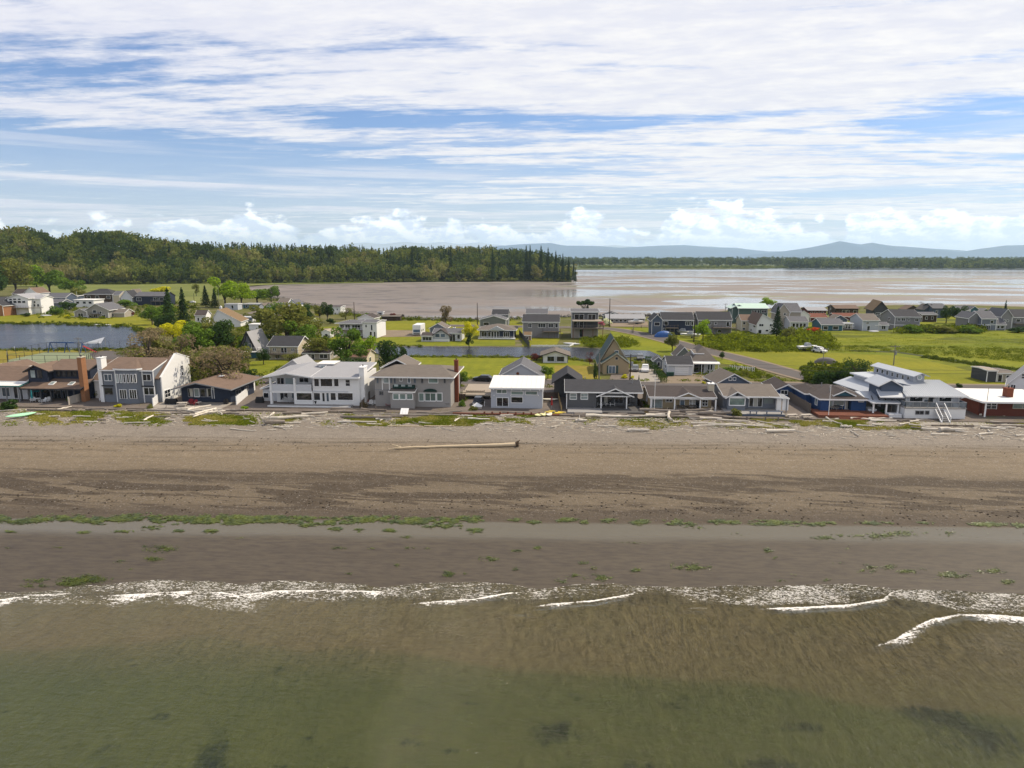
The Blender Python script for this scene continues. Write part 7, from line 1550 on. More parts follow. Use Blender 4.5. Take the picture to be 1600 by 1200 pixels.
# ================================================================== PLANTING
LEAF['orange'] = leafmat('rust_orange_leaves', (.30, .050, .015), (.36, .075, .02))
T_ = tree
for a in [  # px, py(foot), w, h, kind, leaf, label
 (266, 514, 34, 60, 'cone', 'dark', 'left conifer of the pair rising right of the pond'), (289, 520, 36, 70, 'cone', 'conifer', 'taller right conifer of the pair right of the pond'),
 (238, 508, 26, 30, 'round', 'green', 'small green tree on the right bank of the pond'), (257, 520, 30, 30, 'round', 'dark', 'dark bushy tree between pond and conifers'),
 (272, 536, 46, 36, 'round', 'yellow', 'yellow-green tree below the conifer pair'), (236, 583, 84, 68, 'sparse', 'brown', 'wide bare brown tree behind the house with white chimney'),
 (283, 590, 64, 74, 'sparse', 'brown', 'brown budding tree left of the dark green grove'), (310, 566, 62, 66, 'round', 'green', 'left broad green tree in front of the salt-box cottage'), (338, 562, 56, 62, 'round', 'dark', 'right dark broad tree in front of the salt-box cottage'),
 (365, 556, 44, 46, 'sparse', 'olive', 'olive tree left of the A-frame cabin'), (316, 612, 76, 76, 'sparse', 'olive', 'olive crowned tree above the left end of the brown gable bungalow'), (352, 614, 94, 82, 'sparse', 'brown', 'largest brown budding tree right behind the brown gable bungalow'),
 (300, 598, 34, 34, 'round', 'dark', 'dark green tree between white gable wall and brown tree'), (390, 607, 28, 30, 'round', 'dark', 'dense dark bush tree right of the brown gable bungalow'), (281, 607, 18, 13, 'sparse', 'olive', 'small thin grey-green tree beside the white end wall'),
 (212, 566, 54, 26, 'sparse', 'olive', 'low olive thicket tree behind the parking lot'), (333, 594, 60, 50, 'round', 'olive', 'middle olive tree behind the brown gable bungalow'),
 (412, 570, 24, 28, 'round', 'dark', 'round dark green tree at the foot of the A-frame balcony'), (450, 546, 84, 74, 'round', 'olive', 'very large green tree above the cream house'), (472, 552, 50, 50, 'round', 'green', 'green right-hand neighbour of the very large green tree'),
 (423, 532, 26, 36, 'cone', 'conifer', 'dark conifer left of the cream house'), (408, 512, 34, 34, 'round', 'olive', 'olive tree behind the black A-frame'), (479, 509, 24, 34, 'round', 'dark', 'deep green tree left of the cream blossom bush'),
 (500, 500, 22, 24, 'round', 'olive', 'small shore tree behind the yellow bush'), (512, 503, 20, 30, 'round', 'dark', 'dark shore tree beside the dark red house'), (540, 499, 30, 20, 'sparse', 'olive', 'wispy olive tree left of the white balcony house'),
 (543, 576, 54, 62, 'tall', 'green', 'tall bright green tree behind the long white house'), (568, 566, 40, 44, 'round', 'bright', 'fresh green tree right of the tall bright green one'), (552, 592, 50, 34, 'round', 'dark', 'dark brown-green hedge tree before the red-brown roof'),
 (606, 592, 44, 60, 'tall', 'dark', 'dark ragged tree behind the pole with the street lamp'), (625, 588, 30, 48, 'tall', 'dark', 'dark ragged tree left of the canal lawn'), (636, 580, 12, 32, 'cone', 'conifer', 'slim dark conifer at the canal corner'),
 (588, 517, 13, 12, 'shrub', 'green', 'round bush at the corner of the white balcony house'), (456, 572, 42, 22, 'sparse', 'olive', 'thin yellow-green tree in front of the cream house'),
 (352, 480, 48, 48, 'round', 'bright', 'big yellow-green tree near the far meadow'), (378, 480, 42, 40, 'round', 'bright', 'right yellow-green tree near the far meadow'), (322, 480, 24, 34, 'cone', 'conifer', 'dark conifer left of the big yellow-green tree'), (336, 481, 22, 28, 'cone', 'conifer', 'short dark conifer against the big yellow-green tree'),
 (402, 474, 46, 24, 'round', 'green', 'low green tree right of the yellow-green trees'), (424, 473, 24, 28, 'round', 'green', 'green tree at the bay edge'), (434, 469, 11, 20, 'round', 'dark', 'narrow dark tree standing against the mudflat'),
 (307, 463, 12, 20, 'tall', 'olive', 'lone slender tree in the far meadow'), (250, 460, 34, 14, 'shrub', 'yellow', 'yellow-green bush at the meadow edge'),
 (108, 484, 28, 15, 'shrub', 'dark', 'dark round bush in front of the slate-roofed house'), (88, 492, 26, 17, 'shrub', 'green', 'green bush on the pond bank left of the dark round bush'), (104, 497, 12, 6, 'shrub', 'yellow', 'small yellow bush on the pond bank'), (40, 495, 16, 7, 'shrub', 'dark', 'low dark bush under the white house deck'),
 (205, 494, 14, 12, 'shrub', 'red', 'reddish bush right of the beige annex'), (196, 480, 30, 14, 'shrub', 'green', 'green bush between the navy house and the pond-side house'),
 (26, 463, 60, 62, 'round', 'olive', 'large olive-green tree behind the white-gabled house at far left'), (78, 460, 52, 44, 'round', 'green', 'round green tree behind the slate-roofed house'), (112, 462, 40, 30, 'round', 'green', 'green tree beyond the blue-grey box house'), (-10, 470, 60, 60, 'round', 'dark', 'dark tree at the far left edge behind the brick house'), (58, 455, 34, 40, 'tall', 'bright', 'bright spring-green tree against the wooded slope at left'),
 (122, 466, 26, 20, 'shrub', 'olive', 'olive bush left of the brown-grey hip-roofed house'),
 (690, 519, 30, 18, 'round', 'green', 'green tree left of the brown pointed tree'), (697, 512, 24, 34, 'tall', 'brown', 'brown pointed tree on the bay shore'), (735, 533, 27, 32, 'round', 'yellow', 'brilliant yellow tree left of the navy canal cottage'), (733, 544, 15, 24, 'tall', 'dark', 'dark drooping tree on the canal bank below the yellow tree'),
 (912, 492, 34, 25, 'umbrella', 'dark', 'flat-topped pine above the modern grey house'), (918, 492, 12, 18, 'cone', 'conifer', 'small conifer under the flat-topped pine'),
 (939, 510, 12, 10, 'shrub', 'pink', 'pink blossoming bush right of the modern grey house'), (950, 508, 17, 12, 'shrub', 'cream', 'cream blossoming bush by the tall power pole'),
 (1050, 549, 28, 30, 'round', 'olive', 'round-headed lawn tree above the steep-roofed grey house'), (1098, 532, 30, 36, 'round', 'bright', 'bright green round tree before the warm grey two-storey house'),
 (719, 607, 24, 28, 'round', 'green', 'green tree at the right corner of the grey hip-roofed house'), (856, 592, 20, 22, 'round', 'green', 'green bush tree right of the blue-grey garage'), (866, 564, 24, 6, 'shrub', 'dark', 'low hedge in front of the canal cottage'), (838, 563, 20, 12, 'shrub', 'red', 'russet bush left of the canal cottage'),
 (929, 600, 9, 34, 'tall', 'dark', 'narrow dark shrub column at the left of the tan steep-gabled house'), (921, 570, 14, 22, 'sparse', 'red', 'dark red shrub on the canal bank left of the tan gable'), (998, 599, 6, 14, 'cone', 'dark', 'tiny columnar conifer in the gravel drive'),
 (976, 592, 12, 8, 'shrub', 'yellow', 'yellow shrub right of the green shutters'), (988, 593, 9, 7, 'shrub', 'yellow', 'yellow shrub beside the dark pole'), (1128, 563, 10, 14, 'round', 'dark', 'little dark round tree right of the long low verandah'),
 (1213, 527, 32, 48, 'cone', 'conifer', 'big dark conifer beside the white house'), (1233, 530, 28, 24, 'shrub', 'olive', 'rusty olive bush right of the big dark conifer'), (1272, 502, 18, 8, 'shrub', 'green', 'trimmed green hedge bush below the flat dark red house'), (1271, 524, 26, 15, 'shrub', 'orange', 'rust-orange bush in front of the blue-grey bungalow'),
 (1478, 505, 24, 30, 'round', 'dark', 'left one of the two round dark trees by the marsh'), (1497, 505, 25, 28, 'round', 'dark', 'right one of the two round dark trees by the marsh'), (1568, 505, 14, 36, 'cone', 'conifer', 'pointed conifer at the right end of the village'), (1551, 505, 26, 26, 'round', 'dark', 'dark broad tree left of the pointed conifer'),
 (1283, 603, 34, 30, 'shrub', 'dark', 'dark evergreen bush at the roadside behind the blue house'), (1308, 604, 40, 32, 'shrub', 'dark', 'wide dark bush right of the evergreen bush'), (1338, 606, 54, 54, 'sparse', 'dark', 'ragged dark tree behind the metal-roofed house'), (1330, 608, 60, 22, 'shrub', 'dark', 'low dark thicket under the ragged dark tree'),
 (1198, 482, 28, 19, 'round', 'bright', 'bright leafy tree behind the pale mint roofs'), (1140, 582, 34, 10, 'shrub', 'green', 'green garden bushes by the white pergola fence'), (1160, 586, 30, 9, 'shrub', 'olive', 'olive garden bush right of the green garden bushes'), (1400, 603, 18, 8, 'shrub', 'dark', 'dark bush at the corner of the mown field'),
 (1499, 606, 12, 8, 'shrub', 'dark', 'small dark bush behind the white flat roof'),
 (14, 641, 30, 18, 'shrub', 'dark', 'dark shore bush below the low pale house at the left edge'), (38, 622, 10, 9, 'shrub', 'green', 'green shrub at the porch corner of the navy house'), (108, 627, 8, 9, 'shrub', 'green', 'green potted shrub at the right of the deep porch'), (152, 622, 18, 17, 'round', 'olive', 'small tree behind the white board fence'),
 (184, 638, 13, 8, 'shrub', 'yellow', 'yellow flowering bush before the white patio doors'), (235, 640, 13, 10, 'shrub', 'olive', 'olive bush at the end of the small lawn'), (382, 640, 14, 7, 'shrub', 'bright', 'bright green tuft bush at the fence end'), (1151, 652, 20, 16, 'shrub', 'olive', 'brown-green bush beside the timber deck'),
 (568, 638, 16, 12, 'shrub', 'brown', 'dry brown grass clump right of the long white house'), (1380, 648, 12, 11, 'shrub', 'dark', 'dark shrub between blue house and metal-roofed house'), (1462, 652, 9, 10, 'shrub', 'olive', 'potted shrub left of the white stairs'), (1486, 652, 9, 10, 'shrub', 'olive', 'potted shrub right of the white stairs'),
 (722, 636, 14, 14, 'shrub', 'green', 'green shrub at the right end of the grassy terrace'), (1010, 650, 10, 9, 'shrub', 'brown', 'brown shrub at the left of the tan bungalow'), (740, 642, 16, 10, 'shrub', 'olive', 'grey-green grass clump beside the white tent roof'), (1100, 600, 8, 5, 'shrub', 'yellow', 'small dry bush on the sandy lot'),
 (516, 506, 16, 10, 'shrub', 'dark', 'dark garden bush below the dark red house'), (494, 506, 16, 11, 'shrub', 'cream', 'white blossoming bush in the shore garden'), (499, 494, 16, 11, 'shrub', 'yellow', 'yellow bush in the shore garden'), (576, 498, 16, 11, 'shrub', 'green', 'green bush on the bay shore behind the white balcony house'), (618, 500, 20, 12, 'shrub', 'red', 'russet bush by the brown shore bungalow'),
 (1428, 520, 34, 14, 'shrub', 'green', 'green bush left of the bramble bank at the large grey house'), (1470, 520, 46, 13, 'shrub', 'olive', 'olive bramble mound before the two round trees'), (1515, 520, 50, 12, 'shrub', 'green', 'green bramble mound below the house with the white double door'), (1590, 520, 30, 10, 'shrub', 'dark', 'dark bush under the right edge house'),
 (388, 500, 20, 12, 'shrub', 'olive', 'olive bush beside the white camper'), (368, 496, 14, 10, 'shrub', 'green', 'green bush below the light blue shed'), (286, 545, 30, 40, 'round', 'yellow', 'yellow-olive tree at the centre of the left grove'), (245, 545, 40, 34, 'sparse', 'brown', 'grey-brown bare tree overhanging the pond'), (262, 576, 54, 50, 'round', 'olive', 'olive green tree behind the wide bare brown tree'), (372, 596, 46, 52, 'round', 'olive', 'olive green tree right of the largest brown tree'), (324, 540, 50, 44, 'round', 'olive', 'olive tree below the salt-box cottage roof'), (298, 570, 50, 60, 'round', 'green', 'green tree at the heart of the left grove'), (388, 556, 30, 30, 'round', 'green', 'green tree behind the A-frame balcony'), (432, 500, 40, 30, 'round', 'green', 'green tree before the twin gabled cottages'), (500, 560, 44, 34, 'round', 'olive', 'olive tree right of the low beige bungalow'), (255, 500, 36, 26, 'round', 'green', 'green tree left of the conifer pair')]:
 if a[0] < 600 and a[1] > 500 and a[3] > 28 and not 270 < a[0] < 330: a = (a[0], a[1], a[2] * 1.18, a[3] * 1.06) + a[4:]
 T_(*a, cat='bush' if a[4] == 'shrub' else 'tree')
# clipped hedge running down the drive
for i in range(8):
 t = i / 7; p = gp(1013 + 24 * t, 568 + 30 * t)
 tree(0, 0, 9, 10, 'box', 'dark', 'clipped dark hedge running down beside the driveway', cat='hedge', group='hedge blocks along the driveway', wpos=p)
# ---- brambles and rough ground cover
def cover(name, poly_px, n, w0, w1, h0, h1, mat, tint=(.5, .8), z=LZ):
 """low bushes filling a patch of ground, reads as one mass"""
 xs_ = [p[0] for p in poly_px]; ys_ = [p[1] for p in poly_px]; pts = []
 def inside(x, y):
  c = False; j = len(poly_px) - 1
  for i in range(len(poly_px)):
   xi, yi = poly_px[i]; xj, yj = poly_px[j]
   if (yi > y) != (yj > y) and x < (xj - xi) * (y - yi) / (yj - yi) + xi: c = not c
   j = i
  return c
 V = []; T = []; r = np.random.default_rng(len(name) + n)
 while len(pts) < n:
  x = random.uniform(min(xs_), max(xs_)); y = random.uniform(min(ys_), max(ys_))
  if inside(x, y): pts.append((x, y))
 for (x, y) in pts:
  p = gp(x, y, z); w = random.uniform(w0, w1); h = random.uniform(h0, h1); k_ = 46
  D = r.normal(0, 1, (k_, 3)); D /= np.linalg.norm(D, axis=1)[:, None]; D[:, 2] = np.abs(D[:, 2])
  P = D * np.array([w / 2, w / 2, h]) * r.uniform(.6, 1.05, (k_, 1)) + np.array([p.x, p.y, p.z])
  v, f = cards(P, D, min(w, h) * .22, int(r.integers(1e6)), .8); V.append(v); T.append(np.full(len(v), random.uniform(*tint)))
 V = np.concatenate(V); me = np_mesh(name, V, np.arange(len(V)).reshape(-1, 4), mat); add_attr(me, 'tint', np.concatenate(T))
 return tag(link(name, me), kind='stuff')
m, k, out = newmat('bramble_cover')
t = k.attr('tint'); P_ = k.pos(); n2 = k.noise(P_, .8, 4, .7)
c = k.mix(k.add(t, k.mul(k.sub(n2, .5), .7)), (.045, .070, .012), (.190, .225, .014))
d = k.n('ShaderNodeBsdfDiffuse'); k.put(d.inputs[0], c); tl = k.n('ShaderNodeBsdfTranslucent'); k.put(tl.inputs[0], c)
x = k.n('ShaderNodeMixShader'); x.inputs[0].default_value = .35
k.nt.links.new(d.outputs[0], x.inputs[1]); k.nt.links.new(tl.outputs[0], x.inputs[2]); k.nt.links.new(x.outputs[0], out.inputs[0])
COVER = m
cover('brambles', [(1105, 528), (1150, 524), (1210, 530), (1260, 522), (1290, 526), (1310, 540), (1290, 549), (1200, 550), (1130, 549), (1092, 540)], 420, 2.5, 6, .6, 2.0, COVER, (.4, 1.0))
cover('brambles', [(1225, 524), (1262, 519), (1290, 524), (1296, 536), (1250, 540), (1222, 534)], 90, 3, 6, 1.2, 2.8, COVER, (.5, 1.0))
cover('brambles', [(908, 530), (960, 527), (990, 533), (1000, 541), (960, 545), (915, 543)], 150, 1.8, 4, .5, 1.5, COVER, (.45, .9))
cover('brambles', [(1415, 514), (1540, 514), (1530, 521), (1400, 521)], 160, 3, 6, 1, 2.6, COVER, (.2, .8))
cover('brambles', [(1255, 575), (1330, 572), (1350, 590), (1320, 606), (1262, 600)], 130, 2, 4, .8, 2.0, COVER, (.1, .5))
cover('marsh_tussocks', [(1290, 541), (1400, 541), (1600, 545), (1700, 556), (1700, 572), (1600, 566), (1400, 551), (1300, 550)], 700, 1.6, 4.5, .25, .7, COVER, (.35, .8))
cover('marsh_tussocks', [(1300, 520), (1800, 524), (1800, 545), (1300, 540)], 700, 2, 7, .15, .42, COVER, (.75, 1.0))
cover('ditch_weeds', [(1450, 556), (1540, 570), (1600, 578), (1600, 581), (1530, 573), (1440, 559)], 170, 1, 2.5, .3, .8, COVER, (.1, .4))
cover('bank_plants', [(600, 540.5), (660, 541), (660, 543.5), (600, 543)], 60, .8, 1.8, .3, .8, COVER, (.3, .8))
cover('bank_plants', [(-150, 503.5), (0, 504.5), (120, 506), (205, 509), (232, 516), (240, 526), (236, 540), (228, 544), (228, 528), (200, 513), (120, 509), (0, 507), (-150, 506)], 330, 1.2, 3.2, .4, 1.3, COVER, (.1, .55))
cover('bank_plants', [(-150, 546), (0, 546), (160, 546), (215, 543), (222, 548), (160, 549.5), (0, 549), (-150, 549)], 190, 1.2, 2.6, .4, 1.0, COVER, (.1, .5))
cover('canal_reeds', [(640, 556.5), (800, 557.5), (880, 558.5), (940, 565), (1000, 565), (1000, 568), (940, 569), (880, 561), (800, 559.5), (640, 559)], 240, .9, 2.2, .3, .8, COVER, (.5, .95))
cover('garden_bushes', [(1085, 590), (1125, 571), (1160, 574), (1215, 590), (1240, 598), (1180, 592), (1140, 590)], 110, 1.2, 2.6, .4, 1.1, COVER, (.4, .9))
cover('shore_scrub', [(405, 460), (440, 469), (480, 477), (520, 486), (590, 497), (750, 501), (860, 497), (860, 499), (750, 504), (590, 500), (510, 490), (470, 481), (400, 466)], 330, 1.5, 4, .5, 1.6, COVER, (.2, .75))
cover('roadside_weeds', [(400, 592.5), (700, 594), (980, 596.5), (1280, 597.5), (1280, 596), (980, 595), (700, 592.5), (400, 591)], 150, 1, 2.5, .2, .7, COVER, (.4, .9))
cover('roadside_weeds', [(405, 602), (720, 606), (1000, 608), (1000, 606), (720, 604), (405, 600)], 110, 1, 2.5, .3, .9, COVER, (.2, .8))
cover('yard_weeds', [(700, 612), (728, 612), (728, 628), (704, 628)], 30, .8, 1.8, .3, 1.0, COVER, (.3, .8))
cover('yard_weeds', [(1000, 620), (1014, 620), (1016, 645), (1006, 645)], 24, .6, 1.2, .3, .9, COVER, (.2, .6))
cover('yard_bushes', [(395, 590), (440, 575), (520, 572), (560, 590), (540, 598), (400, 600)], 110, 1.2, 3, .4, 1.4, COVER, (.15, .7))
cover('yard_bushes', [(290, 520), (400, 500), (480, 505), (520, 525), (500, 545), (400, 560), (300, 545)], 260, 2, 5, .8, 2.4, COVER, (.1, .75))
cover('yard_bushes', [(210, 470), (330, 474), (330, 500), (245, 505), (200, 492)], 120, 2, 5, .8, 2.0, COVER, (.2, .8))
cover('yard_bushes', [(200, 560), (300, 560), (400, 585), (400, 606), (280, 610), (200, 590)], 200, 2, 5, .8, 2.2, COVER, (.1, .6))
cover('yard_bushes', [(60, 478), (130, 478), (200, 484), (200, 497), (120, 500), (60, 497)], 110, 1.6, 3.6, .6, 1.4, COVER, (.3, .85))
# ---- beach grass between the drift logs and on the berm
def scatter_grass(name, blobs, per, mat, hh=(.18, .5), seed=1):
 r = np.random.default_rng(seed); V = []; T = []
 for (x0, x1, y0, y1, dn) in blobs:
  n = int((x1 - x0) * (y1 - y0) * per * dn)
  cx = r.uniform(x0, x1, n); cy = r.uniform(y0, y1, n)
  keep = (fbm(cx, cy * 4, 34, 4, 7) - .5) * 4.2 + .36 - (np.abs(cy - (y0 + y1) / 2) / ((y1 - y0) / 2)) ** 2 * .45 - np.clip(1 - (cx - x0) / 8, 0, 1) * .4 - np.clip(1 - (x1 - cx) / 8, 0, 1) * .4 > r.uniform(0, .75, n)
  cx, cy = cx[keep], cy[keep]; tt = fbm(cx, cy * 3, 26, 3, 2)
  for a, b, t in zip(cx, cy, tt):
   p = gp(a, b, 2.35); z = bz(p.x, p.y)
   for j in range(4):
    an = r.uniform(0, 6.283); w = r.uniform(.05, .13); h = r.uniform(*hh); ln = r.normal(0, .16, 2); ox, oy = r.normal(0, .16, 2)
    c_, s_2 = math.cos(an) * w, math.sin(an) * w; q = (p.x + ox, p.y + oy)
    V += [(q[0] - c_, q[1] - s_2, z - .03), (q[0] + c_, q[1] + s_2, z - .03), (q[0] + ln[0], q[1] + ln[1], z + h)]; T += [t] * 3
 me = np_mesh(name, np.array(V), np.arange(len(V)).reshape(-1, 3), mat); add_attr(me, 'tint', np.array(T))
 return tag(link(name, me), kind='stuff')
m, k, out = newmat('beach_grass_blades')
t = k.attr('tint'); n2 = k.noise(k.pos(), 1.2, 3, .7)
c = k.mix(k.ramp(k.add(t, k.mul(k.sub(n2, .5), .5)), .3, .72), (.150, .185, .016), (.330, .300, .075))
d = k.n('ShaderNodeBsdfDiffuse'); k.put(d.inputs[0], c); tl = k.n('ShaderNodeBsdfTranslucent'); k.put(tl.inputs[0], c)
x = k.n('ShaderNodeMixShader'); x.inputs[0].default_value = .3
k.nt.links.new(d.outputs[0], x.inputs[1]); k.nt.links.new(tl.outputs[0], x.inputs[2]); k.nt.links.new(x.outputs[0], out.inputs[0])
GB = m
scatter_grass('beach_grass', [(-20, 50, 632, 652, .8), (45, 200, 641, 661, 1.0), (180, 300, 645, 662, .9), (285, 400, 649, 664, 1.1), (160, 250, 632, 638, .8), (440, 480, 652, 660, .6), (500, 560, 648, 656, .5), (550, 760, 649, 666, 1.5), (580, 720, 641, 648, .6), (760, 905, 649, 667, 1.6), (900, 1010, 656, 668, .35), (1010, 1160, 660, 672, .2),
       (1150, 1350, 654, 669, 1.6), (1340, 1440, 654, 672, .8), (1540, 1640, 650, 664, 1.3), (1180, 1290, 648, 656, .6), (0, 1600, 646, 666, .10)], 2.1, GB, (.08, .26))
scatter_grass('beach_grass', [(120, 245, 628, 636, 1.0), (705, 728, 626, 640, 1.2), (560, 700, 636, 641, .9)], 2.0, GB, (.08, .2), 4)
# ---- green seaweed thrown up in a line, and scattered over the flat
def seaweed(name, blobs, per, size, seed, zz):
 r = np.random.default_rng(seed); V = []
 for (cx, cy, w, h, dn) in blobs:
  n = int(max(12, w * h * per * dn)); a = r.normal(0, .5, n).clip(-1.3, 1.3); b = r.normal(0, .45, n).clip(-1.2, 1.2)
  px, py = cx + a * w, cy + b * h
  kp = fbm(px, py * 3.2, 13, 5, seed) > r.uniform(.36, .58, n)
  for x, y in zip(px[kp], py[kp]):
   p = gp(x, y, zz); z = bz(p.x, p.y); s = r.uniform(.4, 1.4) * size; an = r.normal(.35, .7)
   u = Vector((math.cos(an), math.sin(an), 0)) * s; v = Vector((-math.sin(an), math.cos(an), 0)) * s * r.uniform(.15, .4); c_ = Vector((p.x, p.y, z + r.uniform(.012, .07)))
   V += [tuple(c_ - u), tuple(c_ - v * .9 + Vector((0, 0, r.uniform(-.01, .03)))), tuple(c_ + u), tuple(c_ + v + Vector((0, 0, r.uniform(-.01, .03))))]
 return tag(link(name, np_mesh(name, np.array(V), np.arange(len(V)).reshape(-1, 4), SEAW)), kind='stuff')
m, k, out = newmat('sea_lettuce')
n1 = k.noise(k.pos(), .9, 5, .7); n3 = k.noise(k.scale(k.pos(), (.15, .5, 1)), 1.0, 3, .6)
principled(k, out, k.mix(k.ramp(n1, .35, .65), k.mix(n3, (.030, .055, .008), (.042, .054, .008)), (.092, .112, .011)), .45, .4)
SEAW = m
band = []
for x in range(-40, 380, 16): band.append((x, 811 + 2.5 * math.sin(x * .05), 12, 4.8, 1.9))
for x in range(250, 750, 14): band.append((x, 813 + 1.5 * math.sin(x * .04), 12, 4.6, 2.8))
band += [(742, 829, 11, 4, 2.2), (610, 828, 9, 2.5, 1.8), (560, 828, 8, 2.5, 1.8), (525, 826, 10, 3, 1.2), (330, 829, 10, 2.5, 1.2), (280, 829, 7, 2, 1.2), (190, 830, 14, 2, .9), (130, 831, 10, 2, .8), (15, 830, 8, 1.6, 1), (240, 824, 14, 3, 1.2), (480, 821, 12, 3, 1.2), (690, 822, 24, 3, 1.4)]
band += [(805, 813, 8, 2.6, 1.3), (835, 816, 10, 2.5, 1.1), (885, 813, 14, 3, 1.6), (915, 816, 8, 2.5, 1), (952, 814, 11, 3, 1.4), (1000, 817, 13, 3.5, 1.1), (1050, 816, 14, 4, 2.0), (1080, 820, 13, 4, 1.4), (1132, 816, 20, 3.2, 2.2), (1200, 817, 26, 3.6, 2.4), (1250, 818, 22, 3.4, 2.0), (1290, 819, 24, 3, 2.2), (1360, 818, 18, 2.6, 1.6), (1390, 819, 10, 2.5, 1.4), (1440, 818, 14, 2, 1.2), (1540, 820, 26, 3, 2.2), (1595, 821, 14, 3, 2.2)]
seaweed('seaweed_line', band, 4.6, .26, 3, .25)
pale = [(1290, 840, 18, 3, 1.2), (1310, 837, 10, 2, 1.2), (1360, 838, 30, 5, .7), (1400, 834, 34, 5, .6), (1500, 834, 40, 4, .5), (1150, 835, 10, 2, .7), (1090, 824, 20, 3, .6)]
flat_ = [(132, 904, 34, 6, 2.6), (110, 911, 22, 4, 2.0), (60, 906, 20, 5, .8), (55, 914, 18, 3, 1.2), (62, 926, 18, 2.5, 1.8), (252, 859, 22, 6, 1.6), (240, 874, 14, 4, 1.4), (188, 878, 8, 3, 1), (228, 854, 6, 2, 1), (1080, 886, 24, 5, 2.8), (1055, 881, 5, 2, 1.5), (1355, 893, 12, 4, 2.4), (1362, 884, 10, 5, 1.9), (1388, 886, 10, 4, 1.5), (1418, 893, 14, 3, 2.2), (1490, 898, 22, 5, 2.8), (1530, 893, 7, 3, 1), (1555, 892, 14, 4, 2.3), (1575, 909, 10, 4, 2), (935, 902, 18, 5, 2.2), (900, 899, 12, 3, 1.5), (700, 897, 9, 4.5, 2.4), (725, 896, 5, 2, 1), (545, 896, 6, 2, 1), (764, 874, 12, 4, 2.2), (805, 888, 7, 3.5, 2.2), (877, 908, 8, 3, 2.2), (1292, 907, 8, 3, 1.5), (993, 891, 8, 3, 1.8), (912, 880, 8, 2.5, 1.6), (928, 888, 5, 2.5, 1.8), (840, 857, 7, 3, 1.8), (808, 861, 8, 2, 1.8), (1240, 900, 5, 2.5, 2), (1200, 861, 8, 4, 2.2), (1210, 872, 5, 2, 1.4), (620, 883, 4, 3, 1.4), (585, 858, 8, 2, 1.2), (640, 857, 8, 2, 1.2), (530, 857, 10, 2, 1), (670, 858, 7, 1.6, 1), (990, 849, 18, 2, .8), (1325, 856, 4, 3.5, 1.4), (1310, 880, 10, 2, .9), (1220, 907, 8, 2, .8), (635, 840, 9, 2.5, 1.3), (1440, 889, 7, 2, .8), (375, 842, 10, 2, .5), (88, 856, 8, 1.5, .6), (12, 857, 6, 1.5, .6), (200, 890, 8, 2, .6)]
seaweed('seaweed_clumps', [(a, b, c_, d_, e * 1.2) for a, b, c_, d_, e in flat_], 3.2, .11, 5, .1)
seaweed('seaweed_in_shallow_pool', pale, 2.0, .2, 6, .2)
# loose stones, shells and bits of wrack on the beach
def bp():
 x = random.uniform(-95, 85); y = random.choice([random.uniform(75, 84), random.uniform(75, 116), random.uniform(104, 118)]); return x, y, bz(x, y)
rocks('beach_stones', 3600, bp, .025, .085, pmat('mixed_beach_stones', (.46, .40, .35), .85, .2, .5, 1.3, perobj=.2), .6)
def bp2():
 x = random.uniform(-95, 85); y = random.choice([random.gauss(80, 2.0), random.gauss(78, 2), random.gauss(100, 2)]) + .03 * x; return x, y, bz(x, y)
rocks('dry_wrack', 1500, bp2, .05, .17, pmat('dark_wrack', (.07, .052, .035), .9, .2, .4, 2), .25)
# ================================================================== DRIFTWOOD
DRIFT = pmat('bleached_driftwood', (.66, .60, .51), .9, .2, .22, 1.6, stretch=(1, 1, 1), bumpy=.4, perobj=.16)
DRIFTD = pmat('grey_driftwood', (.34, .29, .245), .9, .2, .25, 1.6, bumpy=.4, perobj=.16)
PLANK = pmat('pale_plank', (.62, .50, .34), .85, .2, .12, 1.4, bumpy=.2)
def log_mesh(L, r0, r1, seed, bend=.03, n=7, stub=0):
 r = random.Random(seed); pts = []; rad = []
 for i in range(n):
  t = i / (n - 1); pts.append((L * (t - .5), L * bend * math.sin(t * 3 + seed) + r.gauss(0, r0 * .25), r0 * .8 + r.gauss(0, r0 * .12))); rad.append(r0 + (r1 - r0) * t + r.gauss(0, r0 * .08))
 b = MB().tube(pts, rad, 8)
 for j in range(stub):
  t = r.uniform(.2, .8); p = Vector(pts[int(t * (n - 1))]); a = r.uniform(-1.2, 1.2)
  b.tube([p, p + Vector((r.uniform(-.2, .5), math.sin(a), abs(math.cos(a)) * .8)) * r0 * 4], [r0 * .35, r0 * .15], 5)
 return b
YARDS = [(0, 40, 'the low pale house at the left edge'), (40, 155, 'the deep-porched navy house'), (155, 240, 'the white end wall house'), (240, 390, 'the brown-gabled bungalow'), (390, 575, 'the long white house'), (575, 725, 'the hip-roofed grey house'),
   (725, 860, 'the white flat-roofed house'), (860, 1005, 'the charcoal bungalow'), (1005, 1127, 'the tan bungalow'), (1127, 1235, 'the taupe-roofed bungalow'), (1235, 1385, 'the red-decked blue house'), (1385, 1525, 'the metal-roofed house'), (1525, 1640, 'the red brick bungalow')]
ORD = ['leftmost', 'second from left', 'third from left', 'fourth from left', 'fifth from left', 'sixth from left', 'seventh from left', 'eighth from left', 'ninth from left', 'tenth from left', 'eleventh from left', 'twelfth from left', 'thirteenth from left', 'fourteenth from left', 'fifteenth from left', 'sixteenth from left', 'seventeenth from left', 'eighteenth from left', 'nineteenth from left', 'twentieth from left'] + ['%dth from left' % i for i in range(21, 45)]
logs = []   # px, py, length px, angle in the ground plane (deg), radius m, tone
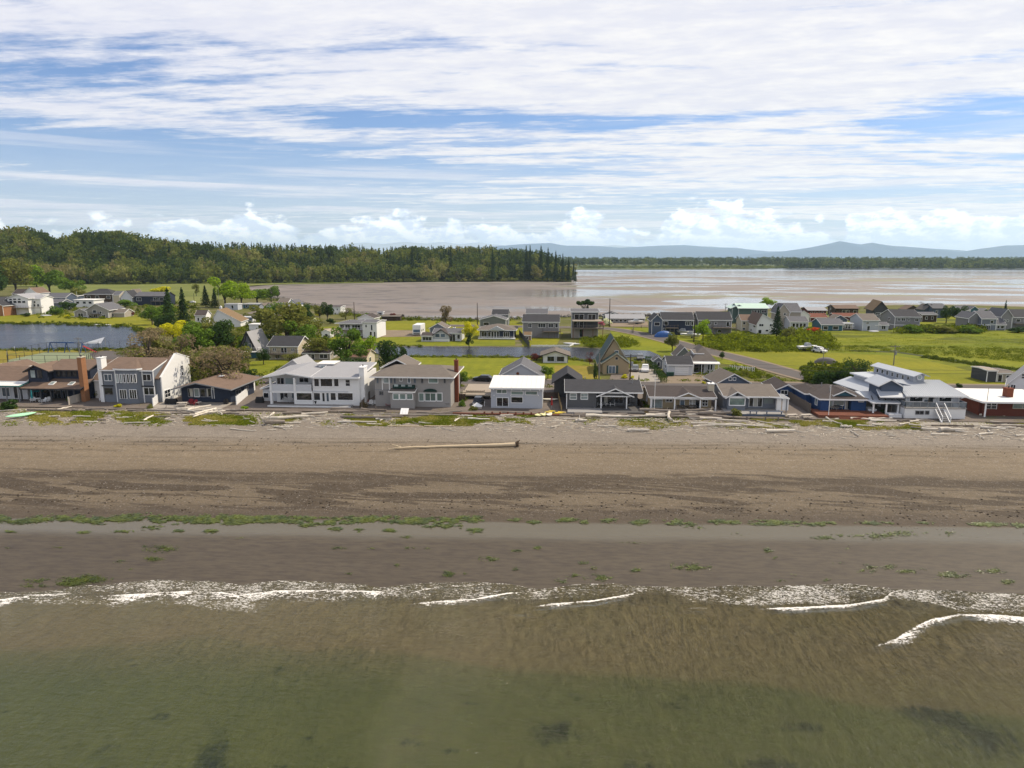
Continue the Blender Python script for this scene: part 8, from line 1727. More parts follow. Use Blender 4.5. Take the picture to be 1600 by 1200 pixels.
for a in [(15, 643, 30, 20, .10, 0), (60, 642, 34, 3, .14, 1), (95, 643, 38, -3, .16, 1), (100, 640, 14, 60, .13, 0), (85, 652, 16, 5, .1, 0), (128, 652, 30, -4, .09, 0), (112, 643, 26, 2, .18, 1), (150, 641, 30, 4, .16, 1), (166, 645, 14, -50, .14, 1), (180, 641, 34, 2, .14, 1),
   (215, 643, 32, -2, .15, 1), (232, 655, 12, 68, .13, 0), (215, 662, 42, 2, .09, 0), (142, 660, 24, -6, .09, 0), (160, 657, 12, 3, .14, 1), (192, 654, 18, 14, .08, 0), (240, 640, 26, 3, .13, 1), (265, 641, 38, -3, .17, 1), (250, 652, 50, 3, .12, 1), (283, 648, 30, 2, .12, 1),
   (290, 641, 22, 28, .13, 0), (303, 645, 26, -24, .15, 0), (312, 640, 30, 40, .14, 0), (322, 645, 28, 52, .16, 0), (330, 641, 24, -35, .15, 0), (318, 650, 20, 65, .10, 0), (337, 646, 26, 24, .14, 0), (350, 642, 34, 6, .13, 0), (345, 649, 20, -40, .11, 0), (365, 643, 36, 2, .16, 1), (362, 648, 28, -5, .14, 1), (378, 650, 20, 3, .1, 1), (300, 652, 26, 9, .1, 0), (280, 644, 24, -30, .11, 1),
   (328, 660, 26, 4, .07, 0), (380, 671, 44, -4, .07, 0), (447, 656, 66, 12, .26, 0), (462, 648, 40, 8, .18, 1), (475, 652, 34, 3, .12, 0), (492, 648, 34, 30, .17, 0), (455, 662, 30, 5, .11, 0), (440, 668, 26, -8, .10, 0), (500, 645, 22, 4, .14, 1), (460, 645, 22, 3, .10, 1), (425, 650, 18, -50, .14, 0),
   (540, 641, 44, 1, .17, 1), (553, 645, 50, 0, .16, 1), (572, 655, 84, 1, .20, 1), (558, 661, 62, 0, .14, 0), (582, 643, 36, -1, .2, 1), (600, 654, 60, 0, .14, 1), (600, 657, 26, 5, .12, 0), (640, 651, 60, 1, .14, 1), (668, 647, 34, -3, .15, 1), (700, 646, 44, 2, .14, 1), (690, 650, 30, -5, .12, 1), (714, 658, 12, 55, .11, 0), (665, 662, 22, 2, .09, 0), (748, 656, 34, 1, .14, 0), (730, 651, 18, -12, .12, 0), (760, 652, 30, 4, .11, 1), (585, 664, 24, -3, .08, 0), (760, 664, 18, 2, .10, 0),
   (815, 647, 60, 0, .13, 1), (792, 651, 20, 4, .12, 0), (868, 668, 14, 38, .10, 0), (908, 660, 18, 8, .22, 0), (948, 667, 30, 0, .10, 0), (955, 653, 80, 0, .20, 0), (915, 648, 34, 22, .15, 1), (922, 651, 30, -18, .14, 1), (930, 648, 26, 30, .13, 1), (905, 652, 24, -4, .14, 1), (965, 650, 30, 0, .2, 1), (985, 652, 40, 2, .15, 1), (890, 656, 18, 5, .08, 0),
   (1000, 653, 90, 1, .17, 0), (997, 674, 34, 0, .18, 0), (1048, 655, 20, -76, .22, 0), (1058, 662, 14, 10, .14, 0), (1030, 647, 60, -2, .24, 1), (1042, 650, 56, 1, .22, 1), (1050, 644, 50, 2, .2, 0), (1022, 644, 34, -5, .2, 1), (1085, 645, 60, 6, .26, 1), (1098, 649, 56, 4, .24, 1), (1118, 646, 50, -3, .22, 0), (1110, 651, 62, 1, .25, 1), (1128, 650, 50, -7, .2, 1), (1094, 643, 50, 0, .2, 1), (1140, 647, 40, -10, .18, 1), (1075, 650, 30, 9, .16, 0), (1135, 655, 40, -14, .16, 1), (1102, 656, 50, -3, .18, 0), (1145, 660, 46, -12, .12, 0), (1108, 665, 56, -6, .12, 0), (1100, 669, 34, 1, .10, 0), (1150, 657, 40, -8, .16, 1), (1132, 667, 50, -2, .12, 0), (1070, 655, 44, 3, .13, 1), (1024, 651, 30, 9, .16, 0), (1062, 646, 44, -4, .2, 1),
   (1170, 667, 70, 0, .13, 0), (1194, 666, 24, -4, .10, 0), (1219, 676, 46, 8, .20, 0), (1200, 662, 30, -30, .08, 0), (1222, 666, 24, -34, .08, 0), (1180, 655, 22, 2, .12, 1), (1303, 659, 26, -55, .13, 0), (1322, 669, 16, -10, .18, 0), (1292, 660, 14, 3, .12, 0), (1330, 655, 54, 0, .15, 0), (1310, 654, 34, 2, .13, 1), (1352, 657, 44, -2, .13, 0), (1375, 656, 36, 3, .15, 0), (1380, 659, 40, -3, .12, 0), (1352, 667, 26, 0, .12, 0), (1370, 665, 16, 3, .14, 0), (1340, 673, 14, 5, .08, 0), (1335, 678, 12, 70, .08, 0),
   (1413, 664, 20, 20, .12, 0), (1428, 660, 16, 24, .12, 0), (1432, 666, 22, -2, .11, 0), (1460, 673, 40, -6, .15, 0), (1486, 675, 36, -2, .24, 0), (1470, 680, 30, 1, .10, 0), (1405, 658, 34, 2, .12, 1), (1440, 657, 22, 20, .10, 0), (1502, 676, 16, -20, .09, 0), (1438, 671, 26, -10, .10, 1),
   (1540, 679, 28, 14, .13, 0), (1551, 671, 32, -8, .16, 0), (1545, 675, 14, 50, .10, 0), (1572, 670, 28, -5, .13, 0), (1562, 661, 26, -12, .10, 0), (1583, 666, 40, 3, .10, 0), (1550, 651, 36, 1, .13, 0), (1594, 682, 14, 3, .1, 0), (1530, 683, 10, 70, .07, 0), (1395, 681, 12, 2, .07, 0), (1240, 657, 30, 2, .12, 1), (1260, 656, 26, -3, .12, 1)]:
 logs.append(a)
rl = random.Random(21)
for i in range(66):          # smaller sticks washed in between
 a = rl.uniform(5, 1590); logs.append((a, rl.uniform(645, 662) + (8 if a > 1150 else 0), rl.uniform(8, 18), rl.gauss(0, 22), rl.uniform(.04, .08), rl.randint(0, 1)))
for (u0, u1, nm) in YARDS:
 L_ = sorted([q for q in logs if u0 <= q[0] < u1])
 for i, q in enumerate(L_):
  p = gp(q[0], q[1], 2.38); mpp = (p - EYE).dot(FV) / F; Ln = q[2] * mpp / max(.35, abs(math.cos(R(q[3])))) * (.9 if abs(q[3]) > 40 else 1)
  Ln = min(Ln, 12); o = log_mesh(Ln, q[4] * 1.3, q[4] * .85, i * 7 + int(u0), .02 + .03 * (i % 3), 7, 1 if q[4] > .15 and i % 3 == 0 else 0).build('driftwood_log' if q[4] > .085 else 'driftwood_stick', DRIFTD if q[5] else DRIFT)
  o.location = (p.x, p.y, bz(p.x, p.y) + .05 + (.35 * q[4]) + (.12 if 280 < q[0] < 350 or 1015 < q[0] < 1155 else 0) * (i % 3)); o.rotation_euler = (rl.uniform(-.3, .3), rl.uniform(-.04, .04), R(q[3]) * 1.0 + (0 if abs(q[3]) < 40 else R(20) * (1 if q[3] > 0 else -1)))
  sz = ('thick ' if q[4] > .19 else '') + ('long' if Ln > 5.5 else 'short' if Ln < 2.6 else 'medium')
  tag(o, '%s %s driftwood below %s, %s' % (sz, 'grey' if q[5] else 'bleached', nm, ORD[i]), 'driftwood', 'driftwood strewn in front of the beach houses')
V_ = []; F_ = []; rl2 = random.Random(5); bx8 = MB().box(-1, 1, -1, 1, 0, 1)
for i in range(2600):
 x = rl2.uniform(-100, 90); y = rl2.uniform(107, 118) if i % 3 else rl2.gauss(113.5, 1.5); z = bz(x, y); L = rl2.uniform(.15, .8); w = rl2.uniform(.015, .045); a = rl2.gauss(0, .5); b0 = len(V_); c, s = math.cos(a), math.sin(a)
 for q in bx8.v: V_.append((x + q[0] * L * c - q[1] * w * s, y + q[0] * L * s + q[1] * w * c, z + q[2] * w * 2 + q[0] * rl2.uniform(0, .02)))
 F_ += [tuple(b0 + j for j in f) for f in bx8.f]
tag(link('drift_litter', np_mesh('drift_litter', V_, F_, DRIFT)), kind='stuff')
# the great log lying alone on the open beach
pa = gp(628, 701, 2.0); pb = gp(806, 696, 2.0); d_ = pb - pa; n = 16; P = []; Rr = []
for i in range(n):
 t = i / (n - 1); q = pa + d_ * t; P.append((q.x - pa.x, q.y - pa.y + .25 * math.sin(t * 5), bz(q.x, q.y) - bz(pa.x, pa.y) + .16 + .10 * t + (.10 if t < .2 else 0))); Rr.append(.13 + .17 * t + .015 * math.sin(i * 2.3))
root = empty('driftwood_log', (pa.x, pa.y, bz(pa.x, pa.y)), 0, 'very long pale log with upturned root end lying alone on the open beach', 'driftwood')
link('trunk', MB().tube(P, Rr, 10).mesh('trunk', PLANK), root)
e = Vector(P[-1]); b = MB().tube([e, e + Vector((.35, .02, .08))], [.36, .46], 9)
rr_ = random.Random(4)
for i in range(15):
 a = i * .42; v = Vector((.3 + rr_.uniform(0, .35), math.cos(a) * rr_.uniform(.4, .9), math.sin(a) * rr_.uniform(.4, .85) + .05)); b.tube([e + Vector((.2, 0, .05)), e + v * .6, e + v], [.13, .09, .03], 5)
link('root_ball', b.mesh('root_ball', pmat('dark_root', (.16, .11, .07), .95, .1, .3, 3)), root)
e = Vector(P[0]); link('fork', MB().tube([e, e + Vector((-.9, .32, .22)), e + Vector((-1.6, .45, .30))], [.13, .10, .07], 7).tube([e, e + Vector((-.8, -.25, .02)), e + Vector((-1.9, -.5, -.05))], [.11, .08, .05], 7).mesh('fork', PLANK), root)
# two sawn planks end to end
for (a, b_, lb) in ((606, 661, 'left one of two pale sawn planks lying end to end'), (663, 710, 'right one of two pale sawn planks lying end to end')):
 p = gp(a, 666.5, 2.36); q = gp(b_, 667.3, 2.36); L = (q - p).length; o = MB().box(0, L, -.09, .09, 0, .10).build('plank', PLANK, loc=(p.x, p.y, bz(p.x, p.y) + .10)); o.rotation_euler = (0, 0, math.atan2(q.y - p.y, q.x - p.x)); tag(o, lb + ' at the berm edge', 'plank', 'sawn planks at the berm edge')
# uprooted stump with its fan of roots
p = gp(413, 664, 2.35); root = empty('uprooted_stump', (p.x, p.y, bz(p.x, p.y)), 0, 'uprooted tree stump with bleached roots in front of the long white house', 'driftwood')
b = MB(); rr_ = random.Random(9)
for i in range(26):
 a = R(rr_.uniform(10, 170)); L = rr_.uniform(.8, 2.0); v = Vector((math.cos(a) * L + .3, rr_.uniform(-.6, .6), math.sin(a) * L)); b.tube([(0, 0, .4), v * .5 + Vector((0, 0, .4)), v + Vector((rr_.uniform(-.2, .3), 0, .3))], [.12, .08, .025], 5)
link('roots', b.mesh('roots', DRIFT), root); link('stump', MB().tube([(.1, .1, .5), (1.6, .4, .5), (3.2, .9, .42)], [.42, .34, .28], 9).mesh('stump', DRIFTD), root)
for i in range(12):
 q = gp(418 + rr_.uniform(0, 45), 664 + rr_.uniform(1, 8), 2.3); o = log_mesh(rr_.uniform(.6, 1.6), .07, .04, i, .1, 4).build('driftwood_stick', DRIFT, loc=(q.x, q.y, bz(q.x, q.y) + .03)); o.rotation_euler = (0, 0, rr_.uniform(-1, 1))
 tag(o, 'broken pale stick among the litter at the uprooted stump', 'driftwood', 'broken sticks by the stump')
# ================================================================== THINGS IN THE YARDS
RED = pmat('red_fabric', (.42, .030, .030), .7, .3, .08, 3); BLUE = pmat('blue_fabric', (.04, .11, .30), .7, .3, .08, 3); YEL = pmat('yellow_plastic', (.75, .56, .05), .45, .4, .05, 3); PYEL = pmat('pale_yellow_plastic', (.80, .76, .36), .45, .4, .05, 3)
CREAMP = pmat('off_white_plastic', (.75, .70, .58), .5, .4, .05, 3); MINT = pmat('mint_green_gelcoat', (.42, .80, .50), .4, .4, .05, 1); BLACKP = pmat('black_cover', (.02, .02, .022), .6, .3, .1, 3); TURQ = pmat('turquoise_cloth', (.03, .30, .33), .7, .3, .08, 3); REDC = pmat('red_chair_paint', (.36, .02, .03), .6, .3, .05, 3)
def adirondack(mat):
 root = empty('garden_chair', (0, 0, 0)); W = .36
 for i in range(5): x = -W + .02 + i * .15; link('back_slat', MB().hexa([(x, .30, .28), (x + .11, .30, .28), (x + .11, .34, .26), (x, .34, .26), (x * 1.15, .62, 1.02 - abs(i - 2) * .05), (x * 1.15 + .12, .62, 1.02 - abs(i - 2) * .05), (x * 1.15 + .12, .66, 1.0 - abs(i - 2) * .05), (x * 1.15, .66, 1.0 - abs(i - 2) * .05)]).mesh('back_slat', mat), root)
 link('seat', MB().hexa([(-W, -.35, .34), (W, -.35, .34), (W, .34, .24), (-W, .34, .24), (-W, -.35, .39), (W, -.35, .39), (W, .34, .29), (-W, .34, .29)]).mesh('seat', mat), root)
 for s in (-1, 1):
  link('armrest', MB().box(s * (W + .09) - .08, s * (W + .09) + .08, -.38, .48, .56, .60).mesh('armrest', mat), root); link('leg', MB().box(s * (W + .05) - .025, s * (W + .05) + .025, -.36, -.26, 0, .56).mesh('leg', mat), root); link('leg', MB().box(s * (W + .05) - .025, s * (W + .05) + .025, .30, .42, 0, .56).mesh('leg', mat), root)
 return root
protos = {}
def place(kind, mat, px, py, rz, label, cat, group=None, z=None, fac=None):
 key = (kind, mat.name); p = gp(px, py, z or LZ)
 if key not in protos: o = fac(mat); protos[key] = o
 else: o = copy_tree(protos[key])
 if z is None: p.z = max(bz(p.x, p.y), LZ + .07 if p.y > 118.5 else -9)
 o.location = p; o.rotation_euler = (0, 0, R(rz)); o['label'] = label; o['category'] = cat
 if group: o['group'] = group
 elif 'group' in o: del o['group']
 return o
for i, px in enumerate((804.5, 812, 819.5, 827, 834.5)): place('chair', T_WHITE, px, 637, 4 * (i - 2), 'white adirondack chair on the red-edged patio, %s of five' % ('leftmost', 'second', 'middle', 'fourth', 'rightmost')[i], 'chair', 'white chairs on the red-edged patio', fac=adirondack)
for i, px in enumerate((937.5, 943.5, 950, 956.5)): place('chair', T_WHITE, px, 634, 5 * (i - 2), 'white adirondack chair on the charcoal bungalow porch, %s of four' % ('leftmost', 'second', 'third', 'rightmost')[i], 'chair', 'white chairs on the charcoal porch', z=LZ + .42, fac=adirondack)
for i, px in enumerate((624, 630, 637, 643)): place('chair', T_WHITE, px, 635.5, 8 * (i - 1), 'white chair before the grey sunroom, %s of four' % ('leftmost', 'second', 'third', 'rightmost')[i], 'chair', 'white chairs before the grey sunroom', fac=adirondack)
for i, px in enumerate((579, 587, 593.5, 601.5)): place('chair', T_WHITE, px, 634, 0, 'white chair at the left of the grey hip-roofed house, %s of four' % ('leftmost', 'second', 'third', 'rightmost')[i], 'chair', 'white chairs left of the hip-roofed house', fac=adirondack)
place('chair', REDC, 694, 633, 20, 'left red chair by the brick chimney', 'chair', 'red chairs by the brick chimney', fac=adirondack); place('chair', REDC, 700, 632, -15, 'right red chair by the brick chimney', 'chair', 'red chairs by the brick chimney', fac=adirondack)
for i, (a, b_) in enumerate(((572, 633), (607, 636))): place('chair', REDC, a, b_, 10, 'red chair at the %s end of the row of white chairs' % ('left', 'right')[i], 'chair', 'red chairs flanking the white ones', fac=adirondack)
for i, (a, b_, r_) in enumerate(((1297, 639, 20), (1303, 640, -20), (1311, 639, 10))): place('chair', WOODP, a, b_, r_, 'pale chair on the red deck, %s of three' % ('left', 'middle', 'right')[i], 'chair', 'chairs on the red deck', z=LZ + .66, fac=adirondack)
for i, (a, b_, r_) in enumerate(((446, 627, 10), (455, 628, 40))): place('chair', PLAST, a, b_, r_, 'white chair under the covered balcony, %s one' % ('left', 'right')[i], 'chair', 'chairs under the covered balcony', z=LZ + .43, fac=adirondack)
for i, (a, b_, r_) in enumerate(((298, 632, 15), (303, 633, -20))): place('chair', REDC, a, b_, r_, '%s faded red chair on the concrete terrace' % ('left', 'right')[i], 'chair', 'red chairs on the concrete terrace', z=LZ + .28, fac=adirondack)
def lounger(mat):
 root = empty('sun_lounger', (0, 0, 0)); link('seat', MB().box(-.32, .32, -1.0, .35, .28, .34).mesh('seat', mat), root)
 link('backrest', MB().hexa([(-.32, .35, .28), (.32, .35, .28), (.32, .40, .26), (-.32, .40, .26), (-.32, .85, .85), (.32, .85, .85), (.32, .90, .82), (-.32, .90, .82)]).mesh('backrest', mat), root)
 for sx in (-.28, .28):
  for sy in (-.9, .3): link('leg', MB().box(sx - .03, sx + .03, sy - .03, sy + .03, 0, .28).mesh('leg', mat), root)
 return root
place('lounge', T_WHITE, 661, 635, 25, 'white sun lounger lying low on the grassy terrace', 'lounger', fac=lounger); place('lounge', T_WHITE, 672, 634, 5, 'white sun lounger with raised back on the grassy terrace', 'lounger', fac=lounger); place('lounge', METALD, 683, 634, 0, 'dark sun lounger right of the raised white one', 'lounger', fac=lounger)
place('lounge', T_WHITE, 197, 627, 70, 'white sun lounger before the french doors', 'lounger', fac=lounger)
def table(mat):
 root = empty('garden_table', (0, 0, 0)); link('table_top', MB().tube([(0, 0, .70), (0, 0, .74)], .62, 14).mesh('table_top', mat), root)
 for a in range(4): c, s = math.cos(a * 1.571 + .785) * .42, math.sin(a * 1.571 + .785) * .42; link('leg', MB().bar((c, s, 0), (c * .9, s * .9, .70), .05).mesh('leg', mat), root)
 return root
for a in ((60, 628, T_WHITE, 'white round table on the patio of the deep-porched navy house'), (168, 627, METALD, 'dark round table at the left of the french doors'), (214, 627, T_WHITE, 'white round table right of the french doors'), (1308, 640, METALD, 'dark round table on the red deck'), (310, 634, WOODP, 'pale round table on the concrete terrace'), (700, 636, WOOD, 'small wooden table beside the red chairs'), (988, 634, METALD, 'dark table at the right end of the charcoal porch')):
 place('table', a[2], a[0], a[1], 0, a[3], 'table', z=LZ + (.66 if 'deck' in a[3] else .42 if 'porch' in a[3] and 'charcoal' in a[3] else .1), fac=table)
for i, (a, b_, r_) in enumerate(((52, 629, 40), (67, 630, -30), (74, 629, 0), (160, 628, 30), (176, 628, -40), (207, 629, 20), (222, 629, -20))): place('chair', PLAST, a, b_, r_, 'white patio chair beside a round table, %s along the two left patios' % ORD[i], 'chair', 'white chairs on the two left patios', fac=adirondack)
def parasol(mat):
 root = empty('folded_parasol', (0, 0, 0)); link('pole', MB().tube([(0, 0, 0), (0, 0, 2.5)], .03, 7).mesh('pole', METALG), root); link('canopy', MB().tube([(0, 0, .9), (0, 0, 1.3), (0, 0, 2.4), (0, 0, 2.55)], [.20, .17, .07, .02], 9).mesh('canopy', mat), root); link('base', MB().tube([(0, 0, 0), (0, 0, .08)], .28, 12).mesh('base', METALD), root); return root
for a in ((51, 630, TURQ, 'folded turquoise parasol on the navy house patio'), (22, 624, T_WHITE, 'folded white parasol at the left edge house'), (821, 634, RED, 'folded red parasol behind the white adirondack chairs'), (862, 641, RED, 'folded red parasol at the corner of the red-edged patio')): place('parasol', a[2], a[0], a[1], 0, a[3], 'parasol', fac=parasol)
p = gp(62, 625); o = empty('open_parasol', p, 0, 'open turquoise parasol over the navy house patio', 'parasol'); link('pole', MB().tube([(0, 0, 0), (0, 0, 2.1)], .03, 6).mesh('pole', METALG), o); b = MB(); n = 8
for i in range(n):
 a0, a1 = i * 6.2832 / n, (i + 1) * 6.2832 / n; b.poly([(0, 0, 2.25), (math.cos(a0) * 1.1, math.sin(a0) * 1.1, 1.8), (math.cos(a1) * 1.1, math.sin(a1) * 1.1, 1.8)])
link('canopy', b.mesh('canopy', TURQ), o)
def kayak_mesh(L, W, mat, name='hull'):
 b = MB(); n = 11; m_ = 8; rings = []
 for i in range(n):
  t = i / (n - 1); w = W / 2 * max(.04, math.sin(math.pi * t)) ** .65; x = L * (t - .5); r0 = len(b.v)
  for j in range(m_): a = 6.2832 * j / m_; b.v.append((x, math.cos(a) * w, .18 + math.sin(a) * w * .42 + .12 * (2 * t - 1) ** 2))
  rings.append(r0)
 for r0, r1 in zip(rings, rings[1:]):
  for j in range(m_): b.f.append((r0 + j, r0 + (j + 1) % m_, r1 + (j + 1) % m_, r1 + j))
 b.f.append(tuple(rings[0] + j for j in range(m_))); b.f.append(tuple(rings[-1] + j for j in range(m_)))
 return b.mesh(name, mat, True)
def kayak(px, py, L, W, mat, rz, tilt, label, cat='kayak', name='kayak', dz=.1):
 p = gp(px, py, 2.38); o = empty(name, (p.x, p.y, bz(p.x, p.y) + dz), 0, label, cat); o.rotation_euler = (R(tilt), 0, R(rz)); link('hull', kayak_mesh(L, W, mat), o)
 if cat == 'kayak': link('cockpit', MB().tube([(0, 0, .28), (0, 0, .36)], [.30, .26], 12).mesh('cockpit', METALD), o)
 return o
kayak(843, 650.5, 2.2, .9, PYEL, 35, 15, 'pale yellow kayak at the left of the beached row'); kayak(850.5, 650, 2.0, .95, PYEL, 62, 15, 'short lemon kayak, second of the beached row'); kayak(857.5, 650, 1.9, .95, CREAMP, 62, 15, 'off-white kayak in the middle of the beached row'); kayak(865, 647.5, 3.4, .7, YEL, -16, 10, 'long bright yellow kayak on the right of the beached row'); kayak(870, 646, 3.6, .6, YEL, -24, 10, 'rearmost bright yellow kayak of the beached row')
kayak(33, 652.5, 4.6, .95, MINT, 52, 22, 'mint green skiff lying on the grass at the left', 'boat', 'skiff', .3); kayak(858, 629.5, 3.6, .9, CREAMP, 0, 0, 'off-white dinghy on the side yard right of the white-roofed house', 'boat', 'dinghy', .5)
kayak(1587, 641, 3.6, .6, CREAMP, 0, 0, 'cream paddleboard on a rack before the brick bungalow', 'paddleboard', 'paddleboard', .9)
def slabthing(name, px0, px1, py, h, d, mat, label, cat, z=LZ, lean=0, dz=0, extra=None):
 p = gp((px0 + px1) / 2, py, z); mpp = (p - EYE).dot(FV) / F; w = (px1 - px0) * mpp
 o = empty(name, (p.x, p.y, max(bz(p.x, p.y), z) + dz), 0, label, cat)
 b = MB().hexa([(-w / 2, 0, 0), (w / 2, 0, 0), (w / 2, d, 0), (-w / 2, d, 0), (-w / 2, lean, h), (w / 2, lean, h), (w / 2, d + lean, h), (-w / 2, d + lean, h)])
 link('body', b.mesh('body', mat), o)
 if extra: extra(o, w)
 return o
def boards(o, w):
 for i in range(3): link('board', MB().hexa([(-w / 2 + i * w / 3 + .03, -.06, .02), (-w / 2 + (i + 1) * w / 3 - .03, -.06, .02), (-w / 2 + (i + 1) * w / 3 - .03, -.005, .02), (-w / 2 + i * w / 3 + .03, -.005, .02), (-w / 2 + i * w / 3 + .03, 1.35, 1.05), (-w / 2 + (i + 1) * w / 3 - .03, 1.35, 1.05), (-w / 2 + (i + 1) * w / 3 - .03, 1.395, 1.05), (-w / 2 + i * w / 3 + .03, 1.395, 1.05)]).mesh('board', T_WHITE), o)
slabthing('boat_ramp', 624, 636.5, 649.5, 1.04, .1, T_WHITE, 'white board ramp leaning on the sea wall before the hip-roofed house', 'ramp', lean=1.4, extra=boards)
def tubtop(o, w): link('cover', MB().box(-w / 2 - .05, w / 2 + .05, -.05, 2.05, .803, .92).mesh('cover', T_WHITE), o)
slabthing('hot_tub', 1357, 1368.5, 648, .8, 2.0, W_LGREY, 'white-lidded hot tub at the right end of the red deck', 'hot tub', dz=.1, extra=tubtop)
def tub2(o, w): link('cover', MB().tube([(0, 1, .70), (0, 1, .86), (0, 1, .93)], [w / 2 + .06, w / 2 + .05, w / 2 - .3], 16).mesh('cover', BLUE), o)
slabthing('hot_tub', 896.5, 912, 632.5, .7, 2.0, T_DARK, 'round blue-covered hot tub on the charcoal bungalow deck', 'hot tub', dz=.48, extra=tub2)
def tub3(o, w):
 for i in range(3): link('panel', MB().box(-w / 2 + .04, w / 2 - .04, .05, 1.6, .30 + i * .16, .42 + i * .16).mesh('panel', T_WHITE), o)
slabthing('panel_stack', 1389, 1409, 654, .28, 1.7, T_WHITE, 'stack of white panels beside the metal-roofed house', 'panels', extra=tub3)
def grill(o, w):
 link('lid', MB().tube([(-w / 2 + .1, .35, .95), (w / 2 - .1, .35, .95)], .32, 10).mesh('lid', BLACKP), o)
for a in ((399, 411, 631, 'black covered grill island between white fence and covered balcony'), (257, 276, 634, 'long black covered furniture pile on the left of the terrace'), (349, 355, 634, 'dark covered round grill at the right of the terrace'), (981, 992, 636, 'black covered furniture on the charcoal porch'), (1305, 1313, 638, 'black grill before the blue house window')):
 slabthing('covered_grill', a[0], a[1], a[2], .95, .7, BLACKP, a[3], 'grill', dz=.05, extra=grill)
# small white tent roof right of the hip-roofed house
p = gp(745, 639); o = empty('garden_tent', p, 0, 'little white peaked tent between the carport and the sea wall', 'tent'); b = MB(); b.poly([(-1, -.6, .5), (1, -.6, .5), (0, 0, 1.25)]); b.poly([(1, -.6, .5), (1, .8, .5), (0, 0, 1.25)]); b.poly([(1, .8, .5), (-1, .8, .5), (0, 0, 1.25)]); b.poly([(-1, .8, .5), (-1, -.6, .5), (0, 0, 1.25)]); link('canopy', b.mesh('canopy', T_WHITE), o)
link('frame', MB().box(-.95, .95, -.55, .75, .0, .46).mesh('frame', WOODP), o)
# picnic benches, planters, boulders, fire rings
def picnic(mat):
 root = empty('picnic_table', (0, 0, 0)); link('table_top', MB().box(-.9, .9, -.38, .38, .72, .77).mesh('table_top', mat), root)
 for s in (-1, 1): link('bench_seat', MB().box(-.9, .9, s * .68 - .14, s * .68 + .14, .42, .47).mesh('bench_seat', mat), root); link('leg', MB().bar((s * .65, -.65, 0), (s * .65, .3, .72), .06, .06).bar((s * .65, .65, 0), (s * .65, -.3, .72), .06, .06).bar((s * .65, -.7, .40), (s * .65, .7, .40), .05, .06).mesh('leg', mat), root)
 return root
for a in ((1237, 654, WOODP, 'left grey picnic table on the gravel between the timber deck and the blue house'), (1259, 654, WOODP, 'right grey picnic table on the gravel left of the blue house'), (285, 635, WOODP, 'picnic table on the concrete terrace of the brown-gabled bungalow'), (1063, 640, WOOD, 'picnic table on the porch of the tan bungalow'), (1080, 640, WOOD, 'second picnic table on the porch of the tan bungalow, to the right')): place('picnic', a[2], a[0], a[1], 12, a[3], 'table', z=LZ + (.28 if 'terrace' in a[3] else .18 if 'porch' in a[3] else .04), fac=picnic)
for a in ((494, 634, 'left'), (516, 633.5, 'right')): p = gp(a[0], a[1]); o = empty('planter', p + Vector((0, 0, .42)), 0, 'black planter at the %s of the white house doors' % a[2], 'planter'); link('pot', MB().tube([(0, 0, 0), (0, 0, .55)], [.25, .36], 10).mesh('pot', BLACKP), o); v, f = cards(np.random.default_rng(3).normal(0, .16, (70, 3)) + np.array([0, 0, .75]), np.tile([0, 0, 1.], (70, 1)), .10, 4); link('foliage', np_mesh('foliage', v, f, LEAF['dark']), o)
# ---- fences
def fence(name, pts, h, label, mat, step=.16, gap=.02, rails=True, post=None, z=LZ, cat='fence', thick=.03, maxb=150):
 w = [gp(a, b_, z) for a, b_ in pts]; root = empty(name, w[0], 0, label, cat); o0 = w[0]; L = sum((w[i + 1] - w[i]).length for i in range(len(w) - 1)); step = max(step, L / maxb)
 bm_ = MB().box(0, step - gap, -thick / 2, thick / 2, .04, h).mesh('board', mat); pm = MB().box(-.05, .05, -.05, .05, 0, h + .08).mesh('post', post or mat)
 for i in range(len(w) - 1):
  a, b = w[i] - o0, w[i + 1] - o0; d = b - a; n = max(1, int(d.length / step)); an = math.atan2(d.y, d.x)
  for j in range(n): q = link('board', bm_, root); q.location = a + d * (j / n) + Vector((0, 0, .02 * ((j * 7) % 3) - .02)); q.rotation_euler = (0, 0, an)
  m_ = max(1, int(d.length / 2.4)); nr = Vector((-d.y, d.x, 0)).normalized() * .06
  for j in range(m_ + 1): q = link('post', pm, root); q.location = a + d * (j / m_) + nr; q.rotation_euler = (0, 0, an)
  if rails: link('rail', MB().bar(a + nr * .8 + Vector((0, 0, h * .25)), b + nr * .8 + Vector((0, 0, h * .25)), .05, .08).mesh('rail', mat), root); link('rail', MB().bar(a + nr * .8 + Vector((0, 0, h * .82)), b + nr * .8 + Vector((0, 0, h * .82)), .05, .08).mesh('rail', mat), root)
 return root
fence('board_fence', [(108, 634), (133, 626), (153, 616)], 1.7, 'pale board fence running back between the navy house and the blue-grey house', WOODP)
fence('board_fence', [(240, 637), (252, 626), (268, 613)], 1.8, 'white board fence left of the brown-gabled bungalow', T_WHITE)
fence('board_fence', [(370, 634), (384, 622), (399, 610)], 1.8, 'white board fence between the brown-gabled bungalow and the long white house', T_WHITE)
fence('board_fence', [(566, 640), (577, 626), (584, 614)], 1.7, 'grey board fence between the long white house and the hip-roofed house', WOOD)
fence('board_fence', [(849, 627), (871, 627)], 1.8, 'dark brown board fence closing the side yard right of the white-roofed house', W_BROWN)
fence('board_fence', [(871, 617), (877, 645)], 1.3, 'honey-coloured board fence between the white-roofed house and the charcoal bungalow', pmat('honey_boards', (.48, .34, .16), .8, .2, .12, 2))
fence('board_fence', [(986, 622), (1003, 640)], 1.4, 'brown board fence between the charcoal and the tan bungalow', W_BROWN)
fence('board_fence', [(1228, 624), (1265, 647)], 1.9, 'weathered board fence between the taupe-roofed bungalow and the blue house', WOOD)
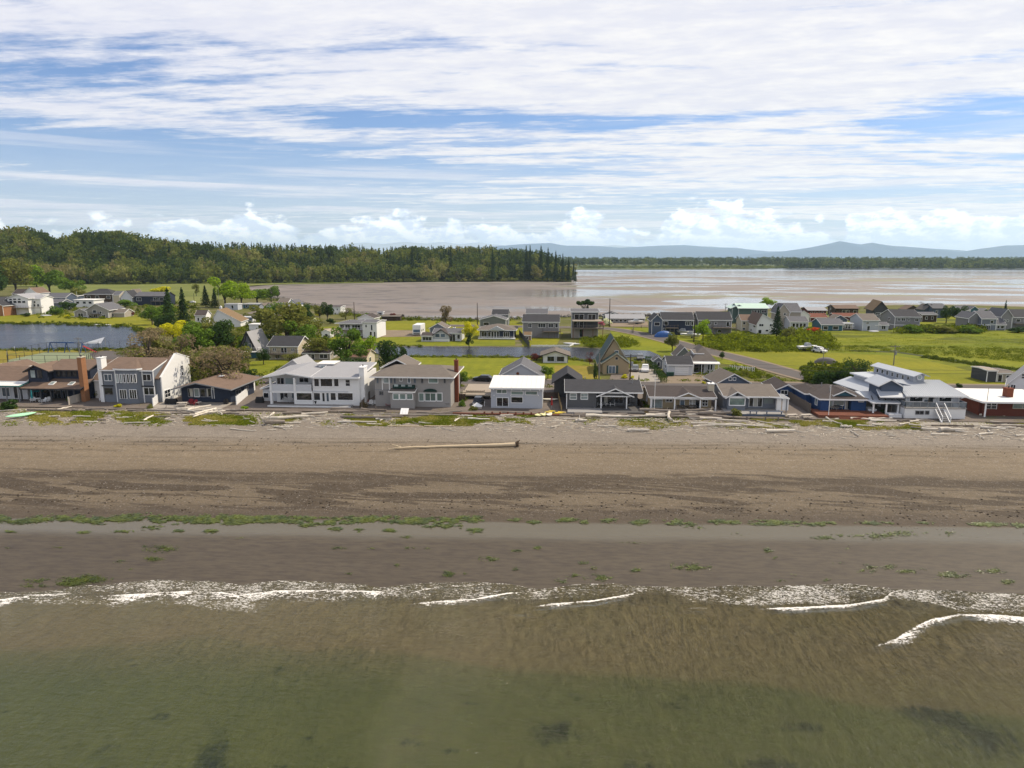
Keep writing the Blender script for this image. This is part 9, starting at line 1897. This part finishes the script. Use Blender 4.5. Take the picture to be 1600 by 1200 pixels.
fence('board_fence', [(1356, 624), (1374, 636), (1391, 650)], 1.8, 'weathered board fence between the blue house and the metal-roofed house', WOOD)
fence('board_fence', [(811, 523), (827, 543)], 1.8, 'dark board fence running down to the canal beside the pinkish shed', W_DARK, step=.25)
fence('garden_fence', [(1140, 578), (1178, 581)], 1.2, 'white garden fence with open slats by the curving road', T_WHITE, step=.5, gap=.3)
fence('garden_fence', [(709, 628), (727, 628)], 1.6, 'brown fence panel right of the hip-roofed house', W_BROWN)
fence('garden_fence', [(729, 622), (757, 622)], 1.5, 'dark brown fence under the carport canopy', W_BROWN)
fence('garden_fence', [(830, 541.6), (890, 541.6), (899, 538)], .55, 'low white bulkhead along the canal below the grey house', T_WHITE, step=.6, gap=.0)
def rail_fence(name, pts, h, label, mat, nr=2, sp=2.5, w_=.09, z=LZ, mesh=None):
 w = [gp(a, b_, z) for a, b_ in pts]; o0 = w[0]; root = empty(name, o0, 0, label, 'fence'); pm = MB().tube([(0, 0, 0), (0, 0, h)], w_ / 2, 6).mesh('post', mat)
 for i in range(len(w) - 1):
  a, b = w[i] - o0, w[i + 1] - o0; n = max(1, int((b - a).length / sp))
  for j in range(n + (i == len(w) - 2)): q = link('post', pm, root); q.location = a.lerp(b, j / n)
  for r_ in range(nr): z_ = h * (r_ + 1) / nr - .04; link('rail', MB().bar(a + Vector((0, 0, z_)), b + Vector((0, 0, z_)), w_ * .6).mesh('rail', mat), root)
 return root
rail_fence('court_fence', [(13, 573), (13, 563), (74, 551), (155, 551), (130, 573), (13, 573)], 3.0, 'tall dark pipe-framed fence around the green tennis court', METALD, 2, 3.0, .12)
rail_fence('court_fence', [(155, 548), (205, 548)], 3.0, 'tall thin fence on the pond side of the parking lot', METALD, 2, 3.0, .09)
rail_fence('wooden_rail_fence', [(989, 521), (990, 513), (1014, 513)], 1.2, 'dark rail fence left of the navy two-storey house', W_BROWN, 2, 2.6, .16)
rail_fence('wooden_rail_fence', [(1136, 519), (1150, 519)], 3.2, 'tall timber frame between the warm grey house and the white house', WOOD, 2, 3.0, .2)
# playground frame
p = gp(105, 551); o = empty('playground_swing', p, 0, 'blue and red playground frame on the yellow grass by the pond', 'playground')
link('beam', MB().bar((-5, 0, 3), (5, 0, 3), .3).mesh('beam', BLUE), o); link('slide', MB().hexa([(5.2, -.4, 2.0), (9, -.4, .2), (9, .4, .2), (5.2, .4, 2.0), (5.2, -.4, 2.1), (9, -.4, .3), (9, .4, .3), (5.2, .4, 2.1)]).mesh('slide', RED), o)
for sx in (-5, 0, 5):
 for sy in (-1.2, 1.2): link('leg', MB().bar((sx, sy, 0), (sx, 0, 3), .16).mesh('leg', BLUE), o)
p = gp(150, 547); o = empty('sail_awning', p, 0, 'pale triangular awning beside the playground', 'awning'); b = MB().poly([(-4, 0, 2.0), (2.5, -1, 2.2), (2.5, 1, 3.9)]); link('cloth', b.mesh('cloth', W_LGREY), o)
for q in ((-4, 0, 2.0), (2.5, -1, 2.2), (2.5, 1, 3.9)): link('mast', MB().tube([(q[0], q[1], 0), q], .08, 6).mesh('mast', METALG), o)
# ================================================================== CARS, BOATS, CAMPERS
TYRE = pmat('tyre_rubber', (.02, .02, .02), .8, .2, .1, 4); LAMP = pmat('lamp_glass', (.7, .7, .68), .2, .5, .02, 4)
def car(px, py, rz, mat, label, kind='car', scale=1.0):
 p = gp(px, py); o = empty('parked_car', p + Vector((0, 0, .08)), R(rz), label, 'car', 'cars parked in the village'); o.scale = (scale,) * 3
 h = .25 if kind == 'suv' else 0; W = .88; prof = [(-2.15, .32), (2.2, .32), (2.25, .62), (2.1, .80), (1.15, .95), (.5, 1.42 + h), (-1.25, 1.45 + h), (-1.95, 1.0 + h * .6), (-2.2, .85)]
 b = MB(); n = len(prof);
 for y, k_ in ((-W, 1), (W, 1)): b.v += [(u, y * (.80 if z > 1.1 else 1), z) for u, z in prof]
 b.f += [tuple(range(n)), tuple(n + i for i in range(n))] + [(i, (i + 1) % n, n + (i + 1) % n, n + i) for i in range(n)]
 link('body', b.mesh('body', mat), o)
 g = .012
 link('windscreen', MB().poly([(1.07 + g, -.66, 1.0), (.53 + g, -.62, 1.38 + h), (.53 + g, .62, 1.38 + h), (1.07 + g, .66, 1.0)]).mesh('windscreen', G_DARK), o)
 link('rear_window', MB().poly([(-1.87 - g, -.64, 1.05 + h * .6), (-1.30 - g, -.62, 1.40 + h), (-1.30 - g, .62, 1.40 + h), (-1.87 - g, .64, 1.05 + h * .6)]).mesh('rear_window', G_DARK), o)
 for s in (-1, 1): link('side_window', MB().hexa([(-1.6, s * .80, 1.02 + h * .4), (.85, s * .84, 1.0), (.85, s * .80, 1.0), (-1.6, s * .76, 1.02 + h * .4), (-1.2, s * .735, 1.38 + h), (.42, s * .735, 1.36 + h), (.42, s * .70, 1.36 + h), (-1.2, s * .70, 1.38 + h)]).mesh('side_window', G_DARK), o)
 for sx in (-1.35, 1.38):
  for s in (-1, 1): link('wheel', MB().tube([(sx, s * .74, .33), (sx, s * .91, .33)], .33, 12).mesh('wheel', TYRE), o)
 for s in (-1, 1): link('headlight', MB().box(2.16, 2.26, s * .55 - .15, s * .55 + .15, .62, .76).mesh('headlight', LAMP), o)
 return o
CARW = pmat('white_car_paint', (.72, .72, .72), .3, .5, .02, 2); CARG = pmat('grey_car_paint', (.16, .17, .18), .3, .5, .02, 2); CARK = pmat('black_car_paint', (.02, .022, .026), .25, .5, .02, 2); CARS = pmat('silver_car_paint', (.42, .44, .46), .3, .5, .02, 2)
car(1008, 581, -98, CARW, 'white car parked on the concrete drive below the small grey shed', 'suv'); car(992, 580, -98, CARG, 'dark grey car parked left of the white car on the drive'); car(755, 596, 170, CARK, 'black car parked on the street left of the white-roofed house')
car(1280, 551, -60, CARW, 'white car parked at the edge of the mown field', 'suv'); car(1450, 501, 180, CARW, 'white car parked between the brown garage and the round trees', 'suv'); car(747, 633, -95, CARK, 'dark car under the flat-roofed carport', 'suv', .9); car(300, 474, 170, CARW, 'tiny white car on the far meadow track'); car(966, 600, 175, CARG, 'grey car on the street behind the charcoal bungalow') if False else None
car(1000, 562, -95, CARG, 'dark car at the top of the drive beside the hedge'); car(1535, 514, 10, CARG, 'dark car beside the grey gabled end on the marsh edge'); car(16, 491, 5, CARG, 'grey car beside the brick house at the pond') ; car(388, 594, 20, CARK, 'black car on the street left of the long white house')
def blob_cover(px, py, L, W, h, rz, mat, label, cat, name):
 p = gp(px, py); o = empty(name, p, R(rz), label, cat); b = MB(); n = 7; m_ = 9
 for i in range(n):
  t = i / (n - 1); w = W / 2 * (.55 + .45 * math.sin(math.pi * min(1, max(0, t))) ** .5); hh = h * (.35 + .65 * math.sin(math.pi * t) ** .6)
  for j in range(m_): a = math.pi * j / (m_ - 1); b.v.append((L * (t - .5), math.cos(a) * w, .02 + math.sin(a) ** .7 * hh))
 for i in range(n - 1):
  for j in range(m_ - 1): q = i * m_ + j; b.f.append((q, q + 1, q + m_ + 1, q + m_))
 b.f.append(tuple(range(m_))); b.f.append(tuple((n - 1) * m_ + j for j in range(m_)))
 link('cover', b.mesh('cover', mat), o); return o
blob_cover(1037, 527, 6.5, 2.6, 2.3, 8, pmat('bright_blue_tarp', (.02, .12, .42), .5, .4, .1, 3), 'car under a bright blue tarp before the navy two-storey house', 'covered car', 'covered_car')
blob_cover(1290, 568, 5.5, 2.3, 1.7, -12, pmat('grey_tarpaulin', (.22, .20, .19), .8, .2, .2, 2), 'grey tarpaulin-covered trailer on the mown field', 'trailer', 'covered_trailer')
def boat(px, py, L, rz, label):
 p = gp(px, py); o = empty('trailer_boat', p + Vector((0, 0, .5)), R(rz), label, 'boat', 'boats on trailers'); b = MB(); pr = [(-.5, .42), (.15, .46), (.38, .30), (.5, .02)]
 up = [(x * L, y * L * .42, .95 + .1 * (x + .5)) for x, y in pr] + [(x * L, -y * L * .42, .95 + .1 * (x + .5)) for x, y in reversed(pr)]; lo = [(u[0] * .92, u[1] * .35, .15 + .5 * max(0, u[0] / L)) for u in up]; n = len(up); b.v += lo + up
 b.f += [tuple(range(n)), tuple(n + i for i in range(n))] + [(i, (i + 1) % n, n + (i + 1) % n, n + i) for i in range(n)]
 link('hull', b.mesh('hull', PLAST), o); link('cabin', MB().hexa([(-.15 * L, -.11 * L, .95), (.18 * L, -.10 * L, .95), (.18 * L, .10 * L, .95), (-.15 * L, .11 * L, .95), (-.12 * L, -.10 * L, 1.9), (.05 * L, -.09 * L, 1.9), (.05 * L, .09 * L, 1.9), (-.12 * L, .10 * L, 1.9)]).mesh('cabin', CARS), o)
 link('trailer', MB().box(-.45 * L, .5 * L, -.05, .05, -.15, 0).tube([(-.1 * L, -.9, -.2), (-.1 * L, .9, -.2)], .3, 10).mesh('trailer', METALD), o); return o
boat(1066, 523, 7.5, 150, 'silver cabin boat on a trailer behind the round-headed lawn tree'); boat(1078, 528, 7.0, 165, 'white motor boat on a trailer left of the bright green round tree'); boat(993, 507, 7.0, 200, 'white boat on a trailer before the long low shore building'); boat(1262, 548, 6.5, 20, 'dark covered boat parked at the bramble edge of the field')
kayak(60 + 12, 494, 6, 1.8, PLAST, 0, 0, 'white boat hull upturned on the pond bank', 'boat', 'upturned_boat', .1); kayak(163, 496, 9, 1.6, PLAST, 3, 0, 'long white dinghy on the lawn of the warm grey pond-side house', 'boat', 'dinghy', .1); kayak(132, 496, 14, 1.2, W_PBLUE, 0, 0, 'long pale rowing hull left of the warm grey house', 'boat', 'rowing_boat', .1)
kayak(158, 508.6, 9, 1.4, PLAST, 0, 0, 'white skiff moored at the near bank of the pond', 'boat', 'skiff', .05); kayak(893, 538.5, 6, 1.6, PLAST, -25, 0, 'white skiff on the canal bank below the tall grey house', 'boat', 'skiff', .1); kayak(1365, 519, 4, 1.4, PLAST, 0, 0, 'white dinghy on the marsh edge before the blue-grey porch', 'boat', 'dinghy', .1)
def camper(px, py, w, h, L, rz, label, motor=True):
 p = gp(px, py); o = empty('motorhome' if motor else 'camper_trailer', p, R(rz), label, 'camper'); link('body', MB().hexa([(-w / 2, 0, .5), (w / 2, 0, .5), (w / 2, L, .5), (-w / 2, L, .5), (-w / 2, .3, h), (w / 2, .3, h), (w / 2, L, h), (-w / 2, L, h)]).mesh('body', PLAST), o)
 link('windscreen', MB().hexa([(-w * .42, .02, 1.3), (w * .42, .02, 1.3), (w * .42, .1, 1.3), (-w * .42, .1, 1.3), (-w * .42, .16, 2.3), (w * .42, .16, 2.3), (w * .42, .3, 2.3), (-w * .42, .3, 2.3)]).mesh('windscreen', G_BLUE), o)
 link('front_panel', MB().box(-w * .4, w * .4, -.03, -.003, .62, 1.05).mesh('front_panel', CARG), o)
 for y in (1.2, L - 1.6):
  for s in (-1, 1): link('wheel', MB().tube([(s * w * .36, y, .4), (s * w * .5, y, .4)], .4, 12).mesh('wheel', TYRE), o)
 for y in (1.6, 4.2): link('side_window', MB().box(w / 2 + .003, w / 2 + .03, y, y + 1.4, 1.5, 2.1).mesh('side_window', G_DARK), o)
 return o
camper(651, 525, 2.9, 3.9, 8.5, 0, 'white motorhome parked facing the canal at the end of the dirt track'); camper(387, 505, 4.6, 2.8, 3, 0, 'white camper trailer beside the salt-box cottage', False)
# ================================================================== POLES, FLAG MASTS, WIRES
POLEW = pmat('tarred_pole', (.075, .055, .042), .95, .1, .2, 2); POLEG = pmat('grey_weathered_pole', (.30, .28, .26), .95, .1, .15, 2)
def pole(px, py, top, label, r=.16, mat=POLEW, arms=1, name='utility_pole', cat='pole', lamp=False):
 p = gp(px, py); h = at_y(px, top, p.y).z - LZ; o = empty(name, p, 0, label, cat); link('shaft', MB().tube([(0, 0, 0), (0, 0, h)], [r, r * .6], 9).mesh('shaft', mat), o)
 for i in range(arms):
  a_ = link('crossarm', MB().box(-1.2, 1.2, -.06, .06, h - .5 - i * 1.1, h - .36 - i * 1.1).mesh('crossarm', mat), o)
  for x in (-1.05, -.4, .4, 1.05): link('insulator', MB().tube([(x, 0, h - .36 - i * 1.1), (x, 0, h - .16 - i * 1.1)], .05, 6).mesh('insulator', METALG), a_)
 if arms and r > .12: link('transformer', MB().tube([(.32, 0, h - 2.6), (.32, 0, h - 1.7)], .24, 10).mesh('transformer', METALG), o)
 if lamp: link('lamp_arm', MB().tube([(0, 0, h * .62), (1.2, -.2, h * .70), (1.9, -.3, h * .70)], .06, 6).mesh('lamp_arm', METALG), o); link('lamp_head', MB().box(1.7, 2.3, -.4, -.2, h * .70 - .08, h * .70 + .05).mesh('lamp_head', T_WHITE), o)
 o['top'] = h; return o, p, h
P1 = pole(952, 511, 466, 'tallest dark utility pole beside the cream blossoming bush', .22, arms=0); P2 = pole(1084, 535, 492, 'dark utility pole in front of the navy two-storey house', .2, arms=0); P3 = pole(984, 605, 553, 'dark utility pole in the gravel drive right of the tan steep-gabled house', .17)
P4 = pole(936, 592, 552, 'pale grey pole rising left of the green shutters', .2, POLEG, arms=0); P5 = pole(593, 577, 537, 'grey street-lamp pole before the dark ragged tree', .18, POLEG, lamp=True); P6 = pole(1396, 571, 539, 'double-armed utility pole behind the clerestory house', .15, POLEG, 2); P7 = pole(1285, 577, 543, 'slim pole at the trailer on the mown field', .1, POLEG, 1)
P8 = pole(746, 510, 473, 'dark utility pole right of the brown pointed tree', .2, arms=0); P9 = pole(554, 500, 472, 'dark utility pole above the white balcony house', .2, arms=0); P10 = pole(343, 482, 450, 'pale pole left of the big yellow-green tree', .12, POLEG, 0); P11 = pole(1295, 502, 475, 'utility pole behind the red-roofed cottage', .16, POLEG); P12 = pole(1437, 492, 471, 'utility pole behind the brown-roofed house', .16, POLEG)
P13 = pole(1133, 490, 474, 'utility pole left of the pale mint roofs', .14, POLEG); P14 = pole(126, 566, 527, 'bare mast with small crossbars behind the orange brick chimney', .14, POLEG, 2, 'antenna_mast', 'mast'); P15 = pole(304, 478, 458, 'dark pole in the far meadow', .14, arms=0); P16 = pole(122, 478, 455, 'thin white pole in the left village', .08, T_WHITE, 0, 'flagpole', 'flagpole'); P17 = pole(423, 487, 466, 'thin dark pole by the twin gabled cottages', .12, arms=0)
for (a, b_, t, l) in ((1022, 645, 590, 'white flagpole before the tan bungalow'), (1294, 654, 601, 'pale leaning flagpole before the blue house'), (350, 471, 452, 'white flagpole beside the yellow-green tree'), (1539, 652, 607, 'dark flagpole before the brick bungalow'), (23, 548, 541, 'short white marker post on the pond bank'), (757, 636, 627, 'short white pole at the carport patio')):
 pole(a, b_, t, l, .06, METALD if 'dark' in l else T_WHITE, 0, 'flagpole' if 'flag' in l else 'marker_post', 'flagpole' if 'flag' in l else 'post')
def wire(a, b, label, sag=.8, r=.022):
 pts = [a.lerp(b, t) - Vector((0, 0, sag * 4 * t * (1 - t))) for t in np.linspace(0, 1, 13)]; p0 = pts[0].copy(); tag(MB().tube([q - p0 for q in pts], r, 5).build('power_line', METALD, loc=p0), label, 'wire', 'overhead wires')
tops = [P[1] + Vector((0, 0, P[2] - .2)) for P in (P3, P6, P7)]; EX = at_y(1750, 575, tops[0].y); EW = at_y(-150, 562, tops[0].y)
wire(tops[0], EX, 'upper overhead wire running right from the dark pole in the drive', 1.6); wire(tops[0] + Vector((0, .4, -.8)), EX + Vector((0, .4, -.8)), 'lower overhead wire running right from the dark pole in the drive', 1.6)
wire(P4[1] + Vector((0, 0, P4[2] - .2)), tops[0], 'short overhead wire between the pale grey pole and the dark pole', .2); wire(P5[1] + Vector((0, 0, P5[2] - .3)), P4[1] + Vector((0, 0, P4[2] - .3)), 'overhead wire between the street-lamp pole and the pale grey pole', 1.0); wire(EW, P5[1] + Vector((0, 0, P5[2] - .3)), 'overhead wire running left from the street-lamp pole', 1.2)
wire(P1[1] + Vector((0, 0, P1[2] - .2)), P2[1] + Vector((0, 0, P2[2] - .2)), 'overhead wire between the two tall dark poles by the curving road', 1.0); wire(tops[2], tops[1], 'overhead wire between the slim pole and the double-armed pole', .8)
# small solid items: white bulkhead boxes, bollards on the gravel, bins
BIN = pmat('green_bin_plastic', (.02, .08, .06), .6, .3, .05, 2)
def bin_(mat):
 r0 = empty('wheelie_bin', (0, 0, 0)); link('body', MB().hexa([(-.25, -.28, .06), (.25, -.28, .06), (.25, .28, .06), (-.25, .28, .06), (-.3, -.34, 1.0), (.3, -.34, 1.0), (.3, .34, 1.0), (-.3, .34, 1.0)]).mesh('body', mat), r0); link('lid', MB().box(-.32, .32, -.36, .38, 1.003, 1.08).mesh('lid', mat), r0)
 for s in (-1, 1): link('wheel', MB().tube([(s * .2, .3, .12), (s * .28, .3, .12)], .12, 8).mesh('wheel', TYRE), r0)
 return r0
for i, px in enumerate((1043, 1046.5, 1050.5)): place('bin', BIN, px, 588.5, 3 * i, 'dark green wheeled bin beside the white garage door, %s of three' % ('left', 'middle', 'right')[i], 'bin', 'bins beside the white garage door', z=LZ, fac=bin_)
